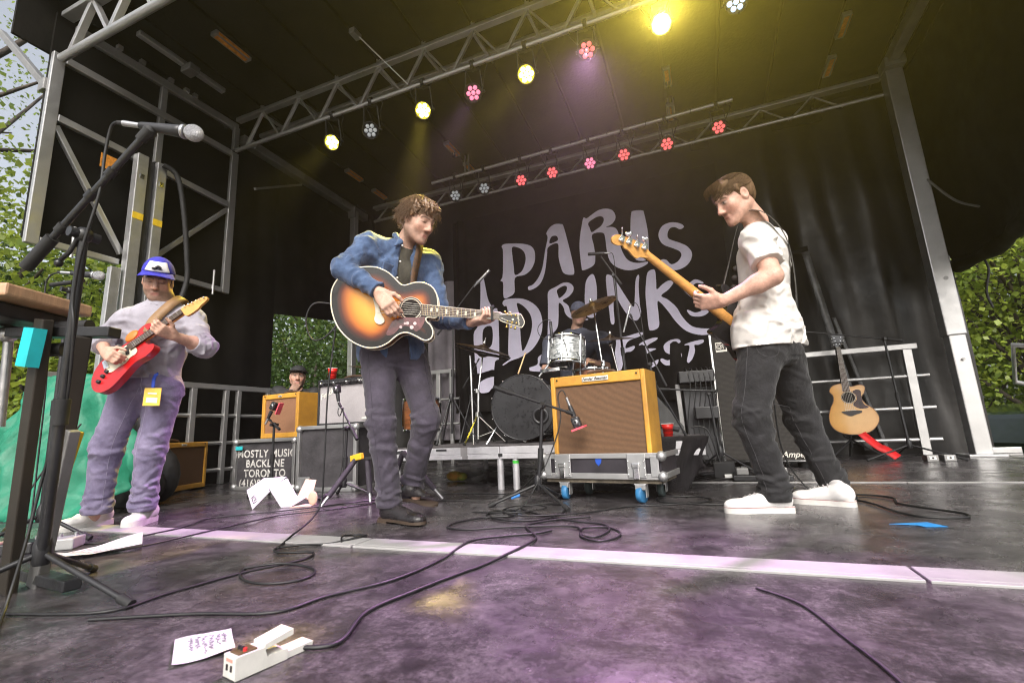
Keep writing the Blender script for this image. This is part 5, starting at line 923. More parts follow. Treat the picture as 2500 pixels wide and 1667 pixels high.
# ================================================================ small things on the stage
def cup(loc, label):
    t = thing('plastic_cup', label, 'cup', loc)
    m = MB(); m.lathe([(0.0, 0.002), (0.030, 0.002), (0.033, 0.0), (0.0345, 0.04), (0.036, 0.042), (0.0375, 0.075), (0.039, 0.077), (0.0455, 0.115), (0.043, 0.114), (0.032, 0.012), (0.0, 0.012)], n=22); m.build('cup', pm('red_plastic', (0.62, 0.02, 0.015), 0.3, 0, 0.06, 20), t)
    m = MB(); m.tube([(0.0455 * math.cos(a), 0.0455 * math.sin(a), 0.115) for a in [i * PI / 12 for i in range(24)]], 0.0028, 6, closed=True); m.build('rim', WHITE, t)
cup((-3.26, 3.53, 1.0), 'red plastic cup standing on the silver-fronted amplifier')
cup((-0.27, 3.80, 0.342), 'red plastic cup standing on the riser corner behind the tall tweed amplifier')
PAPER = pm('white_paper', (0.50, 0.50, 0.51), 0.8, 0, 0.05, 12)
CARD = pm('kraft_card', (0.62, 0.42, 0.32), 0.8, 0, 0.08, 12)
t = thing('open_box', 'open white cardboard box with printed square on the floor', 'box', (-2.95, 2.66, 0), R_(18))
def panel4(t, nm, mat, pts):
    m = MB(); m.add(pts, [(0, 1, 2, 3)]); m.build(nm, mat, t, solid=0.004)
panel4(t, 'side', PAPER, [(-0.16, -0.10, 0.12), (-0.06, -0.18, 0.0), (-0.0, -0.08, 0.105), (-0.11, 0.02, 0.19)][::1])
panel4(t, 'side', PAPER, [(-0.16, -0.10, 0.12), (-0.11, 0.02, 0.19), (0.03, 0.08, 0.19), (-0.02, -0.02, 0.12)])
panel4(t, 'side', PAPER, [(-0.02, -0.06, 0.125), (0.04, 0.07, 0.18), (0.17, -0.02, 0.06), (0.12, -0.14, 0.003)])
panel4(t, 'flap', PAPER, [(0.12, -0.14, 0.003), (0.19, -0.14, 0.003), (0.24, -0.02, 0.05), (0.17, -0.02, 0.06)])
panel4(t, 'flap', CARD, [(0.17, -0.02, 0.05), (0.27, -0.01, 0.03), (0.27, 0.06, 0.16), (0.19, 0.06, 0.17)])
panel4(t, 'flap', CARD, [(0.19, -0.15, 0.002), (0.33, -0.13, 0.004), (0.33, -0.04, 0.006), (0.24, -0.03, 0.004)])
m = MB(); m.ball((0.315, -0.075, 0.05), 0.05, 12, (0.7, 0.2, 1.0)); m.build('round_flap', CARD, t)
_u = (Vector((-0.06, -0.18, 0.0)) - Vector((-0.16, -0.10, 0.12))).normalized(); _v = (Vector((-0.11, 0.02, 0.19)) - Vector((-0.16, -0.10, 0.12))).normalized(); _w = _u.cross(_v).normalized()
Fq = Matrix((_u, _v, _w)).transposed(); cc = Vector((-0.075, -0.125, 0.065))
if _w.y > 0: Fq = Matrix((_u, -_v, -_w)).transposed()
m = MB(); m.tube([cc + Fq @ Vector(p) for p in ((-0.026, -0.026, 0.005), (0.026, -0.026, 0.005), (0.026, 0.026, 0.005), (-0.026, 0.026, 0.005))], 0.003, 4, closed=True); m.tube([cc + Fq @ Vector(p) for p in ((-0.012, -0.014, 0.005), (-0.012, 0.014, 0.005), (0.012, -0.014, 0.005), (0.012, 0.014, 0.005))], 0.003, 4); m.build('printed_square', INK, t)
GREYINK = pm('grey_ink', (0.22, 0.22, 0.24), 0.7)
def paper(label, c, rot, w, h, lines, curl=0.012):
    t = thing('setlist_paper', label, 'paper', (c[0], c[1], 0.003), rot)
    f = lambda u, v: ((u - 0.5) * w, (v - 0.5) * h, 0.002 + curl * (math.sin(u * 4 + 1) * math.sin(v * 5) + 1) * 0.5 * (abs(u - 0.5) + abs(v - 0.5)))
    m = MB(); m.sheet(f, 12, 12); m.build('sheet', PAPER, t)
    rr = random.Random(3)
    for i in range(lines):
        vv = 0.85 - 0.68 * i / lines; uu = 0.15; m = MB(); pts = []
        L = rr.uniform(0.35, 0.7)
        for k in range(26):
            u = uu + L * k / 25; p = f(u, vv); pts.append((p[0], p[1] + rr.uniform(-0.006, 0.006), p[2] + 0.0015))
        m.tube(pts, 0.0007, 4); m.build('handwriting', GREYINK, t)
paper('handwritten set list sheet lying beside the white effect pedal', (-1.12, 0.83, 0), R_(-35), 0.155, 0.115, 6, 0.008)
paper('large crumpled white sheet on the floor by the keyboard stand', (-2.58, 1.36, 0), R_(60), 0.34, 0.20, 5, 0.05)
# white pedal in front
t = thing('effect_pedal', 'white compact effect pedal with rocker tops at the stage front', 'pedal', (-0.915, 0.80, 0), R_(-12)); t.scale = (0.68, 0.68, 0.68)
PW = pm('cream_plastic', (0.56, 0.55, 0.51), 0.45, 0, 0.06, 14)
m = MB(); m.prism([(-0.085, 0), (0.075, 0), (0.075, 0.03), (0.01, 0.032), (0.0, 0.06), (-0.085, 0.062)], Matrix(((0, 0, 1), (1, 0, 0), (0, 1, 0))), (0, 0, 0.002), -0.034, 0.034); m.build('body', PW, t, bevel=0.003)
m = MB(); m.box((0, -0.045, 0.0645), (0.05, 0.055, 0.005)); m.build('control_face', pm('brown_face', (0.10, 0.07, 0.03), 0.4), t)
for i in range(3):
    m = MB(); m.rod((-0.016 + 0.016 * i, -0.05, 0.066), (-0.016 + 0.016 * i, -0.05, 0.076), 0.0058, n=10); m.build('knob', BLK if i != 2 else pm('red_knob', (0.5, 0.03, 0.03), 0.4), t)
m = MB(); m.prism([(0.0, 0.0), (0.090, 0.012), (0.090, 0.030), (0.0, 0.016)], Matrix(((0, 0, 1), (1, 0, 0), (0, 1, 0))), (0, 0.002, 0.055), -0.034, 0.034); m.build('treadle', PW, t, bevel=0.002)
m = MB(); m.prism([(0.0, 0.0), (0.085, 0.0), (0.09, 0.02), (0.0, 0.02)], Matrix(((0, 0, 1), (1, 0, 0), (0, 1, 0))), (0, 0.0765, 0.002), -0.030, 0.030); m.build('jack_block', PW, t, bevel=0.002)
for x in (-0.012, 0.012):
    m = MB(); m.box((x, -0.0858, 0.032), (0.009, 0.003, 0.016)); m.build('socket', INK, t)
m = MB(); m.box((0.0, -0.0858, 0.052), (0.034, 0.002, 0.008)); m.build('red_print', pm('faded_red_print', (0.6, 0.25, 0.2), 0.6), t)
m = MB(); m.add([(-0.05, 0, 0), (0.11, 0.02, 0), (0.125, -0.075, 0), (0.045, -0.07, 0), (0.035, -0.03, 0)], [(0, 1, 2, 3, 4)]); o = m.build('blue_floor_tape', pm('blue_painter_tape', (0.03, 0.25, 0.62), 0.6), solid=0.0015); o.location = (0.72, 2.55, 0.003); o.rotation_euler = (0, 0, R_(15)); tag(o, 'bright blue tape arrow stuck to the glossy floor', 'tape')
m = MB(); m.add([(-0.03, -0.14, 0), (0.04, -0.14, 0), (0.06, 0.12, 0), (-0.06, 0.14, 0)], [(0, 1, 2, 3)]); o = m.build('black_floor_tape', INK, solid=0.0015); o.location = (-1.72, 3.05, 0.003); o.rotation_euler = (0, 0, R_(-25)); tag(o, 'black tape strip on the floor before the riser', 'tape')
# floor cables
def cable(label, pts, r=0.0045, n=8, wob=0.0, group=None):
    P = [Vector((p[0], p[1], p[2] if len(p) > 2 else r + 0.002)) for p in pts]
    m = MB(); m.tube(catmull(P, n), r, 6); o = m.build('floor_cable', CABLE); tag(o, label, 'cable', group); return o
cable('long cable curving from the singer\'s coil towards the front pedal', [(-0.98, 0.87), (-0.90, 0.88), (-0.82, 0.93), (-0.88, 1.1), (-0.85, 1.27), (-0.8, 1.46), (-0.76, 1.59), (-0.71, 1.83, 0.014), (-0.72, 2.0), (-0.78, 2.1), (-0.85, 2.25), (-0.75, 2.4), (-0.6, 2.5)], 0.0052)
cable('second long cable crossing the white strip to the set list', [(-1.6, 0.85), (-1.35, 0.96), (-1.13, 1.03), (-1.08, 1.17), (-0.98, 1.35), (-0.95, 1.6), (-0.96, 1.85, 0.014), (-0.87, 2.0), (-0.75, 2.08), (-0.70, 2.15)], 0.0048)
cable('cable running left from a small loop towards the keyboard', [(-1.95, 0.8), (-1.63, 0.9), (-1.61, 1.07), (-1.57, 1.3), (-1.49, 1.48), (-1.54, 1.58), (-1.68, 1.55), (-1.76, 1.60), (-1.70, 1.68), (-1.59, 1.72), (-1.51, 1.83, 0.014), (-1.53, 1.90), (-1.60, 1.89), (-1.58, 1.80, 0.02), (-1.54, 1.75)], 0.0045)
cable('oval cable loop lying on the floor left of the front', [(-1.60, 1.32, 0.012), (-1.52, 1.40, 0.012), (-1.40, 1.41), (-1.31, 1.36), (-1.29, 1.28), (-1.36, 1.22), (-1.46, 1.22), (-1.56, 1.27), (-1.61, 1.33)], 0.0045)
cable('cable trailing from the guitarist\'s white shoes to the cases', [(-3.0, 1.42), (-2.82, 1.48), (-2.76, 1.58), (-2.73, 1.86, 0.014), (-2.89, 2.09), (-2.83, 2.21), (-2.61, 2.44), (-2.4, 2.75), (-2.2, 3.1)], 0.0045)
cable('cable running beside the white paper towards the road cases', [(-2.7, 1.2), (-2.49, 1.43), (-2.45, 1.82, 0.014), (-2.5, 2.22), (-2.47, 2.32), (-2.25, 2.61), (-2.0, 3.2), (-1.6, 3.3), (-1.2, 3.2)], 0.0042)
cable('cable looping over the glossy floor beside the white sneakers', [(0.45, 3.5), (0.78, 3.39), (0.90, 3.28), (0.87, 3.08), (0.93, 2.95), (1.02, 2.82), (1.00, 2.71), (0.86, 2.69), (0.79, 2.80), (0.72, 3.16), (0.5, 3.3)], 0.0055)
cable('thin dark line in the right foreground', [(0.08, 1.54), (0.17, 1.44), (0.22, 1.26), (0.26, 1.1), (0.28, 0.9), (0.3, 0.5)], 0.0035)  # thin dark line drawn as a tube along the floor
cable('tangled cable coil on the floor beside the singer\'s boots', [(-1.23, 2.13), (-1.24, 2.25), (-1.16, 2.40), (-1.02, 2.47), (-1.06, 2.62), (-1.17, 2.62), (-1.18, 2.49), (-1.08, 2.38), (-0.95, 2.34), (-0.82, 2.41), (-0.78, 2.62), (-0.84, 2.84), (-0.98, 2.88), (-1.08, 2.78), (-1.02, 2.65), (-0.85, 2.5), (-0.66, 2.38), (-0.51, 2.33), (-0.45, 2.22), (-0.47, 2.07), (-0.54, 2.08), (-0.57, 2.22), (-0.48, 2.26), (-0.40, 2.18), (-0.39, 2.07), (-0.45, 1.99), (-0.54, 2.06), (-0.62, 2.25), (-0.9, 2.2), (-1.1, 2.1), (-1.22, 2.12)], 0.0048, 8)
cable('second coil of cable tangled before the tall tweed amplifier', [(-1.3, 2.55), (-1.12, 2.5, 0.014), (-0.98, 2.55, 0.014), (-0.9, 2.7, 0.014), (-1.0, 2.78, 0.014), (-1.12, 2.7, 0.014), (-1.1, 2.52, 0.018), (-0.95, 2.42, 0.018), (-0.75, 2.5, 0.014), (-0.62, 2.65), (-0.45, 2.85), (-0.2, 2.95), (-0.02, 3.1), (-0.1, 3.25), (-0.3, 3.2), (-0.28, 3.02), (0.1, 2.98), (0.3, 3.3)], 0.0042)
cable('cable hanging from the riser down to the floor tangle', [(-1.2, 3.53, 0.3), (-1.22, 3.4, 0.12), (-1.35, 3.1), (-1.7, 2.95), (-2.0, 2.9)], 0.0042)
cable('thick black cable mess on the floor left of the bass cabinet', [(-0.15, 4.4), (0.05, 4.55), (0.25, 4.45), (0.2, 4.25), (0.0, 4.2), (-0.12, 4.35, 0.016), (0.1, 4.6, 0.016), (0.32, 4.7, 0.012), (0.3, 4.3, 0.012), (0.05, 4.15, 0.02), (-0.1, 4.5, 0.02), (0.2, 4.9)], 0.006)
cable('pale grey cable arching from the riser to the power box', [(-0.12, 4.3, 0.42), (0.0, 4.3, 0.40), (0.06, 4.3, 0.2), (0.08, 4.3, 0.06)], 0.008)
cable('thin cable sweeping down the bass player\'s trouser leg to the floor', [(0.42, 3.35, 0.8), (0.41, 3.34, 0.3), (0.5, 3.2, 0.06), (0.65, 3.1), (0.75, 3.3)], 0.004)
t = thing('power_box', 'black stage power box with white plugs among the cables', 'power box', (0.10, 4.32, 0))
m = MB(); m.box((0, 0, 0.07), (0.16, 0.12, 0.13)); m.build('case', RUB, t, bevel=0.008)
m = MB(); m.box((0.03, -0.075, 0.02), (0.07, 0.04, 0.04)); m.build('plug', WHITE, t, bevel=0.005)
# small metal rack of electronics left of the bass cabinet
t = thing('equipment_rack', 'open metal rack with hanging cables beside the bass cabinet', 'rack', (-0.02, 5.35, 0), R_(8))
for x in (-0.2, 0.16):
    m = MB(); m.bar((x, 0, 0), (x - 0.02, 0, 0.86), 0.045, 0.05); m.build('upright', ALU_D, t, bevel=0.003)
m = MB(); m.box((0.0, 0.12, 0.45), (0.32, 0.2, 0.75)); m.build('case', pm('dark_grey_case', (0.06, 0.06, 0.065), 0.5), t, bevel=0.006)
m = MB(); m.box((-0.04, -0.05, 0.92), (0.34, 0.25, 0.12)); m.build('mixer', BLK, t, bevel=0.008)
for i in range(6):
    m = MB(); x = -0.15 + 0.05 * i; m.tube(catmull([(x, -0.1, 0.98), (x + 0.02, -0.16, 1.0), (x + 0.04, -0.18, 0.8), (x - 0.02, -0.15, 0.4), (x + 0.05, -0.2, 0.05)], 5), 0.006, 6); m.build('patch_cable', CABLE, t)
m = MB(); m.box((0.02, -0.12, 0.55), (0.22, 0.14, 0.12)); m.build('power_unit', BLK, t, bevel=0.008)
t = thing('monitor_wedge', 'grey plastic monitor speaker tilted behind the tall tweed amplifier', 'speaker', (-0.42, 5.1, RZ + 0.0), R_(12))
m = MB(); m.prism([(-0.22, 0.0), (0.20, 0.0), (0.22, 0.08), (-0.06, 0.46), (-0.14, 0.47), (-0.2, 0.4)], F_FRONT, (0, 0, 0), -0.3, 0.0); m.build('cabinet', pm('grey_plastic', (0.05, 0.05, 0.05), 0.6, 0, 0.15, 10, bump=0.4, bs=200), t, bevel=0.015)
m = MB(); m.rod((-0.12, -0.001, 0.38), (-0.12, -0.012, 0.38), 0.02, n=14); m.build('screw_cap', BLK, t)
m = MB(); m.bar((-0.05, -0.012, 0.12), (0.17, -0.012, 0.06), 0.05, 0.02, hint=(0, 1, 0)); m.build('carry_handle', BLK, t, bevel=0.008)
# pedalboard by the bass player and a small blue-lit box
t = thing('pedal_board', 'small pedalboard with a red indicator light behind the bass player\'s feet', 'pedalboard', (0.35, 4.15, 0))
m = MB(); m.box((0, 0, 0.03), (0.4, 0.2, 0.04)); m.build('board', BLK, t, bevel=0.006)
for i in range(3):
    m = MB(); m.box((-0.13 + 0.13 * i, 0.0, 0.075), (0.085, 0.12, 0.05)); p = m.build('pedal', (ALU_D, BLKMET, ALU_D)[i], t, bevel=0.006)
    m = MB(); m.rod((-0.13 + 0.13 * i, -0.03, 0.1), (-0.13 + 0.13 * i, -0.03, 0.112), 0.01); m.build('switch', CHROME, p)
m = MB(); m.ball((0.13, -0.045, 0.105), 0.008, 8); m.build('indicator', pm('red_led', (0.5, 0.02, 0.02), 0.3, emit=(1, 0.05, 0.02), es=6), t)
m = MB(); m.box((0, 0, 0.012), (0.07, 0.06, 0.024)); m.box((0, 0, 0.035), (0.045, 0.04, 0.025)); o = m.build('power_brick', WHITE, bevel=0.004); o.location = (0.47, 4.45, 0); o.rotation_euler = (0, 0, 0.4); tag(o, 'white plug block on the floor under the bass cabinet', 'plug')
for x in (1.93, 2.02):
    pass
t = thing('effect_pedal', 'pair of small silver foot switches near the right stand base', 'pedal', (2.0, 5.75, 0))
m = MB(); m.box((-0.06, 0, 0.03), (0.09, 0.12, 0.06)); m.box((0.07, 0, 0.03), (0.09, 0.12, 0.06)); m.build('body', ALU_D, t, bevel=0.006)
for x in (-0.06, 0.07):
    m = MB(); m.box((x, -0.0605, 0.035), (0.05, 0.004, 0.03)); m.build('plate', WHITE, t); m = MB(); m.rod((x, -0.063, 0.035), (x, -0.065, 0.035), 0.009); m.build('button', INK, t)
# green tarpaulin at the left
GT = pm('green_tarpaulin', (0.018, 0.20, 0.12), 0.55, 0, 0.2, 3, bump=1.0, bs=9, spec=0.3, col2=(0.010, 0.125, 0.07), rvar=0.1)
def gt(u, v):
    x = -4.85 + 1.02 * u; s = max(0.0, 1 - max(0, (u - 0.55)) * 1.7)
    z = 0.005 + (1.03 * s) * v ** 0.8
    y = 1.75 + 0.30 * u + 0.30 * v - 0.12 * math.sin(v * PI) * 0.6 + 0.05 * math.sin(u * 17 + v * 3) * (1 - v) + 0.032 * abs(math.sin(u * 21 + 6 * v)) * (1 - 0.5 * v) + 0.03 * abs(math.sin(v * 11 + u * 14)) - 0.02 * abs(math.sin(u * 37 - 9 * v))
    if v < 0.12: y -= (0.12 - v) * 1.2
    return (x + 0.02 * math.sin(v * 13), y, z)
m = MB(); m.sheet(gt, 60, 40); o = m.build('green_tarpaulin', GT, solid=0.004); tag(o, 'crumpled green tarpaulin heaped against the left barrier', 'tarpaulin')
# support under the tarpaulin so that it rests on something
t = thing('covered_box', 'grey crate hidden under the green tarpaulin', 'crate', (-4.35, 2.35, 0)); m = MB(); m.box((-0.1, 0.12, 0.45), (0.7, 0.2, 0.9)); m.build('body', LAMB, t, bevel=0.01); m = MB(); m.box((-0.1, 0.12, 0.91), (0.72, 0.22, 0.02)); m.build('lid', ALU_D, t)
cable('thin cable bowing against the green tarpaulin', [(-3.74, 1.82, 0.62), (-3.80, 1.72, 0.4), (-3.84, 1.64, 0.2), (-3.80, 1.56, 0.05), (-3.7, 1.5, 0.01), (-3.5, 1.5)], 0.006)
# floor pedalboard by the guitarist's feet, cut by the keyboard stand
t = thing('pedal_board', 'low pedalboard with beige and black pedals by the white sneakers', 'pedalboard', (-2.98, 1.30, 0), R_(40))
for i, (mt, l) in enumerate(((CARD, 0.12), (BLK, 0.13), (pm('grey_pedal', (0.3, 0.3, 0.3), 0.4), 0.11))):
    m = MB(); m.box((-0.16 + 0.15 * i, 0, 0.028), (0.12, l, 0.05)); p = m.build('pedal', mt, t, bevel=0.006)
    for k in (-1, 1):
        m = MB(); m.rod((-0.16 + 0.15 * i + 0.03 * k, 0.03, 0.05), (-0.16 + 0.15 * i + 0.03 * k, 0.03, 0.068), 0.008); m.build('knob', NICK, p)
m = MB(); m.box((0, 0, 0.0015), (0.55, 0.2, 0.003)); m.build('base', BLK, t)
# ================================================================ people: implicit surfaces
def npv(p): return np.array(p, dtype=np.float64)
class SDF:
    """union of tapered capsules and ellipsoids with smooth blends; turned into one continuous mesh"""
    def __init__(s): s.p = []; s.cuts = []; s.disp = None
    def cone(s, a, b, ra, rb, k=0.03, op='add'): s.p.append(('c', npv(a), npv(b), ra, rb, k, op)); return s
    def ell(s, c, r, rot=None, k=0.03, op='add'): s.p.append(('e', npv(c), npv(r), np.eye(3) if rot is None else np.array(rot), 0, k, op)); return s
    def chain(s, pts, rs, k=0.03):
        for i in range(len(pts) - 1): s.cone(pts[i], pts[i + 1], rs[i], rs[i + 1], k)
        return s
    def cut(s, p, n, near=None, rad=None): s.cuts.append((npv(p), npv(n) / np.linalg.norm(npv(n)), None if near is None else npv(near), rad)); return s
    def bounds(s):
        lo = np.full(3, 1e9); hi = np.full(3, -1e9)
        for q in s.p:
            if q[6] != 'add': continue
            if q[0] == 'c':
                for c, r in ((q[1], q[3]), (q[2], q[4])): lo = np.minimum(lo, c - r); hi = np.maximum(hi, c + r)
            else:
                r = q[2].max(); lo = np.minimum(lo, q[1] - r); hi = np.maximum(hi, q[1] + r)
        return lo, hi
    def grid(s, h):
        lo, hi = s.bounds(); lo = lo - 4 * h - 0.02; n = np.ceil((hi + 4 * h + 0.02 - lo) / h).astype(int) + 1
        D = np.full(n, 1.0, dtype=np.float32)
        for q in s.p:
            if q[0] == 'c': l0 = np.minimum(q[1] - q[3], q[2] - q[4]); h0 = np.maximum(q[1] + q[3], q[2] + q[4])
            else: r = q[2].max(); l0 = q[1] - r; h0 = q[1] + r
            mg = q[5] + 3.5 * h + 0.012
            i0 = np.clip(np.floor((l0 - mg - lo) / h).astype(int), 0, n - 1); i1 = np.clip(np.ceil((h0 + mg - lo) / h).astype(int) + 1, 1, n)
            if np.any(i1 <= i0): continue
            X = (lo[0] + h * np.arange(i0[0], i1[0]))[:, None, None].astype(np.float32); Y = (lo[1] + h * np.arange(i0[1], i1[1]))[None, :, None].astype(np.float32); Z = (lo[2] + h * np.arange(i0[2], i1[2]))[None, None, :].astype(np.float32)
            if q[0] == 'c':
                a, b = q[1], q[2]; ba = b - a; L2 = float(ba @ ba) + 1e-12
                px, py, pz = X - a[0], Y - a[1], Z - a[2]
                t = np.clip((px * ba[0] + py * ba[1] + pz * ba[2]) / L2, 0, 1)
                d = np.sqrt((px - t * ba[0]) ** 2 + (py - t * ba[1]) ** 2 + (pz - t * ba[2]) ** 2) - (q[3] + (q[4] - q[3]) * t)
            else:
                Rm = q[3]; px, py, pz = X - q[1][0], Y - q[1][1], Z - q[1][2]; r = q[2]
                ux = (px * Rm[0, 0] + py * Rm[1, 0] + pz * Rm[2, 0]); uy = (px * Rm[0, 1] + py * Rm[1, 1] + pz * Rm[2, 1]); uz = (px * Rm[0, 2] + py * Rm[1, 2] + pz * Rm[2, 2])
                k0 = np.sqrt((ux / r[0]) ** 2 + (uy / r[1]) ** 2 + (uz / r[2]) ** 2); k1 = np.sqrt((ux / r[0] ** 2) ** 2 + (uy / r[1] ** 2) ** 2 + (uz / r[2] ** 2) ** 2)
                d = k0 * (k0 - 1.0) / np.maximum(k1, 1e-6)
            sl = (slice(i0[0], i1[0]), slice(i0[1], i1[1]), slice(i0[2], i1[2])); o = D[sl]; k = max(q[5], 1e-4)
            if q[6] == 'add':
                hh = np.maximum(k - np.abs(o - d), 0) / k; D[sl] = np.minimum(o, d) - hh * hh * k * 0.25
            else:
                hh = np.maximum(k - np.abs(o + d), 0) / k; D[sl] = np.maximum(o, -d) + hh * hh * k * 0.25
        if s.disp is not None:
            idx = np.nonzero(np.abs(D) < 0.035)
            P = np.stack([lo[i] + h * idx[i] for i in range(3)], 1)
            D[idx] += s.disp(P).astype(np.float32)
        for (p, nn, near, rad) in s.cuts:
            ax = [lo[i] + h * np.arange(n[i]) for i in range(3)]
            pl = ((ax[0] - p[0]) * nn[0])[:, None, None] + ((ax[1] - p[1]) * nn[1])[None, :, None] + ((ax[2] - p[2]) * nn[2])[None, None, :]
            pl = pl.astype(np.float32)
            if near is not None:
                rr = np.sqrt(((ax[0] - near[0]) ** 2)[:, None, None] + ((ax[1] - near[1]) ** 2)[None, :, None] + ((ax[2] - near[2]) ** 2)[None, None, :]).astype(np.float32) - rad
                pl = np.where(rr < 0, pl, -1.0)
            D = np.maximum(D, pl)
        return D, lo, h
    def mesh(s, h):
        D, lo, h = s.grid(h)
        S = D < 0
        c = [S[i:S.shape[0] - 1 + i, j:S.shape[1] - 1 + j, k:S.shape[2] - 1 + k] for i in (0, 1) for j in (0, 1) for k in (0, 1)]
        al = c[0].copy(); an = c[0].copy()
        for q in c[1:]: al &= q; an |= q
        act = an & ~al
        cells = np.argwhere(act); idn = np.full(act.shape, -1, dtype=np.int32); idn[act] = np.arange(len(cells))
        acc = np.zeros((len(cells), 3)); cnt = np.zeros(len(cells))
        cor = [(i, j, k) for i in (0, 1) for j in (0, 1) for k in (0, 1)]
        val = [D[cells[:, 0] + i, cells[:, 1] + j, cells[:, 2] + k] for (i, j, k) in cor]
        for a in range(8):
            for ax in range(3):
                if cor[a][ax] == 0:
                    e = list(cor[a]); e[ax] = 1; b = cor.index(tuple(e)); va, vb = val[a], val[b]; mk = (va < 0) != (vb < 0)
                    t = np.where(mk, va / np.where(mk, va - vb, 1), 0); pt = np.tile(np.array(cor[a], float), (len(cells), 1)); pt[:, ax] += t
                    acc[mk] += pt[mk]; cnt[mk] += 1
        vs = lo + h * (cells + acc / np.maximum(cnt, 1)[:, None])
        faces = []
        for ax in range(3):
            s0 = [slice(None)] * 3; s1 = [slice(None)] * 3; s0[ax] = slice(0, -1); s1[ax] = slice(1, None)
            a, b = S[tuple(s0)], S[tuple(s1)]; e = np.argwhere(a != b); u, v = [(1, 2), (2, 0), (0, 1)][ax]
            ok = (e[:, u] > 0) & (e[:, v] > 0) & (e[:, u] < S.shape[u] - 1) & (e[:, v] < S.shape[v] - 1); e = e[ok]
            def cid(du, dv):
                f = e.copy(); f[:, u] += du; f[:, v] += dv; return idn[f[:, 0], f[:, 1], f[:, 2]]
            q = np.stack([cid(-1, -1), cid(0, -1), cid(0, 0), cid(-1, 0)], 1)
            fl = ~a[e[:, 0], e[:, 1], e[:, 2]]
            q[fl] = q[fl][:, ::-1]; faces.append(q)
        return vs, np.concatenate(faces)
def sdf_obj(name, sdf, h, mat, parent, color=None, smooth_it=1):
    vs, fs = sdf.mesh(h); L = np.array(parent.location); q_ = parent.parent
    while q_ is not None: L = L + np.array(q_.location); q_ = q_.parent
    # light smoothing to hide the grid
    if smooth_it:
        n = len(vs); a = fs.ravel(); b = np.roll(fs, -1, 1).ravel()
        for _ in range(smooth_it):
            acc = np.zeros_like(vs); cnt = np.zeros(n)
            for i in range(3): acc[:, i] = np.bincount(a, vs[b, i], n) + np.bincount(b, vs[a, i], n)
            cnt = np.bincount(a, minlength=n) + np.bincount(b, minlength=n)
            vs = vs * 0.5 + 0.5 * acc / np.maximum(cnt, 1)[:, None]
    me = bpy.data.meshes.new(name); w = vs - L
    me.vertices.add(len(w)); me.vertices.foreach_set('co', w.ravel())
    me.loops.add(fs.size); me.loops.foreach_set('vertex_index', fs.ravel().astype(np.int32))
    me.polygons.add(len(fs)); me.polygons.foreach_set('loop_start', np.arange(0, fs.size, 4, dtype=np.int32)); me.polygons.foreach_set('loop_total', np.full(len(fs), 4, dtype=np.int32))
    me.polygons.foreach_set('use_smooth', np.ones(len(fs), bool)); me.update(calc_edges=True); me.validate()
    if color is not None:
        at = me.color_attributes.new('col', 'FLOAT_COLOR', 'POINT'); c = np.ones((len(vs), 4), np.float32); c[:, :3] = color(vs); at.data.foreach_set('color', c.ravel())
    me.materials.append(mat)
    o = bpy.data.objects.new(name, me); COL.objects.link(o); o.parent = parent
    return o
def wrinkle(amp, fr, seed=0, dirs=None, lean=(0.3, 0.2, 1.0), folds=()):
    """cloth: broad warped swells everywhere, plus single creases; folds: (centre, direction, across, normal, length, width, height)"""
    r = np.random.RandomState(seed)
    W = [(unit(r.uniform(-1, 1, 3) * 0.8 + np.array(lean) * 0.9), r.uniform(0, 6.28), r.uniform(0.7, 1.4)) for _ in range(3)]
    def f(P):
        wx = 0.03 * np.sin(P[:, 2] * 17 + P[:, 0] * 9 + seed); wy = 0.03 * np.sin(P[:, 0] * 15 + P[:, 1] * 11 + 1.3 * seed); wz = 0.028 * np.sin(P[:, 1] * 16 + P[:, 0] * 12 + seed)
        Q = P + np.stack([wx, wy, wz], 1); o = np.zeros(len(P))
        for d, ph, s in W: o += np.sin((Q @ d) * fr * s + ph) * np.clip(0.5 + 0.9 * np.sin(P @ np.roll(d, 1) * 9 + ph * 2), 0, 1)
        o = amp * 0.5 * o
        P2 = P + np.stack([wy, wz, wx], 1) * 0.22
        for c, t, bb, n, L, w, h in folds:
            R3 = P2 - c; k = (np.abs(R3[:, 0]) < 0.2) & (np.abs(R3[:, 1]) < 0.2) & (np.abs(R3[:, 2]) < 0.2)
            if not k.any(): continue
            q = R3[k]; a = (q @ t) / L; e = (q @ bb + 0.25 * L * a * a) / w; g = np.exp(-a * a) * np.clip((q @ n + 0.045) / 0.03, 0, 1)
            o[k] -= h * g * (np.exp(-e * e) - 0.6 * np.exp(-(e - 1.6) ** 2))
        return o
    return f
def creases(A, B, r, n, seed, s=(0.5, 0.3), L=(0.04, 0.09), w=(0.010, 0.018), h=(0.005, 0.010), slant=0.5, side=None):
    """n creases on the limb A-B of radius r, scattered about the station s (mean, spread); side: a direction they favour"""
    g = np.random.RandomState(seed); A, B = npv(A), npv(B); ax = unit(B - A); e1 = unit(np.cross(ax, (0.31, 0.77, 0.55))); e2 = np.cross(ax, e1); o = []
    for i in range(n):
        u = g.normal(s[0], s[1]); th = g.uniform(0, 6.2832)
        if side is not None: d = npv(side); th = math.atan2(d @ e2, d @ e1) + g.normal(0, 0.8)
        nn = e1 * math.cos(th) + e2 * math.sin(th); tg = np.cross(nn, ax); sl = g.normal(0, slant); t = tg * math.cos(sl) + ax * math.sin(sl)
        o.append((A + (B - A) * u + nn * r, t, np.cross(nn, t), nn, g.uniform(*L), g.uniform(*w), g.uniform(*h)))
    return o
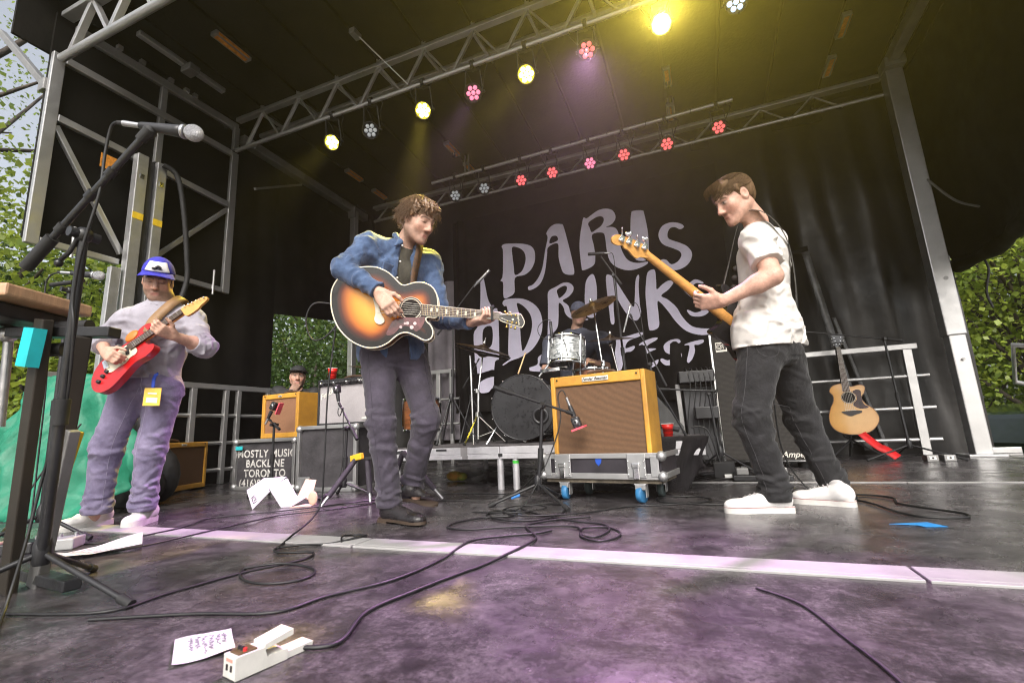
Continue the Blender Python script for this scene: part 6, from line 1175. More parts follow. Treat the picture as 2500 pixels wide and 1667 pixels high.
def limb_folds(d, legs=True, arms_=True, seed=1, h=1.0, rl=(0.11, 0.085, 0.075), ra=(0.075, 0.06)):
    o = []; hh = (0.003 * h, 0.0085 * h)
    for i, w in enumerate('RL'):
        q = seed * 10 + i
        if legs:
            hp_, kn, an = d['hip' + w], d['kn' + w], d['an' + w]
            o += creases(hp_, kn, rl[0], 9, q, (0.12, 0.14), (0.05, 0.11), h=hh, slant=0.6) + creases(hp_, kn, rl[1], 11, q + 50, (0.92, 0.12), h=hh, slant=0.35) + creases(kn, an, rl[1], 10, q + 100, (0.16, 0.12), h=hh, slant=0.35)
            o += creases(kn, an, rl[2], 9, q + 150, (0.55, 0.18), (0.05, 0.10), h=(0.004 * h, 0.009 * h), slant=0.7) + creases(kn, an, rl[2], 18, q + 200, (0.93, 0.09), (0.03, 0.07), (0.009, 0.014), (0.006 * h, 0.012 * h), 0.3)
        if arms_:
            sh, el, wr = d['sh' + w], d['el' + w], d['wr' + w]
            o += creases(sh, el, ra[0], 12, q + 300, (0.25, 0.25), h=hh, slant=0.7) + creases(sh, el, ra[0], 10, q + 350, (0.92, 0.12), h=hh, slant=0.4) + creases(el, wr, ra[1], 16, q + 400, (0.45, 0.28), (0.03, 0.07), (0.008, 0.014), (0.004 * h, 0.009 * h), 0.45)
    return o
def unit(v): v = npv(v); return v / np.linalg.norm(v)
def basis(fwd, up):
    """columns: subject's right, forward, up"""
    f = unit(fwd); u = npv(up) - f * (npv(up) @ f); u = unit(u); r = np.cross(f, u); return np.stack([r, f, u], 1)
def head_prims(S, c, B, sc=1.0, neck=None, neck_r=0.055, jaw=1.0, nose=1.0, beard=0.0):
    """c: head centre between the ears; B: columns right, forward, up"""
    def P(x, y, z): return npv(c) + B @ (np.array([x, y, z]) * sc)
    def E(x, y, z, r, k=0.02, op='add'): S.ell(P(x, y, z), np.array(r) * sc, B, k * sc, op)
    def K(a, b, ra, rb, k=0.02, op='add'): S.cone(P(*a), P(*b), ra * sc, rb * sc, k * sc, op)
    E(0, -0.012, 0.035, (0.074, 0.096, 0.082), 0.02)
    E(0, 0.022, -0.015, (0.066, 0.072, 0.090), 0.03)
    E(0, 0.040, -0.058, (0.050 * jaw, 0.046, 0.052), 0.03)
    for s in (-1, 1):
        K((s * 0.056 * jaw, -0.002, -0.052), (s * 0.022, 0.068, -0.098), 0.018, 0.016, 0.03)
        E(s * 0.040, 0.062, -0.018, (0.022, 0.018, 0.022), 0.03)
        E(s * 0.034, 0.100, 0.012, (0.020, 0.018, 0.014), 0.014, 'sub')
        E(s * 0.031, 0.080, 0.010, (0.0145, 0.012, 0.0115), 0.006)
        K((s * 0.012, 0.092, 0.030), (s * 0.046, 0.076, 0.031), 0.010, 0.008, 0.014)
        E(s * 0.078, -0.008, 0.0, (0.010, 0.020, 0.032), 0.010); E(s * 0.084, -0.004, 0.004, (0.006, 0.011, 0.018), 0.006, 'sub')
        E(s * 0.012, 0.098, -0.034, (0.009, 0.011, 0.008), 0.008)
    E(0, 0.082, -0.100, (0.022, 0.018, 0.020), 0.025)
    K((0, 0.090, 0.024), (0, 0.112 * nose, -0.024), 0.0085, 0.0125, 0.012)
    E(0, 0.114 * nose, -0.030, (0.012, 0.011, 0.010), 0.010)
    K((-0.017, 0.089, -0.063), (0.017, 0.089, -0.063), 0.0075, 0.0075, 0.008); K((-0.015, 0.089, -0.075), (0.015, 0.089, -0.075), 0.0085, 0.0085, 0.008)
    K((-0.022, 0.100, -0.0687), (0.022, 0.100, -0.0687), 0.0022, 0.0022, 0.004, 'sub')
    if neck is not None: S.cone(P(0, -0.022, -0.055), neck, neck_r * sc, neck_r * 1.08, 0.035)
    return P
def face_color(c, B, sc=1.0, skin=(1, 1, 1), stub=0.0, brow=(0.12, 0.07, 0.04), hairline=None, closed=True):
    def f(V_):
        Q = (V_ - npv(c)) @ B / sc; x, y, z = np.abs(Q[:, 0]), Q[:, 1], Q[:, 2]
        col = np.tile(np.array(skin, np.float32), (len(V_), 1))
        def blend(m, t): 
            m = np.clip(m, 0, 1)[:, None]; col[:] = col * (1 - m) + np.array(t, np.float32) * m
        hd = (np.abs(z) < 0.14) & (y > 0.02) & (x < 0.09)
        g = lambda a, s: np.exp(-(a / s) ** 2)
        fr = (y > 0.05) * (np.abs(z) < 0.14)
        blend(0.35 * g(np.sqrt((x - 0.045) ** 2 + (z + 0.03) ** 2), 0.022) * fr, np.array(skin) * np.array((1.05, 0.72, 0.66)))
        blend(0.35 * g(np.sqrt(x ** 2 + (z + 0.03) ** 2), 0.016) * (y > 0.09) * fr, np.array(skin) * np.array((1.05, 0.70, 0.62)))
        if stub: blend(stub * np.clip((-0.038 - z) / 0.02, 0, 1) * ((np.sqrt(Q[:, 0] ** 2 + (z + 0.08) ** 2) < 0.13) & (z > -0.16) & (y > -0.02)) , np.array((0.16, 0.10, 0.07)))
        if stub: blend(stub * g(z + 0.050, 0.007) * g(x, 0.028) * (y > 0.07), np.array((0.16, 0.10, 0.07)))
        blend(0.85 * g(z + 0.0690, 0.0095) * g(x, 0.021) * (y > 0.08), np.array((0.52, 0.20, 0.17)))
        blend(0.9 * g(z + 0.0690, 0.0022) * g(x, 0.023) * (y > 0.08), np.array((0.16, 0.05, 0.04)))
        blend(0.95 * g(z - (0.034 - 12 * (x - 0.032) ** 2), 0.0048) * (x > 0.010) * (x < 0.054) * (y > 0.05), np.array(brow))
        blend(0.45 * g(z - 0.010, 0.012) * g(x - 0.032, 0.017) * (y > 0.05), np.array(skin) * 0.55)  # eye sockets: shade put into the skin colour
        if not closed:
            blend(1.0 * g(z - 0.0105, 0.0055) * g(x - 0.031, 0.011) * (y > 0.06), np.array((0.62, 0.60, 0.58)))
            blend(1.2 * g(np.sqrt((x - 0.031) ** 2 + (z - 0.0105) ** 2), 0.0062) * (y > 0.06), np.array((0.05, 0.04, 0.035)))
        blend(0.95 * g(z - (0.0035 if closed else 0.0155), 0.0030) * g(x - 0.032, 0.016) * (y > 0.06), np.array((0.06, 0.03, 0.02)))
        blend(0.7 * g(np.sqrt((x - 0.009) ** 2 + (z + 0.040) ** 2), 0.005) * (y > 0.095), np.array((0.25, 0.09, 0.07)))  # nostril shade put into the skin colour
        return col
    return f
def hand(S, wrist, d, n, side, curl, spread=0.0, thumb=(0.5, 0.6), sc=1.0, k=0.006):
    """d: wrist to knuckles; n: out of the palm; side +1: thumb lies towards cross(d, n)"""
    d, n = unit(d), npv(n); n = unit(n - d * (n @ d)); t = np.cross(d, n) * side
    w = npv(wrist); r = 0.0092 * sc
    kn = [w + (d * 0.088 + t * x) * sc for x in (0.030, 0.010, -0.010, -0.028)]
    for i, (kp, L) in enumerate(zip(kn, (0.9, 1.0, 0.94, 0.76))):
        S.cone(w + t * (0.018 - 0.012 * i) * sc + d * 0.008, kp - n * 0.002, 0.0150 * sc, 0.0118 * sc, 0.014)
        c = curl[i] if isinstance(curl, (list, tuple)) else curl
        p = kp; ang = 0.0; sp = spread * (1.5 - i)
        dd = unit(d + t * sp * 0.12)
        for j, (seg, cc, rr) in enumerate(((0.044, 0.75, 1.0), (0.028, 1.0, 0.93), (0.022, 0.75, 0.84))):
            ang += c * cc; v = dd * math.cos(ang) + n * math.sin(ang); q = p + v * seg * L * sc
            S.cone(p, q, r * rr * 1.03, r * rr * 0.93, k); p = q
    S.ell(w + d * 0.045 * sc + n * 0.004, (0.040 * sc, 0.046 * sc, 0.0165 * sc), np.stack([t, d, n], 1), 0.014)
    tb = w + (d * 0.026 + t * 0.026) * sc; a, b = thumb
    v1 = unit(t * math.cos(a) * 0.9 + d * 0.75 + n * math.sin(a) * 0.8); p1 = tb + v1 * 0.040 * sc
    v2 = unit(v1 + n * b * 0.5 + d * 0.5 - t * 0.25); p2 = p1 + v2 * 0.030 * sc; v3 = unit(v2 + n * b * 0.5 + d * 0.3 - t * 0.2); p3 = p2 + v3 * 0.024 * sc
    S.cone(w + d * 0.012 + t * 0.012, tb, 0.016 * sc, 0.0145 * sc, 0.014); S.cone(tb, p1, 0.0135 * sc, 0.0112 * sc, 0.010); S.cone(p1, p2, 0.0108 * sc, 0.0100 * sc, k); S.cone(p2, p3, 0.0100 * sc, 0.0086 * sc, k)
def shoe(S, heel, toe, up=(0, 0, 1), w=0.043, h=0.075, sole=0.02, boot=0.0, ankle=None):
    heel, toe, u = npv(heel), npv(toe), unit(up); d = toe - heel; L = np.linalg.norm(d); d = d / L; t = np.cross(d, u)
    b = heel + u * sole
    def E(x, z, rx, ry, rz, k=0.03): S.ell(b + d * x * L + u * z, (ry, rx * L, rz), np.stack([t, d, u], 1), k)
    E(0.16, 0.030, 0.17, w * 0.78, 0.045); E(0.40, 0.022, 0.26, w * 0.86, 0.040); E(0.72, 0.012, 0.26, w * 1.02, 0.030); E(0.86, 0.008, 0.14, w * 0.92, 0.024)
    S.cone(b + d * 0.20 * L + u * 0.045, b + d * 0.62 * L + u * 0.022, 0.036, 0.026, 0.03)
    if ankle is not None: S.cone(b + d * 0.17 * L + u * 0.04, ankle, 0.042, 0.046 if boot else 0.043, 0.03)
    S.cut(heel + u * sole * 0.9, -u, None, None)
def sole_mesh(parent, heel, toe, mat, up=(0, 0, 1), w=0.045, z0=0.0, z1=0.026, name='sole'):
    heel, toe, u = Vector(heel), Vector(toe), Vector(up).normalized(); d = toe - heel; L = d.length; d.normalize(); t = d.cross(u)
    prof = [(-0.02, 0), (0.0, 0.6), (0.08, 0.80), (0.22, 0.84), (0.42, 0.82), (0.60, 0.98), (0.76, 1.08), (0.90, 0.95), (0.985, 0.62), (1.02, 0.0)]
    out = [(x * L, y * w) for x, y in prof] + [(x * L, -y * w) for x, y in prof[-2:0:-1]]
    cm = catmull([(p[0], p[1], 0) for p in out], 3, closed=True)
    F = Matrix((d, t, d.cross(t))).transposed(); sg = 1 if (d.cross(t)).dot(u) > 0 else -1
    m = MB(); m.prism([(p.x, p.y) for p in cm], F, heel, sg * z0, sg * z1, smooth=False); return m.build(name, mat, parent, world=True, bevel=0.004)
def strands(name, parent, mat, c, B, sc, n, fn, r=0.0018, seg=5, seed=1):
    """hair locks: fn(rng) gives root direction (in head axes), and a list of points"""
    rg = random.Random(seed); m = MB()
    for i in range(n):
        pts = fn(rg)
        if pts is None: continue
        P = [Vector(npv(c) + B @ (np.array(p) * sc)) for p in pts]
        k = len(P); m.tube(P, [r * (1 - 0.75 * j / (k - 1)) for j in range(k)], 3, caps=False)
    return m.build(name, mat, parent, world=True)
SKIN = pm('skin', (1, 1, 1), 0.48, 0, 0.13, 45, bump=0.3, bs=260, attr='col', sub=0.06, spec=0.4, rvar=0.12)
from mathutils.bvhtree import BVHTree
def seam(obj, name, mat, pts, side, r=0.0016, lift=0.0):
    """a stitched seam: the points, cast from the side onto the garment, joined by a thin cord"""
    L = Vector((0, 0, 0)); q = obj.parent
    while q is not None: L += Vector(q.location); q = q.parent
    bv = BVHTree.FromPolygons([v.co.copy() for v in obj.data.vertices], [tuple(f.vertices) for f in obj.data.polygons]); out = []
    for i, p in enumerate(catmull([Vector(a) for a in pts], 8)):
        sd_ = Vector(side[min(i // 8, len(side) - 1)]) if isinstance(side, list) else Vector(side); sd_ = sd_.normalized()
        h = bv.ray_cast(p - L + sd_ * 0.35, -sd_, 0.6)
        if h[0] is not None: out.append(h[0] + sd_ * lift)
    if len(out) > 2:
        m = MB(); m.tube(out, r, 4); return m.build(name, mat, obj)
def torso(S, neck, chest, waist, pelvis, shR, shL, fwd, infl=0.0, bulk=1.0, k=0.06, belly=0.0):
    neck, chest, waist, pelvis, shR, shL = map(npv, (neck, chest, waist, pelvis, shR, shL)); f = unit(fwd)
    up1 = unit(neck - waist); r1 = unit(shL - shR); f1 = unit(np.cross(r1, up1)); 
    if f1 @ f < 0: f1 = -f1
    B1 = np.stack([unit(np.cross(f1, up1)), f1, up1], 1)
    up2 = unit(waist - pelvis); f2 = unit(f - up2 * (f @ up2)); B2 = np.stack([np.cross(f2, up2), f2, up2], 1)
    S.ell(chest, (0.165 * bulk + infl, 0.118 * bulk + infl, 0.175 + infl), B1, k)
    S.ell(chest * 0.45 + waist * 0.55 + f1 * belly, (0.148 * bulk + infl, 0.110 * bulk + infl, 0.150 + infl), B1, k)
    S.ell(waist + f2 * belly, (0.145 * bulk + infl, 0.108 * bulk + infl, 0.12 + infl), B2, k)
    S.ell(pelvis, (0.160 * bulk + infl, 0.118 * bulk + infl, 0.115 + infl), B2, k)
    nb = neck - up1 * 0.045
    for s in (shR, shL):
        S.cone(nb - up1 * 0.02, s, 0.050 + infl, 0.054 + infl, k); S.cone(chest + up1 * 0.03, s - up1 * 0.02, 0.085 + infl, 0.056 + infl, k)
    return B1, B2
def person(label, base): return thing('person', label, 'person', base)
def vec(n, k): return npv(PJ[n][k])
def aim_head(c, nose, up=(0, 0, 1)):
    nd = unit(npv(nose) - npv(c)); r = unit(np.cross(nd, npv(up))); u1 = np.cross(r, nd); th = R_(14.7)
    f = math.cos(th) * nd + math.sin(th) * u1; u = math.cos(th) * u1 - math.sin(th) * nd
    return np.stack([r, f, u], 1)
def arms(S, d, rs=(0.052, 0.043, 0.041, 0.027), which='RL', infl=0.0):
    for w in which:
        S.cone(d['sh' + w], d['el' + w], rs[0] + infl, rs[1] + infl, 0.03); S.cone(d['el' + w], d['wr' + w], rs[2] + infl, rs[3] + infl, 0.02)
        m = npv(d['el' + w]) * 0.72 + npv(d['wr' + w]) * 0.28; S.ell(m, (0.043 + infl,) * 3, None, 0.04)
def legs(S, d, rs=(0.086, 0.058, 0.056, 0.038), infl=0.0):
    for w in 'RL':
        S.cone(d['hip' + w], d['kn' + w], rs[0] + infl, rs[1] + infl, 0.04); S.cone(d['kn' + w], d['an' + w], rs[2] + infl, rs[3] + infl, 0.03)
def ribbon(name, parent, mat, path, width, nrm, thick=0.003):
    P = catmull(path, 6); m = MB(); vs = []
    for i, p in enumerate(P):
        t = (P[min(i + 1, len(P) - 1)] - P[max(i - 1, 0)]).normalized(); n = Vector(nrm(p) if callable(nrm) else nrm); s = t.cross(n).normalized() * width / 2
        vs += [p - s, p + s]
    m.add(vs, [(2 * i, 2 * i + 1, 2 * i + 3, 2 * i + 2) for i in range(len(P) - 1)], True); return m.build(name, mat, parent, world=True, solid=thick)
def lace(parent, heel, toe, w, n, mat, up=(0, 0, 1), z=0.085, z2=0.05):
    heel, toe = Vector(heel), Vector(toe); d = (toe - heel); L = d.length; d.normalize(); u = Vector(up).normalized(); t = d.cross(u); m = MB()
    for i in range(n):
        f = 0.36 + 0.36 * i / n; h = z + (z2 - z) * i / n
        m.tube([heel + d * f * L + u * (h - 0.016) - t * w * 0.55, heel + d * (f + 0.03) * L + u * h, heel + d * (f + 0.06) * L + u * (h - 0.016) + t * w * 0.55], 0.0035, 5)
    return m.build('laces', mat, parent, world=True)
VOX = 0.0045
# ---------------------------------------------------------------- singer
D_ = {k: npv(v) for k, v in PJ['SG'].items()}
P1 = person('man in a denim shirt strumming a sunburst acoustic guitar', (D_['pelvis'][0], D_['pelvis'][1], 0))
SKIN_A = (0.60, 0.37, 0.28)
hc = D_['headc']; HB = aim_head(hc, D_['nosetip'], (-0.10, 0, 1))
S = SDF(); head_prims(S, hc, HB, 1.02, D_['neck'] + npv((0, 0, -0.01)), 0.052)
B1, B2 = torso(S, D_['neck'], D_['chest'], D_['waist'], D_['pelvis'], D_['shR'], D_['shL'], (0.6, -0.7, 0), -0.012)
arms(S, D_); legs(S, D_, infl=-0.008)
AGn = npv(PI_['AG']['n']); AGu = npv(PI_['AG']['u']); AGv = npv(PI_['AG']['v'])
hand(S, D_['wrR'], D_['haR'] - D_['wrR'], -AGn + 0.1 * AGu, 1, (0.55, 0.6, 0.65, 0.7), 0.1, (0.5, 0.7), 1.06)
hand(S, D_['wrL'], AGu * 0.75 + AGn * 0.62 + AGv * 0.10, AGv * 1.0 - AGn * 0.1, -1, (0.85, 0.9, 0.95, 0.95), 0.25, (0.2, 0.3), 1.0)
for w in 'RL': S.cone(D_['an' + w], D_['heel' + w] * 0.6 + D_['toe' + w] * 0.4 + npv((0, 0, 0.04)), 0.036, 0.03, 0.02)
sdf_obj('body', S, VOX, SKIN, P1, face_color(hc, HB, 1.02, SKIN_A, 0.42, (0.08, 0.045, 0.028)))
DENIM = pm('blue_denim', (0.060, 0.105, 0.205), 0.85, 0, 0.22, 14, bump=0.9, bs=30, col2=(0.020, 0.042, 0.10), sheen=0.2)
S = SDF(); torso(S, D_['neck'], D_['chest'], D_['waist'], D_['pelvis'], D_['shR'], D_['shL'], (0.6, -0.7, 0), 0.020)
for w in 'RL':
    S.cone(D_['sh' + w], D_['el' + w], 0.074, 0.060, 0.04); S.cone(D_['el' + w], D_['wr' + w] + unit(D_['el' + w] - D_['wr' + w]) * 0.015, 0.060, 0.041, 0.03)
    a = D_['wr' + w] + unit(D_['el' + w] - D_['wr' + w]) * 0.05; S.cone(a, a - unit(D_['el' + w] - D_['wr' + w]) * 0.035, 0.041, 0.044, 0.008)
    S.cut(D_['wr' + w] + unit(D_['el' + w] - D_['wr' + w]) * 0.012, D_['wr' + w] - D_['el' + w], D_['wr' + w], 0.11)
fr = B1[:, 1]; upc = B1[:, 2]; lf = -B1[:, 0]
S.cone(D_['neck'] + fr * 0.085, D_['waist'] + fr * 0.13 - lf * 0.01, 0.045, 0.050, 0.012, 'sub')
S.cut(D_['neck'] + upc * 0.005, upc + fr * 0.12, D_['neck'], 0.14)
S.ell(D_['pelvis'] + npv((0, 0, 0.02)), (0.192, 0.152, 0.17), B2, 0.05); S.cone(D_['waist'] + fr * 0.14, D_['pelvis'] + fr * 0.15 - npv((0, 0, 0.2)), 0.05, 0.085, 0.012, 'sub'); S.cut(D_['pelvis'] + npv((0, 0, -0.055)), (0, 0, -1), D_['pelvis'], 0.4)
S.disp = wrinkle(0.003, 60, 3, lean=(0.7, 0.2, 0.5), folds=limb_folds(D_, False, True, 1) + creases(D_['chest'], D_['waist'], 0.13, 26, 77, (0.5, 0.45), (0.05, 0.13), (0.010, 0.02), (0.004, 0.010), 0.9, fr - lf * 0.8))
sdf_obj('denim_shirt', S, 0.005, DENIM, P1)
S = SDF()
for s in (-1, 1):
    b = D_['neck'] + upc * 0.012
    S.cone(b - fr * 0.055 + lf * s * 0.03 + upc * 0.022, b + lf * s * 0.065 + fr * 0.0 + upc * 0.012, 0.017, 0.016, 0.015); S.cone(b + lf * s * 0.065 + upc * 0.012, b + fr * 0.075 + lf * s * 0.055 - upc * 0.035, 0.016, 0.013, 0.015)
    S.cone(b + fr * 0.075 + lf * s * 0.055 - upc * 0.035, b + fr * 0.085 + lf * s * 0.085 - upc * 0.065, 0.015, 0.009, 0.015)
sdf_obj('collar', S, 0.005, DENIM, P1)
m = MB()
for i in range(5):
    p = D_['neck'] * (1 - i / 5.5) + D_['waist'] * (i / 5.5) + fr * (0.132 if i else 0.12) - lf * 0.055 - upc * 0.05; m.ball(p, 0.0065, 8)
m.build('shirt_buttons', pm('pearl_button', (0.7, 0.68, 0.62), 0.3), P1, world=True)
m = MB(); pc = D_['chest'] + fr * 0.135 - lf * 0.095 + upc * 0.02; m.box(pc, (0.10, 0.012, 0.12), Matrix(B1.tolist()) @ Matrix.Rotation(R_(24), 3, 'Z')); m.build('chest_pocket', DENIM, P1, world=True, bevel=0.005)
TEE = pm('olive_grey_tee', (0.07, 0.065, 0.05), 0.9, 0, 0.2, 10, bump=0.4, bs=200)
S = SDF(); torso(S, D_['neck'], D_['chest'], D_['waist'], D_['pelvis'], D_['shR'], D_['shL'], (0.6, -0.7, 0), 0.002); S.cut(D_['neck'] - upc * 0.03 + fr * 0.02, upc + fr * 0.25); S.cut(D_['pelvis'], (0, 0, -1))
sdf_obj('tee_shirt', S, 0.006, TEE, P1)
TR = pm('purple_lit_chinos', (0.043, 0.035, 0.053), 0.85, 0, 0.22, 10, bump=0.8, bs=26, sheen=0.15)  # purple stage light put into the trouser colour
S = SDF(); S.ell(D_['pelvis'], (0.172, 0.132, 0.125), B2, 0.05); S.ell(D_['waist'] * 0.35 + D_['pelvis'] * 0.65, (0.158, 0.124, 0.10), B2, 0.05)
for w, q in (('R', 0.0), ('L', 0.0)):
    S.cone(D_['hip' + w], D_['kn' + w], 0.105, 0.073, 0.05); S.cone(D_['kn' + w], D_['an' + w] + npv((0, 0, 0.02)), 0.074, 0.060, 0.04)
    S.cone(D_['an' + w] + npv((0, 0, 0.05)), D_['an' + w] - npv((0, 0, 0.015)), 0.060, 0.066, 0.02)
    S.cut(D_['an' + w] - npv((0, 0, 0.035)), (0, 0, -1), D_['an' + w], 0.16)
S.cut(D_['pelvis'] * 0.55 + D_['waist'] * 0.45, (0, 0, 1), D_['waist'], 0.4); S.disp = wrinkle(0.003, 55, 5, folds=limb_folds(D_, True, False, 2, 0.8, rl=(0.10, 0.075, 0.062)))
sdf_obj('trousers', S, 0.005, TR, P1)
tro = bpy.data.objects['trousers']; SEAMD = pm('dark_seam', (0.030, 0.025, 0.036), 0.9)
_rt = Vector(B2[:, 0]); _ft = Vector(B2[:, 1])
for w, sg in (('R', 1), ('L', -1)): seam(tro, 'seam', SEAMD, [D_['hip' + w], D_['hip' + w] * 0.5 + D_['kn' + w] * 0.5, D_['kn' + w], D_['kn' + w] * 0.5 + D_['an' + w] * 0.5, D_['an' + w] + npv((0, 0, 0.01))], _rt * sg * 0.6 + _ft * 0.8)
BOOT = pm('black_boot_leather', (0.022, 0.019, 0.020), 0.32, 0, 0.3, 14, bump=0.3, bs=60, rvar=0.1); SOLE = pm('brown_welt', (0.05, 0.033, 0.022), 0.6)
for w, u in (('R', (0, 0, 1)), ('L', (-0.05, 0.0, 1))):
    S = SDF(); shoe(S, D_['heel' + w], D_['toe' + w], u, 0.043, sole=0.022, boot=1, ankle=D_['an' + w] + npv((0, 0, 0.0))); o = sdf_obj('boot', S, 0.0045, BOOT, P1)
    sole_mesh(o, D_['heel' + w], D_['toe' + w], SOLE, u, 0.043, 0.010, 0.025)
    m = MB(); h, t_ = Vector(D_['heel' + w]), Vector(D_['toe' + w]); m.box(h.lerp(t_, 0.12) + Vector((0, 0, 0.008)), (0.07, 0.075, 0.018), frame_z((0, 0, 1), (t_ - h))); m.build('heel', SOLE, o, world=True)
HAIRB = pm('brown_curly_hair', (0.20, 0.11, 0.05), 0.42, 0, 0.35, 60, col2=(0.07, 0.035, 0.016), spec=0.6)
S = SDF(); S.ell(hc + HB @ npv((0, -0.026, 0.058)), (0.088, 0.108, 0.088), HB, 0.02); S.ell(hc + HB @ npv((0, -0.065, -0.005)), (0.076, 0.062, 0.085), HB, 0.03)
S.ell(hc + HB @ npv((0, 0.060, 0.092)), (0.070, 0.050, 0.042), HB, 0.03)
for sx in (-1, 1): S.ell(hc + HB @ npv((sx * 0.070, 0.012, 0.055)), (0.020, 0.040, 0.045), HB, 0.02)
S.disp = lambda P: 0.010 * np.sin(P[:, 0] * 190 + 3 * np.sin(P[:, 2] * 90)) * np.sin(P[:, 2] * 170 + 2 * np.sin(P[:, 1] * 80)) + 0.006 * np.sin(P[:, 1] * 260)
hs = sdf_obj('hair', S, 0.005, HAIRB, P1)
def curl(rg):
    th = rg.uniform(0, 2 * PI); ph = math.acos(rg.uniform(-0.45, 1.0)); dx, dy, dz = math.sin(ph) * math.cos(th), math.sin(ph) * math.sin(th), math.cos(ph)
    p = np.array((dx * 0.090, -0.022 + dy * 0.112, 0.050 + dz * 0.100))
    if dy > 0.35 and p[2] < 0.070: return None
    if p[2] < 0.01 and dy > -0.25: return None
    n = np.array((dx, dy, dz)); down = np.array((0, 0, -1.0)) + np.array((rg.uniform(-.5, .5), rg.uniform(-.2, .6), 0)); L = rg.uniform(0.03, 0.065); R0 = rg.uniform(0.004, 0.010)
    a0 = rg.uniform(0, 6.28); s1 = np.cross(n, (0.3, 0.5, 0.8)); s1 /= np.linalg.norm(s1); s2 = np.cross(n, s1)
    return [p - n * 0.008 + n * L * t * 0.55 + down * L * t * t * 0.75 + (s1 * math.cos(a0 + t * 7) + s2 * math.sin(a0 + t * 7)) * R0 * t for t in [i / 6 for i in range(7)]]
strands('curls', hs, HAIRB, hc, HB, 1.05, 4200, curl, 0.0019)

# ---------------------------------------------------------------- bass player
D_ = {k: npv(v) for k, v in PJ['BS'].items()}
P2 = person('man in a white tee and black jeans playing a bass guitar', (D_['pelvis'][0], D_['pelvis'][1], 0))
SKIN_B = (0.62, 0.36, 0.27)
hc = D_['headc']; HB = aim_head(hc, D_['nosetip'], (0.05, -0.1, 1))
FW = npv((-0.75, 0.62, 0))
S = SDF(); head_prims(S, hc, HB, 1.04, D_['neck'], 0.056)
B1, B2 = torso(S, D_['neck'], D_['chest'], D_['waist'], D_['pelvis'], D_['shR'], D_['shL'], FW, -0.012)
arms(S, D_, (0.056, 0.047, 0.047, 0.031)); legs(S, D_, infl=-0.008)
BGu, BGv, BGn = (npv(PI_['BG'][k]) for k in 'uvn')
hand(S, D_['wrL'], D_['haL'] - D_['wrL'] + npv((0, 0, 0.01)), -BGn * 0.8 + npv((0, 0, 0.35)), -1, (0.95, 1.0, 1.05, 1.1), 0.1, (0.3, 0.5), 1.10)
hand(S, D_['wrR'], (-0.3, 0.3, -0.6), (-0.3, 0.4, 0.2), 1, 0.5, 0.1)
for w in 'RL': S.cone(D_['an' + w], D_['heel' + w] * 0.6 + D_['toe' + w] * 0.4 + npv((0, 0, 0.04)), 0.036, 0.03, 0.02)
sdf_obj('body', S, VOX, SKIN, P2, face_color(hc, HB, 1.04, SKIN_B, 0.10, (0.13, 0.075, 0.04), closed=False))
WT = pm('white_cotton_tee', (0.60, 0.57, 0.53), 0.9, 0, 0.05, 6, bump=0.6, bs=18)
S = SDF(); torso(S, D_['neck'], D_['chest'], D_['waist'], D_['pelvis'], D_['shR'], D_['shL'], FW, 0.008, belly=0.0)
S.ell(D_['waist'] * 0.25 + D_['pelvis'] * 0.75 - B2[:, 1] * 0.006, (0.192, 0.166, 0.21), B2, 0.06)
for w in 'RL':
    u = unit(D_['el' + w] - D_['sh' + w]); e = D_['sh' + w] + u * 0.185
    S.cone(D_['sh' + w], e, 0.068, 0.077, 0.04); S.cut(e - u * 0.01, u, e, 0.13)
S.cut(D_['neck'] + unit(D_['neck'] - D_['chest']) * 0.012, unit(D_['neck'] - D_['chest']) + 0.35 * FW, D_['neck'], 0.13)
[S.cone(D_['hip' + w] + npv((0, 0, 0.08)), D_['hip' + w] - npv((0, 0, 0.03)), 0.122, 0.131, 0.05) for w in 'RL']; hem = D_['pelvis'] + npv((0, 0, -0.04)); S.cut(hem, (0.0, 0.05, -1)); S.disp = wrinkle(0.003, 48, 11, lean=(0.8, 0.3, 0.3), folds=creases(D_['shL'], D_['waist'], 0.10, 26, 5, (0.5, 0.4), (0.06, 0.15), (0.012, 0.022), (0.004, 0.009), 0.8, (0.4, -0.9, 0)) + creases(D_['chest'], D_['pelvis'], 0.15, 26, 9, (0.75, 0.3), (0.06, 0.14), (0.012, 0.02), (0.005, 0.010), 0.8, (0.5, -0.8, 0)) + creases(D_['shL'], D_['elL'], 0.08, 10, 6, (0.4, 0.25), (0.04, 0.09), h=(0.003, 0.006), slant=0.9))
sdf_obj('tee_shirt', S, 0.005, WT, P2)
m = MB(); rg = random.Random(5)
for i in range(5):
    p = Vector(D_['chest'] + B1[:, 1] * (0.128 + 0.01 * i) - B1[:, 0] * 0.062 - B1[:, 2] * (0.02 + 0.052 * i))
    m.ball(p, 0.022, 8, (0.9, 0.35, 0.75))
m.build('shirt_print', INK, P2, world=True)
BJ = pm('black_jeans', (0.009, 0.0085, 0.010), 0.85, 0, 0.35, 10, bump=0.9, bs=24, sheen=0.1)
S = SDF(); S.ell(D_['pelvis'], (0.158, 0.122, 0.130), B2, 0.05); S.ell(D_['waist'] * 0.35 + D_['pelvis'] * 0.65, (0.148, 0.112, 0.10), B2, 0.05); S.ell(D_['pelvis'] - B2[:, 1] * 0.055 - npv((0, 0, 0.04)), (0.15, 0.10, 0.10), B2, 0.06)
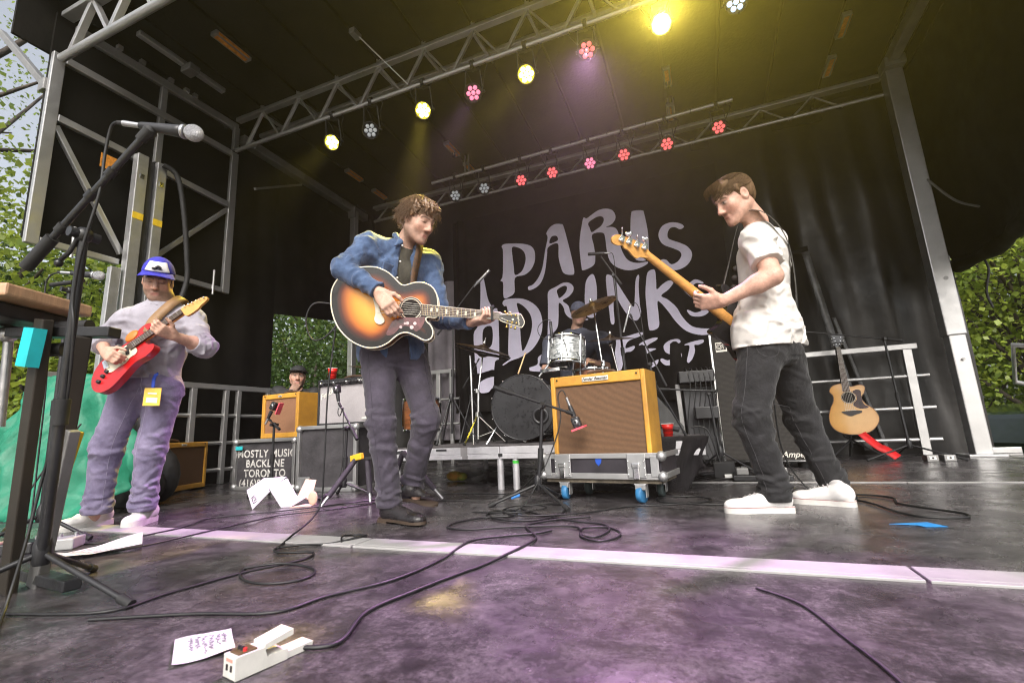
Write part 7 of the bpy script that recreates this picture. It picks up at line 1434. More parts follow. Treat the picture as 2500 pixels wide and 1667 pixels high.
for w in 'RL':
    S.cone(D_['hip' + w], D_['kn' + w], 0.113, 0.082, 0.05); S.cone(D_['kn' + w], D_['an' + w] + npv((0, 0, 0.02)), 0.083, 0.068, 0.04)
    S.cone(D_['an' + w] + npv((0, 0, 0.06)), D_['an' + w] - npv((0, 0, 0.03)), 0.068, 0.074, 0.02); S.cut(D_['an' + w] - npv((0, 0, 0.05)), (0, 0, -1), D_['an' + w], 0.17)
S.cut(D_['pelvis'] * 0.5 + D_['waist'] * 0.5, (0, 0, 1), D_['waist'], 0.4); S.disp = wrinkle(0.003, 55, 8, folds=limb_folds(D_, True, False, 3, 0.9, (0.115, 0.084, 0.073)))
jo = sdf_obj('jeans', S, 0.005, BJ, P2)
_lt = Vector(-B2[:, 0]); _bk = Vector(-B2[:, 1]); SEAMK = pm('grey_thread', (0.06, 0.058, 0.062), 0.9)
for w in 'RL': seam(jo, 'seam', SEAMK, [D_['hip' + w] + npv((0, 0, 0.05)), D_['hip' + w] * 0.5 + D_['kn' + w] * 0.5, D_['kn' + w], D_['kn' + w] * 0.5 + D_['an' + w] * 0.5, D_['an' + w]], _lt * 0.9 + _bk * 0.1)
pk = D_['pelvis'] - B2[:, 1] * 0.02 - B2[:, 0] * 0.07 + npv((0, 0, 0.02))
_px, _pz = Vector(B2[:, 1]) * 0.072, Vector((0, 0, 1)); _pk = Vector(pk)
seam(jo, 'back_pocket', SEAMK, [_pk - _px + _pz * 0.03, _pk + _px + _pz * 0.045, _pk + _px * 0.9 - _pz * 0.09, _pk - _pz * 0.125, _pk - _px * 0.9 - _pz * 0.10, _pk - _px + _pz * 0.03], _lt * 0.75 + _bk * 0.66)
SNK = pm('white_canvas', (0.66, 0.64, 0.63), 0.75, 0, 0.06, 12, bump=0.3, bs=200); RUBW = pm('white_rubber_sole', (0.60, 0.58, 0.55), 0.55, 0, 0.1, 12); LACE = pm('grey_lace', (0.42, 0.40, 0.40), 0.8)
PIPE = pm('red_foxing_line', (0.30, 0.09, 0.09), 0.6)
for w in 'RL':
    S = SDF(); shoe(S, D_['heel' + w], D_['toe' + w], (0, 0, 1), 0.041, sole=0.026, ankle=D_['an' + w] * 0.6 + (D_['heel' + w] * 0.85 + D_['toe' + w] * 0.15 + npv((0, 0, 0.09))) * 0.4); o = sdf_obj('sneaker', S, 0.0045, SNK, P2)
    sole_mesh(o, D_['heel' + w], D_['toe' + w], RUBW, w=0.043, z0=0.0, z1=0.030); sole_mesh(o, D_['heel' + w], D_['toe' + w], PIPE, w=0.0435, z0=0.0270, z1=0.0298, name='foxing_line')
    lace(o, D_['heel' + w], D_['toe' + w], 0.04, 5, LACE, z=0.108, z2=0.075)
HAIRS = pm('short_brown_hair', (0.13, 0.075, 0.036), 0.68, 0, 0.3, 80, col2=(0.07, 0.04, 0.02), aniso=(1, 1, 0.3), spec=0.25)
S = SDF(); S.ell(hc + HB @ npv((0, -0.018, 0.046)), (0.0815, 0.103, 0.080), HB, 0.02); S.ell(hc + HB @ npv((0, -0.060, 0.0)), (0.068, 0.050, 0.066), HB, 0.03); S.ell(hc + HB @ npv((0.0, 0.042, 0.098)), (0.060, 0.050, 0.030), HB, 0.03)
for sx in (-1, 1):
    S.cone(hc + HB @ npv((sx * 0.075, 0.018, 0.055)), hc + HB @ npv((sx * 0.076, 0.012, 0.005)), 0.016, 0.006, 0.012)
    S.ell(hc + HB @ npv((sx * 0.086, -0.010, -0.002)), (0.020, 0.024, 0.036), HB, 0.006, 'sub')
S.disp = lambda P: 0.003 * np.sin((P @ HB[:, 0]) * 330 + 2 * np.sin((P @ HB[:, 2]) * 60)) 
hs = sdf_obj('hair', S, 0.0045, HAIRS, P2, smooth_it=1)
def fringe(rg):
    th = rg.uniform(-1.3, 1.3); p = np.array((math.sin(th) * 0.058, 0.066 + math.cos(th) * 0.014, 0.118 + rg.uniform(-0.012, 0.012)))
    if rg.random() < 0.8:
        th = rg.uniform(0, 6.28); ph = math.acos(rg.uniform(-0.1, 1)); p = np.array((math.sin(ph) * math.cos(th) * 0.083, -0.02 + math.sin(ph) * math.sin(th) * 0.1, 0.05 + math.cos(ph) * 0.082)); v = np.array((rg.uniform(-.3, .3), 0.7, -0.35 if p[2] < 0.1 else 0.1)); L = rg.uniform(0.02, 0.04); n = unit(p - np.array((0, -0.02, 0.03)))
        return [p + v * L * t + n * 0.004 * math.sin(t * 3) for t in (0, .35, .7, 1)]
    L = rg.uniform(0.012, 0.03) * (1.5 if p[0] > 0.03 else 1.0); return [p + np.array((0.03 * t + rg.uniform(-.2, .2) * t * 0.03, 0.020 * t, -L * t * t)) for t in (0, .35, .7, 1)]
strands('hair_locks', hs, HAIRS, hc, HB, 1.04, 3600, fringe, 0.0013)
STRAP = pm('patterned_strap', (0.02, 0.02, 0.023), 0.7, 0, 0.4, 40, col2=(0.09, 0.085, 0.07))
fr = B1[:, 1]; upc = B1[:, 2]; lf = -B1[:, 0]
ribbon('strap', P2, STRAP, [Vector(npv(PI_['BG']['o']) + BGu * 0.50 + BGv * 0.12 - BGn * 0.03), Vector(D_['chest'] + fr * 0.16 + lf * 0.09 + upc * 0.0), Vector(D_['neck'] + lf * 0.085 + fr * 0.05 + upc * 0.022), Vector(D_['neck'] + lf * 0.075 - fr * 0.065 + upc * 0.012), Vector(D_['chest'] - fr * 0.136 + lf * 0.03 + upc * 0.06), Vector(D_['waist'] - fr * 0.140 - lf * 0.06), Vector(D_['waist'] - fr * 0.05 - lf * 0.185)], 0.045, lambda p: Vector(D_['chest']) - p if False else (p - Vector(D_['waist'] * 0.4 + D_['chest'] * 0.6)))

# ---------------------------------------------------------------- guitarist at the left
D_ = {k: npv(v) for k, v in PJ['GT'].items()}
P3 = person('man in a blue cap and grey sweatshirt playing a red electric guitar', (D_['pelvis'][0], D_['pelvis'][1], 0))
SKIN_C = (0.56, 0.33, 0.245)
hc = D_['headc']; tocam = unit(npv((0, 0, 0.46)) - hc); HB = aim_head(hc, hc + unit(tocam * 0.95 + npv((-0.16, -0.02, -0.34))) * 0.118, (0.06, 0, 1))
S = SDF(); head_prims(S, hc, HB, 0.96, D_['neck'], 0.056, jaw=0.93)
FW = npv((0.62, -0.75, 0))
B1, B2 = torso(S, D_['neck'], D_['chest'], D_['waist'], D_['pelvis'], D_['shR'], D_['shL'], FW, -0.016)
arms(S, D_, (0.050, 0.043, 0.041, 0.027)); legs(S, D_, infl=-0.010)
RGu, RGv, RGn = (npv(PI_['RG'][k]) for k in 'uvn')
hand(S, D_['wrR'], D_['haR'] - D_['wrR'] + npv((0.05, 0, -0.03)), -RGn, 1, (0.9, 1.0, 1.05, 1.1), 0.0, (0.5, 0.6), 0.92)
hand(S, D_['wrL'], unit(D_['haL'] - D_['wrL']) * 0.7 + RGn * 0.6, RGv * 1.0 - RGn * 0.15, -1, (0.85, 0.9, 0.95, 0.95), 0.1, (0.3, 0.3), 0.92)
for w in 'RL': S.cone(D_['an' + w], D_['heel' + w] * 0.6 + D_['toe' + w] * 0.4 + npv((0, 0, 0.04)), 0.034, 0.03, 0.02)
sdf_obj('body', S, VOX, SKIN, P3, face_color(hc, HB, 0.96, SKIN_C, 0.72, (0.05, 0.03, 0.02)))
SW = pm('grey_sweatshirt', (0.32, 0.30, 0.345), 0.95, 0, 0.08, 8, bump=0.6, bs=22, sheen=0.2)  # grey with a lavender tint standing in for purple stage light
S = SDF(); torso(S, D_['neck'], D_['chest'], D_['waist'], D_['pelvis'], D_['shR'], D_['shL'], FW, 0.015, 0.93, belly=0.008)
for w in 'RL':
    u = unit(D_['wr' + w] - D_['el' + w]); e = D_['el' + w] + u * (0.13 if w == 'R' else 0.09)
    S.cone(D_['sh' + w], D_['el' + w], 0.066, 0.061, 0.04); S.cone(D_['el' + w], e, 0.061, 0.049, 0.03); S.cone(e - u * 0.03, e, 0.053, 0.050, 0.006); S.cut(e, u, e, 0.10)
S.cut(D_['neck'] + npv((0, 0, -0.012)), unit(D_['neck'] - D_['chest']) + 0.30 * FW, D_['neck'], 0.14); S.cut(D_['pelvis'] * 0.75 + D_['waist'] * 0.25, (0, 0, -1)); S.disp = wrinkle(0.004, 55, 21, lean=(0.7, 0.3, 0.5), folds=limb_folds(D_, False, True, 4, 1.25) + creases(D_['chest'], D_['pelvis'], 0.13, 30, 19, (0.5, 0.4), (0.06, 0.14), (0.012, 0.022), (0.005, 0.012), 0.7, FW))
sdf_obj('sweatshirt', S, 0.005, SW, P3)
S = SDF(); fr = B1[:, 1]; upc = B1[:, 2]; lf = -B1[:, 0]; b = D_['neck'] - upc * 0.022
ring = [b + (fr * math.sin(a) * 0.082 + lf * math.cos(a) * 0.080) - upc * (0.034 * math.sin(a)) for a in [i * PI / 8 for i in range(16)]]
for i in range(16): S.cone(ring[i], ring[(i + 1) % 16], 0.009, 0.009, 0.01)
sdf_obj('collar', S, 0.0045, SW, P3)
PJN = pm('purple_lit_denim', (0.21, 0.18, 0.28), 0.85, 0, 0.2, 12, bump=0.8, bs=26, col2=(0.115, 0.098, 0.17), sheen=0.15)  # purple front light put into the denim colour
S = SDF(); S.ell(D_['pelvis'], (0.148, 0.118, 0.12), B2, 0.05); S.ell(D_['waist'] * 0.35 + D_['pelvis'] * 0.65, (0.138, 0.112, 0.09), B2, 0.05)
for w in 'RL':
    S.cone(D_['hip' + w], D_['kn' + w], 0.097, 0.078, 0.05); S.cone(D_['kn' + w], D_['an' + w] + npv((0, 0, 0.02)), 0.078, 0.066, 0.04)
    S.cone(D_['an' + w] + npv((0, 0, 0.05)), D_['an' + w] - npv((0, 0, 0.02)), 0.066, 0.071, 0.02); S.cut(D_['an' + w] - npv((0, 0, 0.045)), (0, 0, -1), D_['an' + w], 0.16)
S.cut(D_['pelvis'] * 0.4 + D_['waist'] * 0.6, (0, 0, 1), D_['waist'], 0.4); S.disp = wrinkle(0.003, 55, 14, folds=limb_folds(D_, True, False, 5, 0.72, (0.10, 0.080, 0.070)))
sdf_obj('jeans', S, 0.005, PJN, P3)
gj = [o for o in P3.children if o.name.startswith('jeans')][0]; _rt = Vector(B2[:, 0]); _ft = Vector(B2[:, 1]); SEAMP = pm('purple_lit_thread', (0.30, 0.27, 0.36), 0.9)
for w, sg in (('R', -1), ('L', 1)): seam(gj, 'seam', SEAMP, [D_['hip' + w], D_['hip' + w] * 0.5 + D_['kn' + w] * 0.5, D_['kn' + w], D_['kn' + w] * 0.5 + D_['an' + w] * 0.5, D_['an' + w]], _rt * sg * 0.6 + _ft * 0.8, 0.0014)
seam(gj, 'fly_seam', SEAMP, [D_['pelvis'] + npv((0, 0, 0.08)), D_['pelvis'], D_['pelvis'] - npv((0, 0, 0.07))], _ft, 0.0016)
WL = pm('white_leather', (0.62, 0.60, 0.58), 0.5, 0, 0.08, 14, bump=0.15, bs=80)
for w in 'RL':
    h = D_['heel' + w]; t_ = D_['toe' + w]; t_ = h + (t_ - h) / np.linalg.norm(t_ - h) * 0.275
    S = SDF(); shoe(S, h, t_, (0, 0, 1), 0.045, sole=0.026, ankle=D_['an' + w] * 0.6 + (h * 0.85 + t_ * 0.15 + npv((0, 0, 0.09))) * 0.4); o = sdf_obj('sneaker', S, 0.0045, WL, P3)
    sole_mesh(o, h, t_, RUBW, w=0.047, z0=0.0, z1=0.030); lace(o, h, t_, 0.042, 4, WHITE, z=0.106, z2=0.078)
# cap
CAPB = pm('blue_cap_cloth', (0.03, 0.028, 0.36), 0.8, 0, 0.12, 20, bump=0.3, bs=240); CAPW = pm('white_foam_panel', (0.68, 0.66, 0.66), 0.8); CAPM = pm('cream_mesh', (0.55, 0.47, 0.33), 0.8, 0, 0.3, 260, bump=0.8, bs=400)
def hp(x, y, z, sc=0.96): return hc + HB @ (npv((x, y, z)) * sc)
S = SDF(); S.ell(hp(0, -0.008, 0.055), npv((0.092, 0.112, 0.112)) * 0.96, HB, 0.01); S.cut(hp(0, 0, 0.058), -HB[:, 2] + 0.12 * HB[:, 1]); S.cut(hp(0, -0.01, 0.06), -HB[:, 1]); cp = sdf_obj('cap', S, 0.0045, CAPB, P3)
S = SDF(); S.ell(hp(0, -0.008, 0.055), npv((0.0905, 0.1105, 0.108)) * 0.96, HB, 0.01); S.cut(hp(0, 0, 0.050), -HB[:, 2] + 0.12 * HB[:, 1]); S.cut(hp(0, -0.012, 0.06), HB[:, 1]); sdf_obj('mesh_back', S, 0.0045, CAPM, cp)
S = SDF(); S.ell(hp(0, -0.006, 0.055), npv((0.097, 0.118, 0.112)) * 0.96, HB, 0.01)
S.cut(hp(0, 0.045, 0.0), -HB[:, 1]); S.cut(hp(0, 0, 0.075), -HB[:, 2]); S.cut(hp(0, 0, 0.138), HB[:, 2]); S.cut(hp(0.062, 0, 0.09), HB[:, 0] + 0.35 * HB[:, 2]); S.cut(hp(-0.062, 0, 0.09), -HB[:, 0] + 0.35 * HB[:, 2]); wp = sdf_obj('front_patch', S, 0.004, CAPW, cp)
m = MB(); 
for i in range(7): m.ball(Vector(hp(-0.012 + 0.006 * i - 0.006, 0.109, 0.103 + 0.008 * math.sin(i * 0.9))), 0.008, 6)
m.tube([Vector(hp(-0.03, 0.109, 0.093)), Vector(hp(0.03, 0.109, 0.093))], 0.002, 5); m.build('patch_print', INK, wp, world=True)
def brim(u, v):
    a = (u - 0.5) * 2.3; r0, r1 = 0.100, 0.100 + 0.078 * (math.cos(a * 1.25) ** 0.7 if abs(a) < 1.2 else 0.0)
    r = r0 + (r1 - r0) * v; x, y = math.sin(a) * r * 0.88, math.cos(a) * r
    return Vector(hp(x, y, 0.070 - 1.6 * x * x * (0.5 + v) - 0.012 * v))
m = MB(); m.sheet(brim, 20, 8); m.build('brim', CAPB, cp, world=True, solid=0.004)
HAIRK = pm('black_hair', (0.022, 0.014, 0.010), 0.5, 0, 0.3, 60)
S = SDF(); S.ell(hp(0, -0.025, 0.03), npv((0.082, 0.098, 0.075)) * 0.96, HB, 0.02); S.ell(hp(0, -0.055, -0.01), npv((0.070, 0.052, 0.062)) * 0.96, HB, 0.02); S.cut(hp(0, 0, 0.055), HB[:, 2]); S.cut(hp(0, 0.02, 0), HB[:, 1])
for sx in (-1, 1): S.cone(hp(sx * 0.072, 0.02, 0.045), hp(sx * 0.070, 0.018, -0.01), 0.012, 0.006, 0.01); S.ell(hp(sx * 0.086, -0.010, -0.002), npv((0.020, 0.024, 0.036)), HB, 0.006, 'sub')
sdf_obj('hair', S, 0.0045, HAIRK, P3)
# strap, lanyard pass
TANS = pm('tan_leather', (0.26, 0.15, 0.07), 0.6, 0, 0.15, 10)
ribbon('strap', P3, TANS, [Vector(npv(PI_['RG']['o']) + RGu * 0.20 + RGv * 0.05), Vector(D_['chest'] + fr * 0.155 + lf * 0.03 + upc * 0.06), Vector(D_['neck'] + lf * 0.09 + fr * 0.075 - upc * 0.02), Vector(D_['neck'] + lf * 0.105 - fr * 0.04 + upc * 0.0), Vector(D_['chest'] - fr * 0.16 + lf * 0.06), Vector(D_['waist'] - fr * 0.15 - lf * 0.10)], 0.055, lambda p: p - Vector(D_['chest']))
m = MB(); lp = Vector(D_['pelvis'] + B2[:, 1] * 0.155 - B2[:, 0] * 0.075); 
m.box(lp + Vector((0, 0, -0.085)), (0.085, 0.004, 0.105), Matrix(B2.tolist()) @ Matrix.Rotation(R_(3), 3, 'Y')); ps = m.build('pass_card', pm('yellow_pass', (0.80, 0.50, 0.05), 0.45, 0, 0.1, 20), P3, world=True)
m = MB(); m.box(lp + Vector((0, 0, -0.105)) + Vector(B2[:, 1]) * 0.003, (0.055, 0.002, 0.03), Matrix(B2.tolist())); m.box(lp + Vector((0, 0, -0.065)) + Vector(B2[:, 1]) * 0.003, (0.045, 0.002, 0.008), Matrix(B2.tolist())); m.build('pass_print', WHITE, ps, world=True)
ribbon('lanyard', P3, pm('blue_lanyard', (0.03, 0.08, 0.5), 0.7), [lp + Vector((0, 0, -0.03)), lp + Vector((0.0, 0, 0.02)), lp + Vector((0.02, 0.0, 0.05)), lp + Vector((-0.005, 0.02, 0.05))], 0.018, Vector(B2[:, 1]))

# ---------------------------------------------------------------- drummer
D_ = {k: npv(v) for k, v in PJ['DR'].items()}
P4 = person('seated drummer in a slate tee, face half hidden by the crash cymbal', (D_['pelvis'][0], D_['pelvis'][1], RZ))
hc = D_['headc']; HB = basis((0.15, -0.95, -0.25), (0, 0, 1))
for w in 'RL':
    D_['hip' + w] = D_['pelvis'] + npv((-0.1 if w == 'R' else 0.1, -0.03, -0.03)); D_['kn' + w] = D_['hip' + w] + npv((-0.12 if w == 'R' else 0.14, -0.36, -0.02)); D_['an' + w] = npv((D_['kn' + w][0], D_['kn' + w][1] + 0.03, RZ + 0.08))
S = SDF(); head_prims(S, hc, HB, 1.0, D_['neck'], 0.056); B1, B2 = torso(S, D_['neck'], D_['chest'], D_['waist'], D_['pelvis'], D_['shR'], D_['shL'], (0, -1, 0), -0.012)
arms(S, D_); legs(S, D_, infl=-0.01); hand(S, D_['wrR'], (0.3, -0.8, -0.1), (0.2, -0.1, -1), -1, 1.1, 0); hand(S, D_['wrL'], (-0.5, -0.7, -0.2), (0, -0.1, -1), 1, 1.1, 0)
for w in 'RL': S.cone(D_['an' + w], D_['an' + w] + npv((0, -0.15, -0.05)), 0.038, 0.03, 0.02)
sdf_obj('body', S, 0.006, SKIN, P4, face_color(hc, HB, 1.0, (0.50, 0.29, 0.21), 0.6))
SLT = pm('slate_tee', (0.055, 0.060, 0.085), 0.9, 0, 0.15, 8, bump=0.4, bs=160)
S = SDF(); torso(S, D_['neck'], D_['chest'], D_['waist'], D_['pelvis'], D_['shR'], D_['shL'], (0, -1, 0), 0.022)
for w in 'RL': u = unit(D_['el' + w] - D_['sh' + w]); e = D_['el' + w] - u * 0.03; S.cone(D_['sh' + w], e, 0.078, 0.074, 0.04); S.cut(e, u, e, 0.11)
S.cut(D_['neck'], (0, -0.4, 1), D_['neck'], 0.13); S.disp = wrinkle(0.006, 55, 31); sdf_obj('tee_shirt', S, 0.006, SLT, P4)
S = SDF(); S.ell(D_['pelvis'], (0.17, 0.14, 0.12), B2, 0.05)
for w in 'RL': S.cone(D_['hip' + w], D_['kn' + w], 0.10, 0.075, 0.05); S.cone(D_['kn' + w], D_['an' + w], 0.075, 0.06, 0.04)
S.disp = wrinkle(0.005, 55, 3); sdf_obj('trousers', S, 0.007, BJ, P4)
S = SDF(); S.ell(hc + HB @ npv((0, -0.008, 0.050)), (0.088, 0.108, 0.085), HB, 0.01); S.cut(hc + HB @ npv((0, 0, 0.035)), -HB[:, 2]); sdf_obj('cap', S, 0.006, pm('slate_cap', (0.06, 0.065, 0.10), 0.85, 0, 0.15, 20), P4)
for w in 'RL':
    S = SDF(); a = D_['an' + w]; h = npv((a[0], a[1] + 0.04, RZ)); shoe(S, h, h + npv((0, -0.27, 0)), (0, 0, 1), 0.045, sole=0.02); sdf_obj('shoe', S, 0.006, BOOT, P4)
t = thing('drum_stool', 'round drum stool under the seated drummer', 'stool', (D_['pelvis'][0], D_['pelvis'][1], RZ))
zs = D_['pelvis'][2] - RZ - 0.13; m = MB(); m.lathe([(0.0, zs - 0.08), (0.16, zs - 0.08), (0.17, zs - 0.05), (0.165, zs + 0.01), (0.0, zs + 0.02)]); m.build('seat', TOLEX, t); m = MB(); m.rod((0, 0, 0.1), (0, 0, zs - 0.07), 0.014); m.build('post', CHROME, t)
for k in range(3): a = k * 2.1; m = MB(); m.rod((0, 0, 0.22), (0.22 * math.cos(a), 0.22 * math.sin(a), 0.01), 0.01); m.build('leg', CHROME, t)
for w, d in (('R', (0.45, -0.55, 0.10)), ('L', (-0.55, -0.4, 0.05))):
    p = Vector(D_['wr' + w]) + Vector((0, -0.07, -0.02)); dd = Vector(d).normalized(); m = MB(); m.tube([p - dd * 0.09, p + dd * 0.27], [0.007, 0.0055], 8); o = m.build('drum_stick', pm('hickory', (0.60, 0.40, 0.2), 0.55)); tag(o, 'wooden drum stick held in the drummer\'s %s hand' % ('right' if w == 'R' else 'left'), 'drum stick')

# ---------------------------------------------------------------- man watching from behind the amplifiers
hc = npv(PJ['WT']['headc']); P5 = person('man in a black cap with his hand on his chin behind the amplifiers', (hc[0], hc[1], 0))
HB = basis(unit(npv((0, 0, 0.9)) - hc) * npv((1, 1, 0.3)), (0.1, 0, 1)); r, f, u = HB[:, 0], HB[:, 1], HB[:, 2]
d = dict(neck=hc + npv((0, 0, -0.13)) - f * 0.03); d['chest'] = d['neck'] - npv((0, 0, 0.2)) - f * 0.01; d['waist'] = d['chest'] - npv((0, 0, 0.24)); d['pelvis'] = d['waist'] - npv((0, 0, 0.16))
d['shR'] = d['neck'] + r * 0.18 - npv((0, 0, 0.06)); d['shL'] = d['neck'] - r * 0.18 - npv((0, 0, 0.06)); d['elR'] = d['shR'] + npv((0, 0, -0.26)) + f * 0.05; d['wrR'] = hc - f * -0.13 + r * 0.06 - npv((0, 0, 0.19)); d['elL'] = d['shL'] + npv((0, 0, -0.26)) + f * 0.08; d['wrL'] = d['elL'] + f * 0.2 + r * 0.15
for w, s in (('R', 1), ('L', -1)): d['hip' + w] = d['pelvis'] + r * 0.09 * s; d['kn' + w] = d['hip' + w] + f * 0.3 - npv((0, 0, 0.02)); d['an' + w] = npv((d['kn' + w][0], d['kn' + w][1], 0.09))
S = SDF(); head_prims(S, hc, HB, 1.0, d['neck'], 0.055); B1, B2 = torso(S, d['neck'], d['chest'], d['waist'], d['pelvis'], d['shR'], d['shL'], f, -0.01); arms(S, d); legs(S, d)
hand(S, d['wrR'], npv((0, 0, 1)) * 0.9 - r * 0.5, -f, -1, (0.9, 0.95, 1.0, 1.0), 0, (0.4, 0.5)); hand(S, d['wrL'], r, (0, 0, -1), 1, 0.5, 0)
for w in 'RL': S.cone(d['an' + w], d['an' + w] + f * 0.16 - npv((0, 0, 0.055)), 0.038, 0.03, 0.02)
sdf_obj('body', S, 0.0055, SKIN, P5, face_color(hc, HB, 1.0, (0.55, 0.32, 0.24), 0.55, closed=False))
S = SDF(); torso(S, d['neck'], d['chest'], d['waist'], d['pelvis'], d['shR'], d['shL'], f, 0.025)
for w in 'RL': S.cone(d['sh' + w], d['el' + w], 0.075, 0.062, 0.04); S.cone(d['el' + w], d['wr' + w], 0.06, 0.042, 0.03)
S.cut(d['neck'], (0, 0, 1), d['neck'], 0.13); S.disp = wrinkle(0.006, 55, 4); sdf_obj('jacket', S, 0.006, pm('black_jacket', (0.014, 0.014, 0.016), 0.7), P5)
S = SDF(); legs(S, d, infl=0.02); S.ell(d['pelvis'], (0.17, 0.13, 0.12), B2, 0.05); sdf_obj('trousers', S, 0.008, BJ, P5)
S = SDF(); S.ell(hc + HB @ npv((0, -0.006, 0.052)), (0.088, 0.108, 0.088), HB, 0.01); S.cut(hc + HB @ npv((0, 0, 0.042)), -HB[:, 2]); cpo = sdf_obj('cap', S, 0.005, pm('black_cap', (0.018, 0.018, 0.020), 0.8), P5)
def brim2(u_, v_):
    a = (u_ - 0.5) * 2.2; r1 = 0.100 + 0.07 * max(0, math.cos(a * 1.25)) ** 0.7; rr = 0.098 + (r1 - 0.098) * v_; return Vector(hc + HB @ npv((math.sin(a) * rr * 0.88, math.cos(a) * rr, 0.056 - 1.4 * math.sin(a) ** 2 * 0.008 + 0.006 * v_)))
m = MB(); m.sheet(brim2, 16, 6); m.build('brim', pm('black_cap', (0.018, 0.018, 0.020), 0.8), cpo, world=True, solid=0.004)
t = thing('folding_stool', 'small stool under the man watching behind the amplifiers', 'stool', (d['pelvis'][0], d['pelvis'][1], 0)); zs = d['pelvis'][2] - 0.13
m = MB(); m.box((0, 0, zs - 0.03), (0.36, 0.34, 0.05)); m.build('seat', TOLEX, t, bevel=0.01)
for sx in (-1, 1):
    for sy in (-1, 1): m = MB(); m.rod((sx * 0.14, sy * 0.13, 0), (sx * 0.13, sy * 0.12, zs - 0.05), 0.012); m.build('leg', BLK, t)
# ================================================================ guitars
def gframe(n):
    g = PI_[n]; return Vector(g['o']), Matrix((g['u'], g['v'], g['n'])).transposed(), g
STR = pm('string_steel', (0.6, 0.58, 0.52), 0.3, 1.0)
def smooth2(pts, n=4): return [(p.x, p.y) for p in catmull([(a, b, 0) for a, b in pts], n, closed=True)]
def g_prism(t, name, mat, pts, o, F, z0, z1, bevel=0.0, smooth=True, sm=4):
    m = MB(); m.prism(smooth2(pts, sm) if sm else pts, F, o, z0, z1, smooth=smooth); return m.build(name, mat, t, world=True, bevel=bevel)
def attr_mat(name, rough, coat, spec=0.5):
    return pm(name, (1, 1, 1), rough, 0, 0.04, 14, attr='col', coat=coat, aniso=(1, 1, 1), spec=0.3)
def burst_top(t, name, mat, pts, o, F, z, ramp, holes=None):
    P = np.array(smooth2(pts, 5)); c = P.mean(0); N = len(P); S_ = [1.0, 0.96, 0.91, 0.85, 0.78, 0.7, 0.6, 0.45, 0.25, 0.0]
    vs = []; cols = []
    A_ = P; B_ = np.roll(P, -1, 0)
    for s in S_:
        for q in P:
            p = c + (q - c) * s; ab = B_ - A_; tt = np.clip(((p - A_) * ab).sum(1) / ((ab ** 2).sum(1) + 1e-12), 0, 1); d = np.sqrt((((A_ + ab * tt[:, None]) - p) ** 2).sum(1)).min() if s < 1 else 0.0
            vs.append(o + F @ Vector((p[0], p[1], z))); cols.append(d)
    fs = [(i * N + k, i * N + (k + 1) % N, (i + 1) * N + (k + 1) % N, (i + 1) * N + k) for i in range(len(S_) - 1) for k in range(N)]
    m = MB(); m.add(vs, fs, True); ob = m.build(name, mat, t, world=True)
    at = ob.data.color_attributes.new('col', 'FLOAT_COLOR', 'POINT'); xs = [r[0] for r in ramp]; out = np.ones((len(cols), 4), np.float32)
    for k in range(3): out[:, k] = np.interp(cols, xs, [r[1][k] for r in ramp])
    at.data.foreach_set('color', out.ravel()); return ob
def binding(t, pts, o, F, z, r, mat):
    m = MB(); m.tube([o + F @ Vector((a, b, z)) for a, b in smooth2(pts, 4)], r, 6, closed=True); return m.build('binding', mat, t, world=True)
def ring(t, name, mat, c, r0, r1, o, F, z):
    m = MB(); n = 32; vs = []
    for k in range(n):
        a = 2 * PI * k / n
        for r in (r0, r1): vs.append(o + F @ Vector((c[0] + r * math.cos(a), c[1] + r * math.sin(a), z)))
    m.add(vs, [(2 * k, 2 * k + 1, (2 * k + 3) % (2 * n), (2 * k + 2) % (2 * n)) for k in range(n)]); return m.build(name, mat, t, world=True)
def disc(t, name, mat, c, r, o, F, z):
    m = MB(); m.add([o + F @ Vector((c[0] + r * math.cos(a), c[1] + r * math.sin(a), z)) for a in [2 * PI * k / 28 for k in range(28)]], [tuple(range(28))]); return m.build(name, mat, t, world=True)
def lerp2(a, b, t): return (a[0] + (b[0] - a[0]) * t, a[1] + (b[1] - a[1]) * t)
IVORY = pm('ivory_binding', (0.72, 0.66, 0.52), 0.4); ROSE = pm('rosewood', (0.07, 0.032, 0.018), 0.5, 0, 0.3, 20, aniso=(1, 8, 8)); MAPLE = pm('amber_maple', (0.60, 0.30, 0.075), 0.35, 0, 0.12, 8, coat=0.4, aniso=(1, 6, 6)); HOLE = pm('soundhole_dark', (0.010, 0.006, 0.004), 0.9)
# --- sunburst acoustic
o, F, g = gframe('AG')
t = thing('acoustic_guitar', 'sunburst cutaway acoustic guitar with black headstock in the singer\'s hands', 'guitar', o)
SB = attr_mat('sunburst_lacquer', 0.22, 0.15)
g_prism(t, 'body', pm('amber_sides', (0.30, 0.105, 0.018), 0.2, 0, 0.25, 5, coat=0.7, col2=(0.15, 0.045, 0.01), aniso=(2, 2, 8)), g['body'], o, F, -0.108, -0.002, 0.004)
burst_top(t, 'soundboard', SB, g['body'], o, F, 0.0012, [(0, (0.006, 0.006, 0.007)), (0.035, (0.010, 0.008, 0.008)), (0.060, (0.10, 0.018, 0.006)), (0.085, (0.42, 0.11, 0.012)), (0.13, (0.66, 0.27, 0.03)), (0.2, (0.78, 0.40, 0.06))])
binding(t, g['body'], o, F, 0.001, 0.0042, IVORY); binding(t, g['body'], o, F, -0.106, 0.003, IVORY)
hcn = g['hole'][0]; hr = 0.5 * math.hypot(g['hole'][1][0] - g['hole'][2][0], g['hole'][1][1] - g['hole'][2][1])
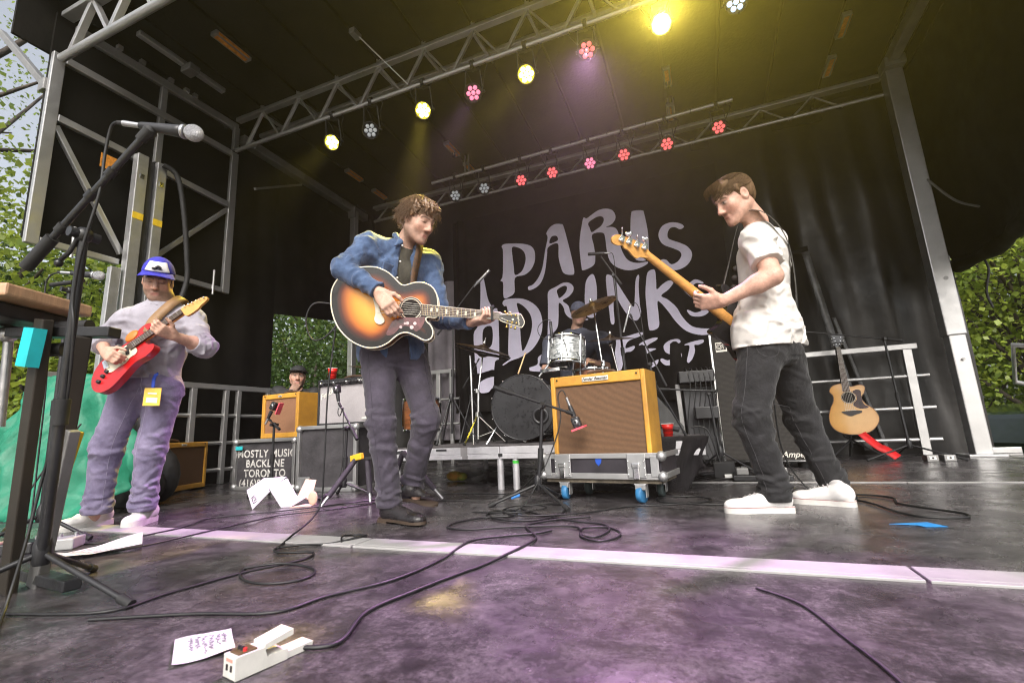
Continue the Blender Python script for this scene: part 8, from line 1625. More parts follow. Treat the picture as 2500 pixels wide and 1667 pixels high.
disc(t, 'soundhole', HOLE, hcn, hr, o, F, 0.0022); ring(t, 'rosette', IVORY, hcn, hr * 1.02, hr * 1.08, o, F, 0.0026); ring(t, 'rosette', pm('rosette_dark', (0.05, 0.03, 0.02), 0.4), hcn, hr * 1.08, hr * 1.22, o, F, 0.0025); ring(t, 'rosette', IVORY, hcn, hr * 1.22, hr * 1.26, o, F, 0.0026)
pg = g_prism(t, 'pickguard', pm('tortoise_guard', (0.12, 0.03, 0.035), 0.25, 0, 0.3, 30, coat=0.4), g['guard'], o, F, 0.002, 0.0036)
rg = random.Random(2); gp = g['guard']; gc = (sum(p[0] for p in gp) / len(gp), sum(p[1] for p in gp) / len(gp))
for (fx, fy, r) in ((-0.028, -0.012, 0.008), (0.005, 0.012, 0.009), (0.03, -0.008, 0.0105), (0.045, 0.014, 0.009), (-0.008, 0.010, 0.007)): disc(pg, 'flower_inlay', pm('pearl_pink', (0.55, 0.42, 0.42), 0.3), (gc[0] + fx, gc[1] + fy, 0), r, o, F, 0.0042)
g_prism(t, 'bridge', IVORY, g['bridge'], o, F, 0.002, 0.012, 0.002)
fb = g['fret']; z1 = 0.010
m = MB(); m.prism(fb, F, o, 0.0035, z1); fbo = m.build('fretboard', ROSE, t, world=True)
m = MB(); m.prism([lerp2(fb[0], fb[3], 0.08), lerp2(fb[1], fb[2], 0.08), lerp2(fb[1], fb[2], 0.92), lerp2(fb[0], fb[3], 0.92)], F, o, -0.018, 0.0035); m.build('neck', pm('neck_mahogany', (0.16, 0.06, 0.025), 0.3, coat=0.4), t, world=True, bevel=0.006)
for side in (0, 1):
    a, b = (fb[0], fb[1]) if side == 0 else (fb[3], fb[2]); m = MB(); m.tube([o + F @ Vector((a[0], a[1], 0.008)), o + F @ Vector((b[0], b[1], 0.008))], 0.0022, 5); m.build('binding', IVORY, t, world=True)
for i in range(19):
    f = 1 - (1 - 2 ** (-(i + 1) / 12)) / (1 - 2 ** (-20 / 12.0)); f = max(0.0, min(1, f))
    p, q = lerp2(fb[0], fb[1], f), lerp2(fb[3], fb[2], f); m = MB(); m.tube([o + F @ Vector((p[0], p[1], z1 + 0.0005)), o + F @ Vector((q[0], q[1], z1 + 0.0005))], 0.0014, 5); m.build('fret', pm('fret_brass', (0.65, 0.5, 0.25), 0.3, 1.0), fbo, world=True)
for p in g['inlay']:
    m = MB(); m.box(o + F @ Vector((p[0], p[1], z1 + 0.0006)), (0.011, 0.022, 0.0012), F); m.build('crown_inlay', IVORY, fbo, world=True)
hd = g_prism(t, 'headstock', pm('gloss_black', (0.010, 0.010, 0.010), 0.2, coat=0.6), g['head'], o, F, -0.010, 0.006, 0.002, sm=2); binding(t, g['head'], o, F, 0.006, 0.0022, IVORY)
hp_ = g['head']; hcx = sum(p[0] for p in hp_) / len(hp_); hcy = sum(p[1] for p in hp_) / len(hp_)
flat('lettering', text_mesh('Epiphone', 0.016, shear=0.3), IVORY, hd, o + F @ Vector((hcx + 0.034, hcy + 0.002, 0.0072)), F @ Matrix.Rotation(R_(-80), 3, 'Z'))
disc(hd, 'crown_inlay', IVORY, (hcx + 0.002, hcy), 0.006, o, F, 0.0072)
for p, q in zip(g['pegs'], g['peghub']):
    m = MB(); m.lathe([(0.0065, 0.0), (0.0065, 0.004), (0.004, 0.005), (0.004, 0.012), (0.0, 0.012)], o + F @ Vector((q[0], q[1], 0.006)), F.col[2], 10); pgo = m.build('tuning_peg', GOLD, t, world=True)
    m = MB(); m.tube([o + F @ Vector((q[0], q[1], -0.004)), o + F @ Vector((p[0], p[1], -0.004))], 0.003, 6); m.ball(o + F @ Vector((p[0], p[1], -0.004)), 0.009, 8, (1, 1, 0.6)); m.build('peg_button', GOLD, pgo, world=True)
brc = (sum(p[0] for p in g['bridge']) / 13, sum(p[1] for p in g['bridge']) / 13)
for i in range(6):
    f = 0.12 + 0.76 * i / 5; a = lerp2(fb[1], fb[2], f); b0 = lerp2(fb[0], fb[3], f); d_ = (b0[0] - a[0], b0[1] - a[1]); b = (brc[0], b0[1] + d_[1] * 0.6 + (f - 0.5) * -0.02)
    m = MB(); m.tube([o + F @ Vector((b[0], b[1], 0.013)), o + F @ Vector((a[0], a[1], z1 + 0.003)), o + F @ Vector((g['peghub'][i][0], g['peghub'][i][1], 0.012))], 0.0008, 4); m.build('string', STR, t, world=True)
cpx = lerp2(lerp2(fb[1], fb[0], 0.10), lerp2(fb[2], fb[3], 0.10), 0.5)
cap_ = thing('capo', 'black capo clamped on the neck beside the singer\'s fretting hand', 'capo', o + F @ Vector((cpx[0], cpx[1], 0.01)))
m = MB(); m.box(o + F @ Vector((cpx[0], cpx[1] + 0.008, 0.017)), (0.014, 0.085, 0.012), F @ Matrix.Rotation(R_(8), 3, 'Z')); m.box(o + F @ Vector((cpx[0] + 0.004, cpx[1] + 0.045, 0.0)), (0.014, 0.02, 0.04), F); m.build('bar', RUB, cap_, world=True, bevel=0.005)
D_ = {k: npv(v) for k, v in PJ['SG'].items()}
_f = unit(np.cross(D_['shL'] - D_['shR'], (0, 0, 1)))
ribbon('strap', P1, pm('dark_woven_strap', (0.10, 0.045, 0.015), 0.7, 0, 0.4, 50, col2=(0.03, 0.02, 0.015)), [o + F @ Vector((0.07, -0.03, -0.09)), Vector(D_['chest'] + _f * 0.165 - npv((0, 0, 0.05)) + unit(D_['shL'] - D_['shR']) * 0.05), Vector(D_['neck'] + unit(D_['shL'] - D_['shR']) * 0.06 + _f * 0.085 - npv((0, 0, 0.03))), Vector(D_['neck'] + unit(D_['shL'] - D_['shR']) * 0.075 - _f * 0.03 + npv((0, 0, 0.015))), Vector(D_['chest'] - _f * 0.16), Vector(D_['waist'] - _f * 0.15 + unit(D_['shR'] - D_['shL']) * 0.12), o + F @ Vector((-0.36, 0.0, -0.055))], 0.05, lambda p: p - Vector(D_['chest']))
m = MB(); e = o + F @ Vector((-0.385, -0.005, -0.05)); m.tube(catmull([e, e + F @ Vector((-0.05, 0.002, 0)), e + F @ Vector((-0.14, -0.01, 0.02)), e + F @ Vector((-0.17, -0.10, 0.02)), e + F @ Vector((-0.13, -0.20, 0.02)), e + F @ Vector((-0.06, -0.19, 0.03)), e + F @ Vector((0.0, -0.10, 0.02)), e + F @ Vector((-0.02, 0.0, -0.03)), e + F @ Vector((-0.028, -0.2, -0.04)), e + F @ Vector((-0.02, -0.5, -0.02)), e + F @ Vector((0.01, -0.85, 0.0)), e + F @ Vector((0.02, -1.08, 0.03)), Vector((-1.85, 1.75, 0.012)), Vector((-1.75, 1.6, 0.012))], 8), 0.0046, 6)
oc = m.build('guitar_cable', CABLE); tag(oc, 'black cable looping from the sunburst guitar down to the floor', 'cable')
# --- red electric guitar
o, F, g = gframe('RG')
g['body'] = [(-0.215, -0.02), (-0.195, 0.05), (-0.14, 0.10), (-0.07, 0.118), (0.0, 0.108), (0.06, 0.098), (0.12, 0.108), (0.18, 0.122), (0.225, 0.108), (0.235, 0.082), (0.20, 0.066), (0.165, 0.05), (0.155, 0.0), (0.165, -0.03), (0.19, -0.055), (0.175, -0.085), (0.12, -0.092), (0.065, -0.078), (0.01, -0.082), (-0.06, -0.10), (-0.13, -0.108), (-0.19, -0.08)]
t = thing('electric_guitar', 'worn red electric guitar with cream pickguard and maple headstock', 'guitar', o)
g_prism(t, 'body', pm('red_lacquer', (0.42, 0.006, 0.008), 0.3, 0, 0.15, 6, coat=0.25), g['body'], o, F, -0.042, 0.0, 0.006)
g_prism(t, 'pickguard', pm('cream_guard', (0.66, 0.60, 0.46), 0.4), g['guard'], o, F, 0.001, 0.003)
m = MB(); m.prism(g['fret'], F, o, 0.003, 0.012); fbo = m.build('fretboard', ROSE, t, world=True)
fb = g['fret']
for i in range(18):
    f = 1 - (1 - 2 ** (-(i + 1) / 12)) / (1 - 2 ** (-21 / 12.0)); f = max(0, f); p, q = lerp2(fb[0], fb[1], f), lerp2(fb[3], fb[2], f); m = MB(); m.tube([o + F @ Vector((p[0], p[1], 0.0125)), o + F @ Vector((q[0], q[1], 0.0125))], 0.0014, 5); m.build('fret', CHROME, fbo, world=True)
m = MB(); m.prism([lerp2(fb[0], fb[3], 0.06), lerp2(fb[1], fb[2], 0.06), lerp2(fb[1], fb[2], 0.94), lerp2(fb[0], fb[3], 0.94)], F, o, -0.012, 0.003); m.build('neck', MAPLE, t, world=True, bevel=0.005)
hd = g_prism(t, 'headstock', MAPLE, g['head'], o, F, -0.006, 0.008, 0.003, sm=3)
a, b = g['head'][1], g['head'][4]
for i in range(6):
    p = lerp2(a, b, 0.12 + 0.15 * i); m = MB(); m.lathe([(0.005, 0), (0.005, 0.006), (0.003, 0.014)], o + F @ Vector((p[0] + 0.004, p[1] - 0.008, 0.008)), F.col[2], 8); m.tube([o + F @ Vector((p[0], p[1], 0.0)), o + F @ Vector((p[0], p[1] + 0.016, 0.0))], 0.0025, 5); m.ball(o + F @ Vector((p[0], p[1] + 0.018, 0)), 0.006, 6); m.build('tuning_peg', CHROME, t, world=True)
g_prism(t, 'bridge', CHROME, g['bridge'], o, F, 0.001, 0.012, 0.002, sm=0, smooth=False); g_prism(t, 'pickup', BLK, g['pick'], o, F, 0.002, 0.009, 0.001, sm=0, smooth=False)
for p in g['knobs']:
    m = MB(); m.lathe([(0.011, 0.0), (0.010, 0.014), (0, 0.014)], o + F @ Vector((p[0], p[1], 0.001)), F.col[2], 14); m.build('knob', BLK, t, world=True)
bc = (sum(p[0] for p in g['bridge']) / 4, sum(p[1] for p in g['bridge']) / 4)
for i in range(6):
    f = 0.12 + 0.76 * i / 5; a = lerp2(fb[1], fb[2], f); m = MB(); m.tube([o + F @ Vector((bc[0], bc[1] + (0.5 - f) * 0.05, 0.013)), o + F @ Vector((a[0], a[1], 0.0145))], 0.0008, 4); m.build('string', STR, t, world=True)
# orange guitar strap end / pad on the upper horn
m = MB(); p = lerp2(fb[0], fb[1], 0.12); m.ball(o + F @ Vector((p[0], p[1] + 0.05, 0.0)), 0.045, 12, (1, 0.75, 0.25), F); m.build('strap_end', pm('orange_leather', (0.55, 0.17, 0.02), 0.5), t, world=True)
# --- bass guitar seen from behind
o, F, g = gframe('BG')
t = thing('bass_guitar', 'bass guitar with amber maple neck and black body, seen from behind', 'guitar', o)
BODY = [(0.50, 0.10), (0.46, 0.135), (0.49, 0.16), (0.56, 0.15), (0.66, 0.135), (0.78, 0.165), (0.90, 0.16), (0.97, 0.08), (0.97, -0.06), (0.91, -0.16), (0.80, -0.165), (0.70, -0.13), (0.62, -0.135), (0.56, -0.13), (0.585, -0.06), (0.57, 0.0), (0.56, 0.06)]
BODY = [(a, b * 0.9 + 0.0) for a, b in BODY]
g_prism(t, 'body', pm('gloss_black_body', (0.010, 0.010, 0.011), 0.18, coat=0.6), BODY, o, F, -0.045, 0.0, 0.006)
hw = 0.021
m = MB(); nk = []
N1 = 10
for k in range(N1 + 1):
    a = PI * k / N1; nk.append((math.cos(a), math.sin(a)))
vs = []
for (u, w) in ((-0.01, 0.021), (0.02, 0.021), (0.3, 0.026), (0.6, 0.031), (0.66, 0.031)):
    for (x, y) in nk: vs.append(o + F @ Vector((u, x * w, -0.012 + y * 0.021)))
n1 = N1 + 1; fs = [(i * n1 + k, i * n1 + k + 1, (i + 1) * n1 + k + 1, (i + 1) * n1 + k) for i in range(4) for k in range(N1)] + [(i * n1, (i + 1) * n1, (i + 1) * n1 + N1, i * n1 + N1) for i in range(4)]
m.add(vs, fs, True); m.build('neck', MAPLE, t, world=True)
m = MB(); m.prism([(0.0, -0.021), (0.62, -0.031), (0.62, 0.031), (0.0, 0.021)], F, o, -0.020, -0.012); m.build('fretboard', ROSE, t, world=True)
g_prism(t, 'headstock', MAPLE, g['head'], o, F, -0.012, 0.004, 0.003, sm=3)
for i, (p, q) in enumerate(zip(g['tuner'], g['key'])):
    m = MB(); m.box(o + F @ Vector((p[0], p[1], 0.006)), (0.026, 0.034, 0.006), F); m.lathe([(0.011, 0.0), (0.011, 0.012), (0.006, 0.016)], o + F @ Vector((p[0] + 0.005, p[1] - 0.008, 0.006)), F.col[2], 12); tn = m.build('tuner', CHROME, t, world=True, bevel=0.001)
    d = Vector((q[0] - p[0], q[1] - p[1], 0)); m = MB(); m.tube([o + F @ Vector((p[0], p[1], 0.008)), o + F @ Vector((p[0], p[1], 0.008)) + F @ d * 0.6], 0.0035, 8)
    c = o + F @ Vector((p[0], p[1], 0.008)) + F @ d * 0.85; ax = F @ d.normalized(); sd = F @ Vector((0, 0, 1)) if i % 2 else (F @ Vector((0, 0, 1)) * 0.5 + ax.cross(F.col[2]) * 0.86)
    FF = Matrix((ax.cross(sd).normalized(), ax, sd.normalized())).transposed()
    m.ball(c, 0.017, 12, (1.05, 0.7, 0.28), FF); m.ball(c + FF @ Vector((0.011, 0.004, 0)), 0.010, 8, (1, 1, 0.4), FF); m.ball(c + FF @ Vector((-0.011, 0.004, 0)), 0.010, 8, (1, 1, 0.4), FF); m.build('key', CHROME, tn, world=True)
# --- natural acoustic on its stand
o, F, g = gframe('NG')
t = thing('acoustic_guitar', 'natural spruce acoustic guitar standing upright on a floor stand', 'guitar', o)
NATM = attr_mat('natural_spruce_lacquer', 0.13, 0.9)
g_prism(t, 'body', pm('brown_sides', (0.12, 0.045, 0.02), 0.25, 0, 0.2, 5, coat=0.6), g['body'], o, F, -0.095, -0.002, 0.004)
burst_top(t, 'soundboard', NATM, g['body'], o, F, 0.0012, [(0, (0.50, 0.25, 0.07)), (0.03, (0.60, 0.33, 0.11)), (0.2, (0.64, 0.38, 0.14))])
binding(t, g['body'], o, F, 0.0, 0.0035, pm('dark_binding', (0.10, 0.05, 0.03), 0.4))
hcn = g['hole'][0]; hr = 0.5 * math.hypot(g['hole'][1][0] - g['hole'][2][0], g['hole'][1][1] - g['hole'][2][1]); hr *= 0.9
disc(t, 'soundhole', HOLE, hcn, hr, o, F, 0.0022); ring(t, 'rosette', IVORY, hcn, hr * 1.02, hr * 1.07, o, F, 0.0027); ring(t, 'rosette', ROSE, hcn, hr * 1.07, hr * 1.16, o, F, 0.0026)
g_prism(t, 'pickguard', pm('dark_tortoise', (0.045, 0.015, 0.012), 0.25, 0, 0.3, 20), g['guard'], o, F, 0.002, 0.0035); g_prism(t, 'bridge', pm('ebony', (0.02, 0.015, 0.013), 0.4), g['bridge'], o, F, 0.002, 0.012, 0.002)
m = MB(); c = g['bridge']; m.bar(o + F @ Vector((c[1][0] + 0.012, c[1][1] - 0.01, 0.013)), o + F @ Vector((c[2][0] + 0.004, c[2][1], 0.013)), 0.004); m.build('saddle', IVORY, t, world=True)
m = MB(); m.prism(g['fret'], F, o, 0.003, 0.011); fbo = m.build('fretboard', ROSE, t, world=True); fb = g['fret']
for i in range(18):
    f = 1 - (1 - 2 ** (-(i + 1) / 12)) / (1 - 2 ** (-20 / 12.0)); f = max(0, f); p, q = lerp2(fb[0], fb[1], f), lerp2(fb[3], fb[2], f); m = MB(); m.tube([o + F @ Vector((p[0], p[1], 0.0115)), o + F @ Vector((q[0], q[1], 0.0115))], 0.0015, 4); m.build('fret', CHROME, fbo, world=True)
m = MB(); m.prism([lerp2(fb[0], fb[3], 0.08), lerp2(fb[1], fb[2], 0.08), lerp2(fb[1], fb[2], 0.92), lerp2(fb[0], fb[3], 0.92)], F, o, -0.016, 0.003); m.build('neck', pm('neck_mahogany', (0.16, 0.06, 0.025), 0.3, coat=0.4), t, world=True, bevel=0.005)
hd = g_prism(t, 'headstock', pm('gloss_black', (0.010, 0.010, 0.010), 0.2, coat=0.6), g['head'], o, F, -0.010, 0.006, 0.002, sm=2)
for s in (0, 1):
    for i in range(3):
        a = lerp2(g['head'][0], g['head'][1], 0.3 + 0.28 * i) if s == 0 else lerp2(g['head'][5], g['head'][4], 0.3 + 0.28 * i); sg = 1 if a[1] > 0 else -1
        hc2 = lerp2(g['head'][0], g['head'][5], 0.5); sg = 1 if a[1] > hc2[1] else -1
        m = MB(); m.ball(o + F @ Vector((a[0], a[1] + sg * 0.014, -0.002)), 0.009, 8, (1, 1, 0.7)); m.tube([o + F @ Vector((a[0], a[1] - sg * 0.006, -0.002)), o + F @ Vector((a[0], a[1] + sg * 0.012, -0.002))], 0.003, 5); m.lathe([(0.004, 0), (0.004, 0.01)], o + F @ Vector((a[0], a[1] - sg * 0.014, 0.006)), F.col[2], 8); m.build('tuning_peg', CHROME, t, world=True)
for i in range(6):
    f = 0.12 + 0.76 * i / 5; a = lerp2(fb[1], fb[2], f); b0 = lerp2(fb[0], fb[3], f); bq = lerp2(g['bridge'][1], g['bridge'][2], f); m = MB(); m.tube([o + F @ Vector((bq[0], bq[1], 0.014)), o + F @ Vector((a[0], a[1], 0.013))], 0.0009, 4); m.build('string', STR, t, world=True)
st = thing('guitar_stand', 'black floor stand holding the natural acoustic guitar', 'guitar stand', (1.46, 6.2, 0))
nb = o + F @ Vector((0.5, 0, -0.03)); bt = o + F @ Vector((-0.27, 0, -0.09))
m = MB(); m.rod((1.46, 6.30, 0.12), nb + Vector((0, 0.03, 0.12)), 0.012); m.build('post', BLK, st, world=True)
m = MB(); m.tube(catmull([nb + F @ Vector((0.07, 0.035, 0.05)), nb + F @ Vector((0.07, 0.04, 0.0)), nb + F @ Vector((0.07, 0.0, -0.03)), nb + F @ Vector((0.07, -0.04, 0.0)), nb + F @ Vector((0.07, -0.035, 0.05))], 5), 0.011, 8); m.build('yoke', RUB, st, world=True)
for s in (-1, 1):
    m = MB(); m.tube([(1.46, 6.30, 0.2), o + F @ Vector((-0.40, s * 0.10, -0.11)), o + F @ Vector((-0.405, s * 0.11, -0.04)), o + F @ Vector((-0.405, s * 0.11, 0.02)), o + F @ Vector((-0.385, s * 0.11, 0.03))], 0.009, 8); m.build('cradle_arm', BLK, st, world=True)
    m = MB(); m.rod((1.46, 6.3, 0.2), (1.46 + s * 0.25, 6.12, 0.01), 0.010); m.build('leg', BLK, st, world=True)
m = MB(); m.rod((1.46, 6.3, 0.2), (1.46, 6.45, 0.01), 0.010); m.build('leg', BLK, st, world=True)
RS = pm('red_strap', (0.62, 0.008, 0.01), 0.6, 0, 0.15, 10, bump=0.3, bs=60)
os_ = ribbon('guitar_strap', st, RS, [Vector((1.50, 6.02, 0.27)), Vector((1.55, 5.98, 0.20)), Vector((1.61, 5.93, 0.13)), Vector((1.66, 5.92, 0.10)), Vector((1.73, 5.88, 0.03))], 0.10, (0.25, -0.75, 0.6), 0.004)
os_.parent = None; os_.location = st.location; tag(os_, 'bright red guitar strap trailing from the guitar stand to the floor', 'strap')
# ================================================================ trees, shrubs, car, things beyond the stage
def leaf_mat(name, c1, c2, tr=0.5):
    m = bpy.data.materials.new(name); m.use_nodes = True; N = m.node_tree.nodes; L = m.node_tree.links; N.remove(N['Principled BSDF'])
    out = N['Material Output']; tc = N.new('ShaderNodeTexCoord'); nz = N.new('ShaderNodeTexNoise'); nz.inputs['Scale'].default_value = 1.1; nz.inputs['Detail'].default_value = 8; nz.inputs['Roughness'].default_value = 0.75
    L.new(tc.outputs['Object'], nz.inputs['Vector']); rp = N.new('ShaderNodeValToRGB'); rp.color_ramp.elements[0].position = 0.35; rp.color_ramp.elements[1].position = 0.65; rp.color_ramp.elements[0].color = (*c2, 1); rp.color_ramp.elements[1].color = (*c1, 1); L.new(nz.outputs['Fac'], rp.inputs['Fac'])
    d = N.new('ShaderNodeBsdfDiffuse'); t = N.new('ShaderNodeBsdfTranslucent'); g = N.new('ShaderNodeBsdfGlossy'); g.inputs['Roughness'].default_value = 0.4; g.inputs['Color'].default_value = (0.5, 0.5, 0.5, 1)
    hs = N.new('ShaderNodeHueSaturation'); hs.inputs['Value'].default_value = 1.25; hs.inputs['Hue'].default_value = 0.485; L.new(rp.outputs[0], hs.inputs['Color'])
    L.new(rp.outputs[0], d.inputs['Color']); L.new(hs.outputs[0], t.inputs['Color']); m1 = N.new('ShaderNodeMixShader'); m1.inputs[0].default_value = tr; L.new(d.outputs[0], m1.inputs[1]); L.new(t.outputs[0], m1.inputs[2])
    m2 = N.new('ShaderNodeMixShader'); m2.inputs[0].default_value = 0.05; L.new(m1.outputs[0], m2.inputs[1]); L.new(g.outputs[0], m2.inputs[2]); L.new(m2.outputs[0], out.inputs['Surface']); return m
LEAF1 = leaf_mat('maple_leaf', (0.22, 0.30, 0.06), (0.08, 0.14, 0.026)); LEAF2 = leaf_mat('shaded_leaf_tone', (0.075, 0.14, 0.028), (0.025, 0.055, 0.012), 0.4); LEAF3 = leaf_mat('sunlit_leaf_tone', (0.34, 0.41, 0.06), (0.14, 0.22, 0.035), 0.5)  # leaf tones hold sunlit brightness and shade in their colour
BARK = pm('bark', (0.075, 0.060, 0.048), 0.95, 0, 0.4, 5, bump=1.0, bs=18, aniso=(1, 1, 0.25))
def leaves_mesh(name, mat, cl, nper, rad, size, seed):
    r = np.random.RandomState(seed); n = len(cl) * nper
    c = np.repeat(np.array(cl), nper, 0) + r.normal(0, 1, (n, 3)) * rad * np.array((1, 1, 0.7))
    d = r.normal(0, 1, (n, 3)) + np.array((0, 0, -0.5)); d /= np.linalg.norm(d, axis=1)[:, None]
    up = r.normal(0, 0.55, (n, 3)) + np.array((0, 0, 1.0)); s = np.cross(d, up); s /= np.linalg.norm(s, axis=1)[:, None] + 1e-9; nn = np.cross(s, d)
    L = size * r.uniform(0.6, 1.25, (n, 1)); W = L * 0.42
    v = np.stack([c, c + d * L * 0.45 + s * W + nn * L * 0.08, c + d * L, c + d * L * 0.45 - s * W + nn * L * 0.08], 1).reshape(-1, 3)
    f = np.arange(n * 4, dtype=np.int32)
    me = bpy.data.meshes.new(name); me.vertices.add(n * 4); me.vertices.foreach_set('co', v.ravel()); me.loops.add(n * 4); me.loops.foreach_set('vertex_index', f); me.polygons.add(n)
    me.polygons.foreach_set('loop_start', np.arange(0, n * 4, 4, dtype=np.int32)); me.polygons.foreach_set('loop_total', np.full(n, 4, dtype=np.int32)); me.update(calc_edges=True); me.materials.append(mat); return me
def tree(name, label, x, y, h, crown_r, mat, seed, group='trees around the stage', nclump=70, nper=110, size=0.15, trunk_r=0.16, z0=GROUND_Z, low=0.25, lean=0.0, shrub=False):
    rg = random.Random(seed); t = thing(name, label, 'shrub' if shrub else 'tree', (x, y, z0), 0, group)
    cl = []
    for i in range(nclump):
        while True:
            p = Vector((rg.uniform(-1, 1), rg.uniform(-1, 1), rg.uniform(-1, 1)))
            if 0.35 < p.length < 1.0: break
        cl.append((p.x * crown_r + lean, p.y * crown_r, h * low + (p.z * 0.5 + 0.5) * h * (1 - low)))
    me = leaves_mesh('crown', mat, cl, int(nper * 2.3), crown_r * 0.14 + 0.10, size * 0.60 * (0.75 if seed == 2 else 1.0), seed); o = inst('crown', me, t)
    m = MB(); top = Vector((lean * 0.6, 0, h * 0.82)); path = catmull([(0, 0, -0.1), (lean * 0.15 + 0.05, 0.03, h * 0.25), (lean * 0.4 - 0.04, -0.05, h * 0.55), top], 5)
    m.tube(path, [trunk_r * (1 - 0.85 * i / (len(path) - 1)) for i in range(len(path))], 8); m.build('stem' if shrub else 'trunk', BARK, t)
    for i in range(0, nclump, 3):
        c = Vector(cl[i]); k = rg.uniform(0.25, 0.7); b = path[int(k * (len(path) - 1))]; m = MB(); mid = b.lerp(c, 0.5) + Vector((rg.uniform(-.2, .2), rg.uniform(-.2, .2), 0.15)); m.tube(catmull([b, mid, c], 4), [trunk_r * 0.32 * (1 - 0.8 * j / 8) for j in range(9)], 5); m.build('branch', BARK, t)
    return t
T = 'trees around the stage'
tree('maple_tree', 'leafy maple tree with a thick leaning trunk left of the side panel', -10.2, 3.2, 6.0, 2.6, LEAF3, 1, T, 60, 120, 0.17, 0.28, lean=0.5)
tree('maple_tree', 'light sparse tree whose twigs reach against the white sky', -9.3, 1.4, 11.0, 3.2, LEAF1, 2, T, 44, 46, 0.15, 0.22, low=0.42)
tree('broadleaf_tree', 'dark green tree behind the green tarpaulin', -11.5, 5.8, 5.6, 3.0, LEAF2, 3, T, 80, 120, 0.18, low=0.05)
tree('broadleaf_tree', 'bright green bushy tree low behind the left barrier', -8.6, 3.6, 4.2, 1.8, LEAF3, 4, T, 60, 110, 0.13, 0.10, low=0.05)
tree('broadleaf_tree', 'deep green bush seen through the opening behind the red cup', -8.6, 8.8, 4.6, 2.2, LEAF2, 5, T, 80, 120, 0.14, 0.12, low=0.05)
tree('broadleaf_tree', 'tall tree filling the opening at the rear left corner', -10.5, 12.0, 9.0, 3.4, LEAF1, 6, T, 70, 120, 0.2, low=0.1)
tree('broadleaf_tree', 'mid green tree far behind the keyboard', -15.0, 4.6, 6.0, 3.8, LEAF1, 7, T, 80, 120, 0.22, low=0.05)
tree('maple_tree', 'yellow-green maple right of the tall support leg', 6.4, 12.6, 8.5, 2.9, LEAF3, 8, T, 90, 120, 0.19, 0.2, low=0.16)
tree('broadleaf_tree', 'dark green tree behind the silver handrail', 9.2, 17.5, 10.0, 4.2, LEAF1, 9, T, 90, 120, 0.24, low=0.05)
tree('maple_tree', 'bright maple with sky gaps above the silver handrail', 8.6, 12.4, 9.5, 3.2, LEAF3, 10, T, 60, 110, 0.2, 0.2, low=0.25)
tree('broadleaf_tree', 'distant green tree behind the parked car', 5.0, 19.0, 9.0, 4.0, LEAF1, 11, T, 80, 110, 0.24, low=0.02)
tree('broadleaf_tree', 'far tree closing the view behind the left barrier', -14.0, 9.5, 7.0, 4.2, LEAF2, 12, T, 90, 110, 0.24, low=0.02)
tree('leafy_shrub', 'leafy green shrub below the green-lit opening', -7.6, 6.9, 2.7, 1.2, LEAF1, 13, 'shrubs beside the stage', 40, 100, 0.12, 0.04, low=0.05, shrub=True)
tree('leafy_shrub', 'low bright shrub behind the keyboard microphones', -8.0, 2.0, 2.8, 1.3, LEAF3, 14, 'shrubs beside the stage', 44, 100, 0.12, 0.04, low=0.05, shrub=True)
# parked car behind the right corner
def rbox(name, mat, parent, prof, y0, y1, bevel=0.05):
    m = MB(); m.prism(prof, F_FRONT, (0, 0, 0), -y1, -y0); return m.build(name, mat, parent, bevel=bevel)
t = thing('parked_car', 'dark green parked car with reflecting windscreen behind the stage corner', 'car', (5.6, 9.2, GROUND_Z), R_(24))
CARP = pm('dark_green_car_paint', (0.008, 0.018, 0.013), 0.2, 0.2, 0.1, 4, coat=0.9)
GLS = pm('car_glass', (0.06, 0.09, 0.08), 0.05, 0.0, 0.1, 3, coat=1.0, spec=0.9)
rbox('body', CARP, t, [(-2.2, 0.35), (2.2, 0.35), (2.25, 0.75), (2.15, 0.98), (1.05, 1.08), (-1.9, 1.10), (-2.22, 1.0), (-2.25, 0.6)], -0.88, 0.88, 0.09)
rbox('cabin', CARP, t, [(1.0, 1.06), (0.35, 1.62), (-1.2, 1.68), (-1.85, 1.55), (-2.0, 1.08)], -0.74, 0.74, 0.08)
for s in (-1, 1):
    rbox('side_window', GLS, t, [(0.78, 1.12), (0.28, 1.54), (-0.42, 1.58), (-0.42, 1.12)], s * 0.735 - 0.02, s * 0.735 + 0.02, 0.01); rbox('side_window', GLS, t, [(-0.5, 1.12), (-0.5, 1.58), (-1.15, 1.60), (-1.5, 1.12)], s * 0.735 - 0.02, s * 0.735 + 0.02, 0.01)
    m = MB(); m.box((0.85, s * 0.97, 1.14), (0.12, 0.18, 0.13)); m.build('mirror', CARP, t, bevel=0.03)
    m = MB(); m.ball((2.16, s * 0.66, 0.80), 0.16, 12, (0.45, 1.0, 0.6)); m.build('headlight', pm('lamp_glass', (0.6, 0.62, 0.65), 0.1, 0.3), t)
    for x in (-1.4, 1.4):
        m = MB(); m.lathe([(0.2, -0.1), (0.30, -0.1), (0.34, -0.07), (0.34, 0.07), (0.30, 0.1), (0.2, 0.1)], (x, s * 0.82, 0.34), (0, 1, 0), 24); w = m.build('tyre', RUB, t); m = MB(); m.lathe([(0, 0.06), (0.06, 0.07), (0.2, 0.04), (0.21, 0.1)], (x, s * 0.82, 0.34), (0, s, 0), 20); m.build('rim', ALU, w)
m = MB(); m.add([(0.98, -0.66, 1.10), (0.98, 0.66, 1.10), (0.40, 0.60, 1.585), (0.40, -0.60, 1.585)], [(0, 1, 2, 3)]); o = m.build('windscreen', GLS, t, solid=0.02); o.location = (0.03, 0, 0.02)
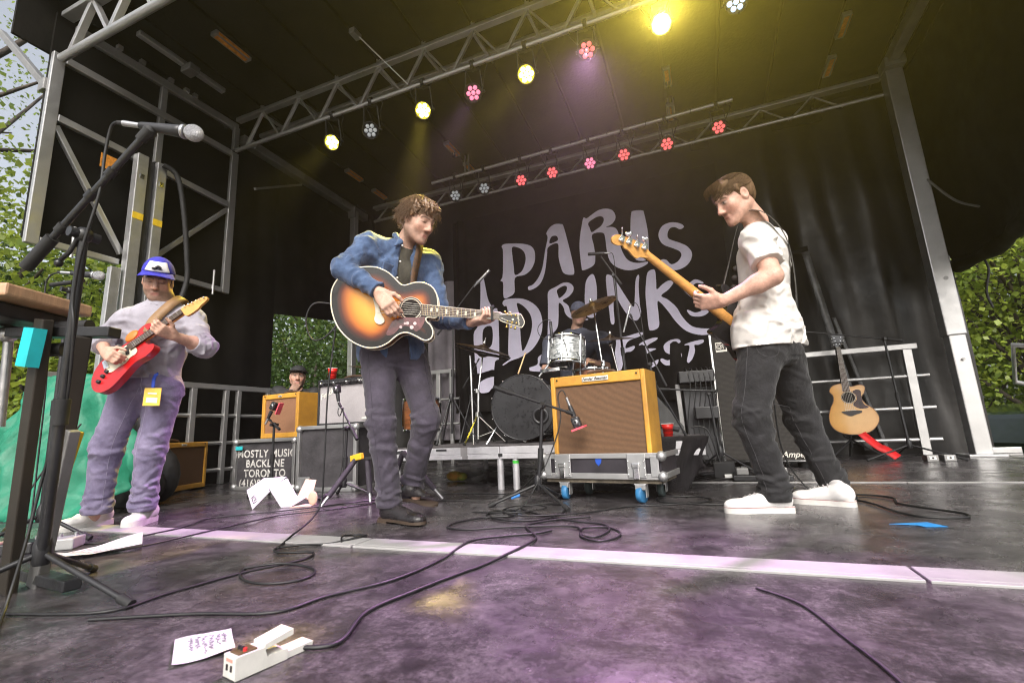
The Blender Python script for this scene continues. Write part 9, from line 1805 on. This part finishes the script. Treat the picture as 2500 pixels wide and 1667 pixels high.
# silver stair handrail at the right edge
t = thing('stair_handrail', 'bent silver tube handrail of the stage stairs', 'handrail', (3.25, 6.8, 0))
m = MB(); m.tube([(3.9, 6.75, 1.02), (3.22, 6.8, 1.14), (3.42, 7.35, 0.76), (4.1, 6.9, 0.42)], 0.03, 10); m.build('tube', ALU, t, world=True)
m = MB(); m.rod((3.22, 6.8, 1.12), (3.22, 6.8, -1.1), 0.026) if False else m.rod((3.95, 6.76, 1.02), (3.95, 6.76, -1.1), 0.026); m.build('post', ALU, t, world=True)
m = MB(); m.rod((4.08, 6.91, 0.43), (4.08, 6.91, -1.1), 0.026); m.build('post', ALU, t, world=True)
t = thing('notice_board', 'plain grey board on wooden legs beside the stairs', 'board', (3.9, 7.6, GROUND_Z))
m = MB(); m.box((0.2, 0.0, 1.15), (0.9, 0.03, 0.75), Matrix.Rotation(R_(-8), 3, 'X')); m.build('panel', pm('grey_board', (0.20, 0.19, 0.18), 0.8, 0, 0.2, 5), t, bevel=0.005)
for x in (-0.15, 0.55):
    m = MB(); m.bar((x, 0.04, 0), (x, 0.06, 1.3), 0.05, 0.03); m.build('leg', pm('raw_timber', (0.35, 0.22, 0.11), 0.8, 0, 0.2, 8), t)
# grey trailer hardware beyond the left barrier
t = thing('trailer_winch', 'grey steel trailer winch box outside the left barrier', 'winch', (-5.75, 2.95, GROUND_Z))
m = MB(); m.bar((0, 0, 0), (0, 0, 1.75), 0.14, 0.14); m.build('post', GALV, t, bevel=0.01)
m = MB(); m.box((0.05, 0, 1.98), (0.35, 0.45, 0.42), Matrix.Rotation(R_(20), 3, 'X')); m.build('housing', pm('pale_grey_steel', (0.42, 0.43, 0.43), 0.5, 0.3, 0.15, 6), t, bevel=0.02)
m = MB(); m.rod((0.2, -0.2, 1.85), (0.2, 0.2, 1.85), 0.07, n=14); m.build('drum', ALU_D, t)
t = thing('foot_bath', 'low grey equipment trunk outside the left barrier', 'trunk', (-6.1, 2.35, GROUND_Z)); m = MB(); m.box((0, 0, 0.8), (0.6, 0.9, 1.6)); m.build('body', pm('trunk_grey', (0.18, 0.18, 0.185), 0.6), t, bevel=0.02); m = MB(); m.box((0, 0, 1.62), (0.64, 0.94, 0.05)); m.build('lid', ALU_D, t, bevel=0.01)
# ================================================================ thin haze added for the glow around the lamps
HZ = bpy.data.materials.new('lamp_glow_haze'); HZ.use_nodes = True; _n = HZ.node_tree.nodes; _n.remove(_n['Principled BSDF'])
pv = _n.new('ShaderNodeVolumePrincipled'); pv.inputs['Color'].default_value = (0.92, 0.92, 0.92, 1); pv.inputs['Density'].default_value = 0.0013; pv.inputs['Anisotropy'].default_value = 0.6
HZ.node_tree.links.new(pv.outputs[0], _n['Material Output'].inputs['Volume'])
m = MB(); m.box((-2.0, 6.0, 5.0), (64.0, 60.0, 14.4)); hz = m.build('haze', HZ); tag(hz, kind='stuff')
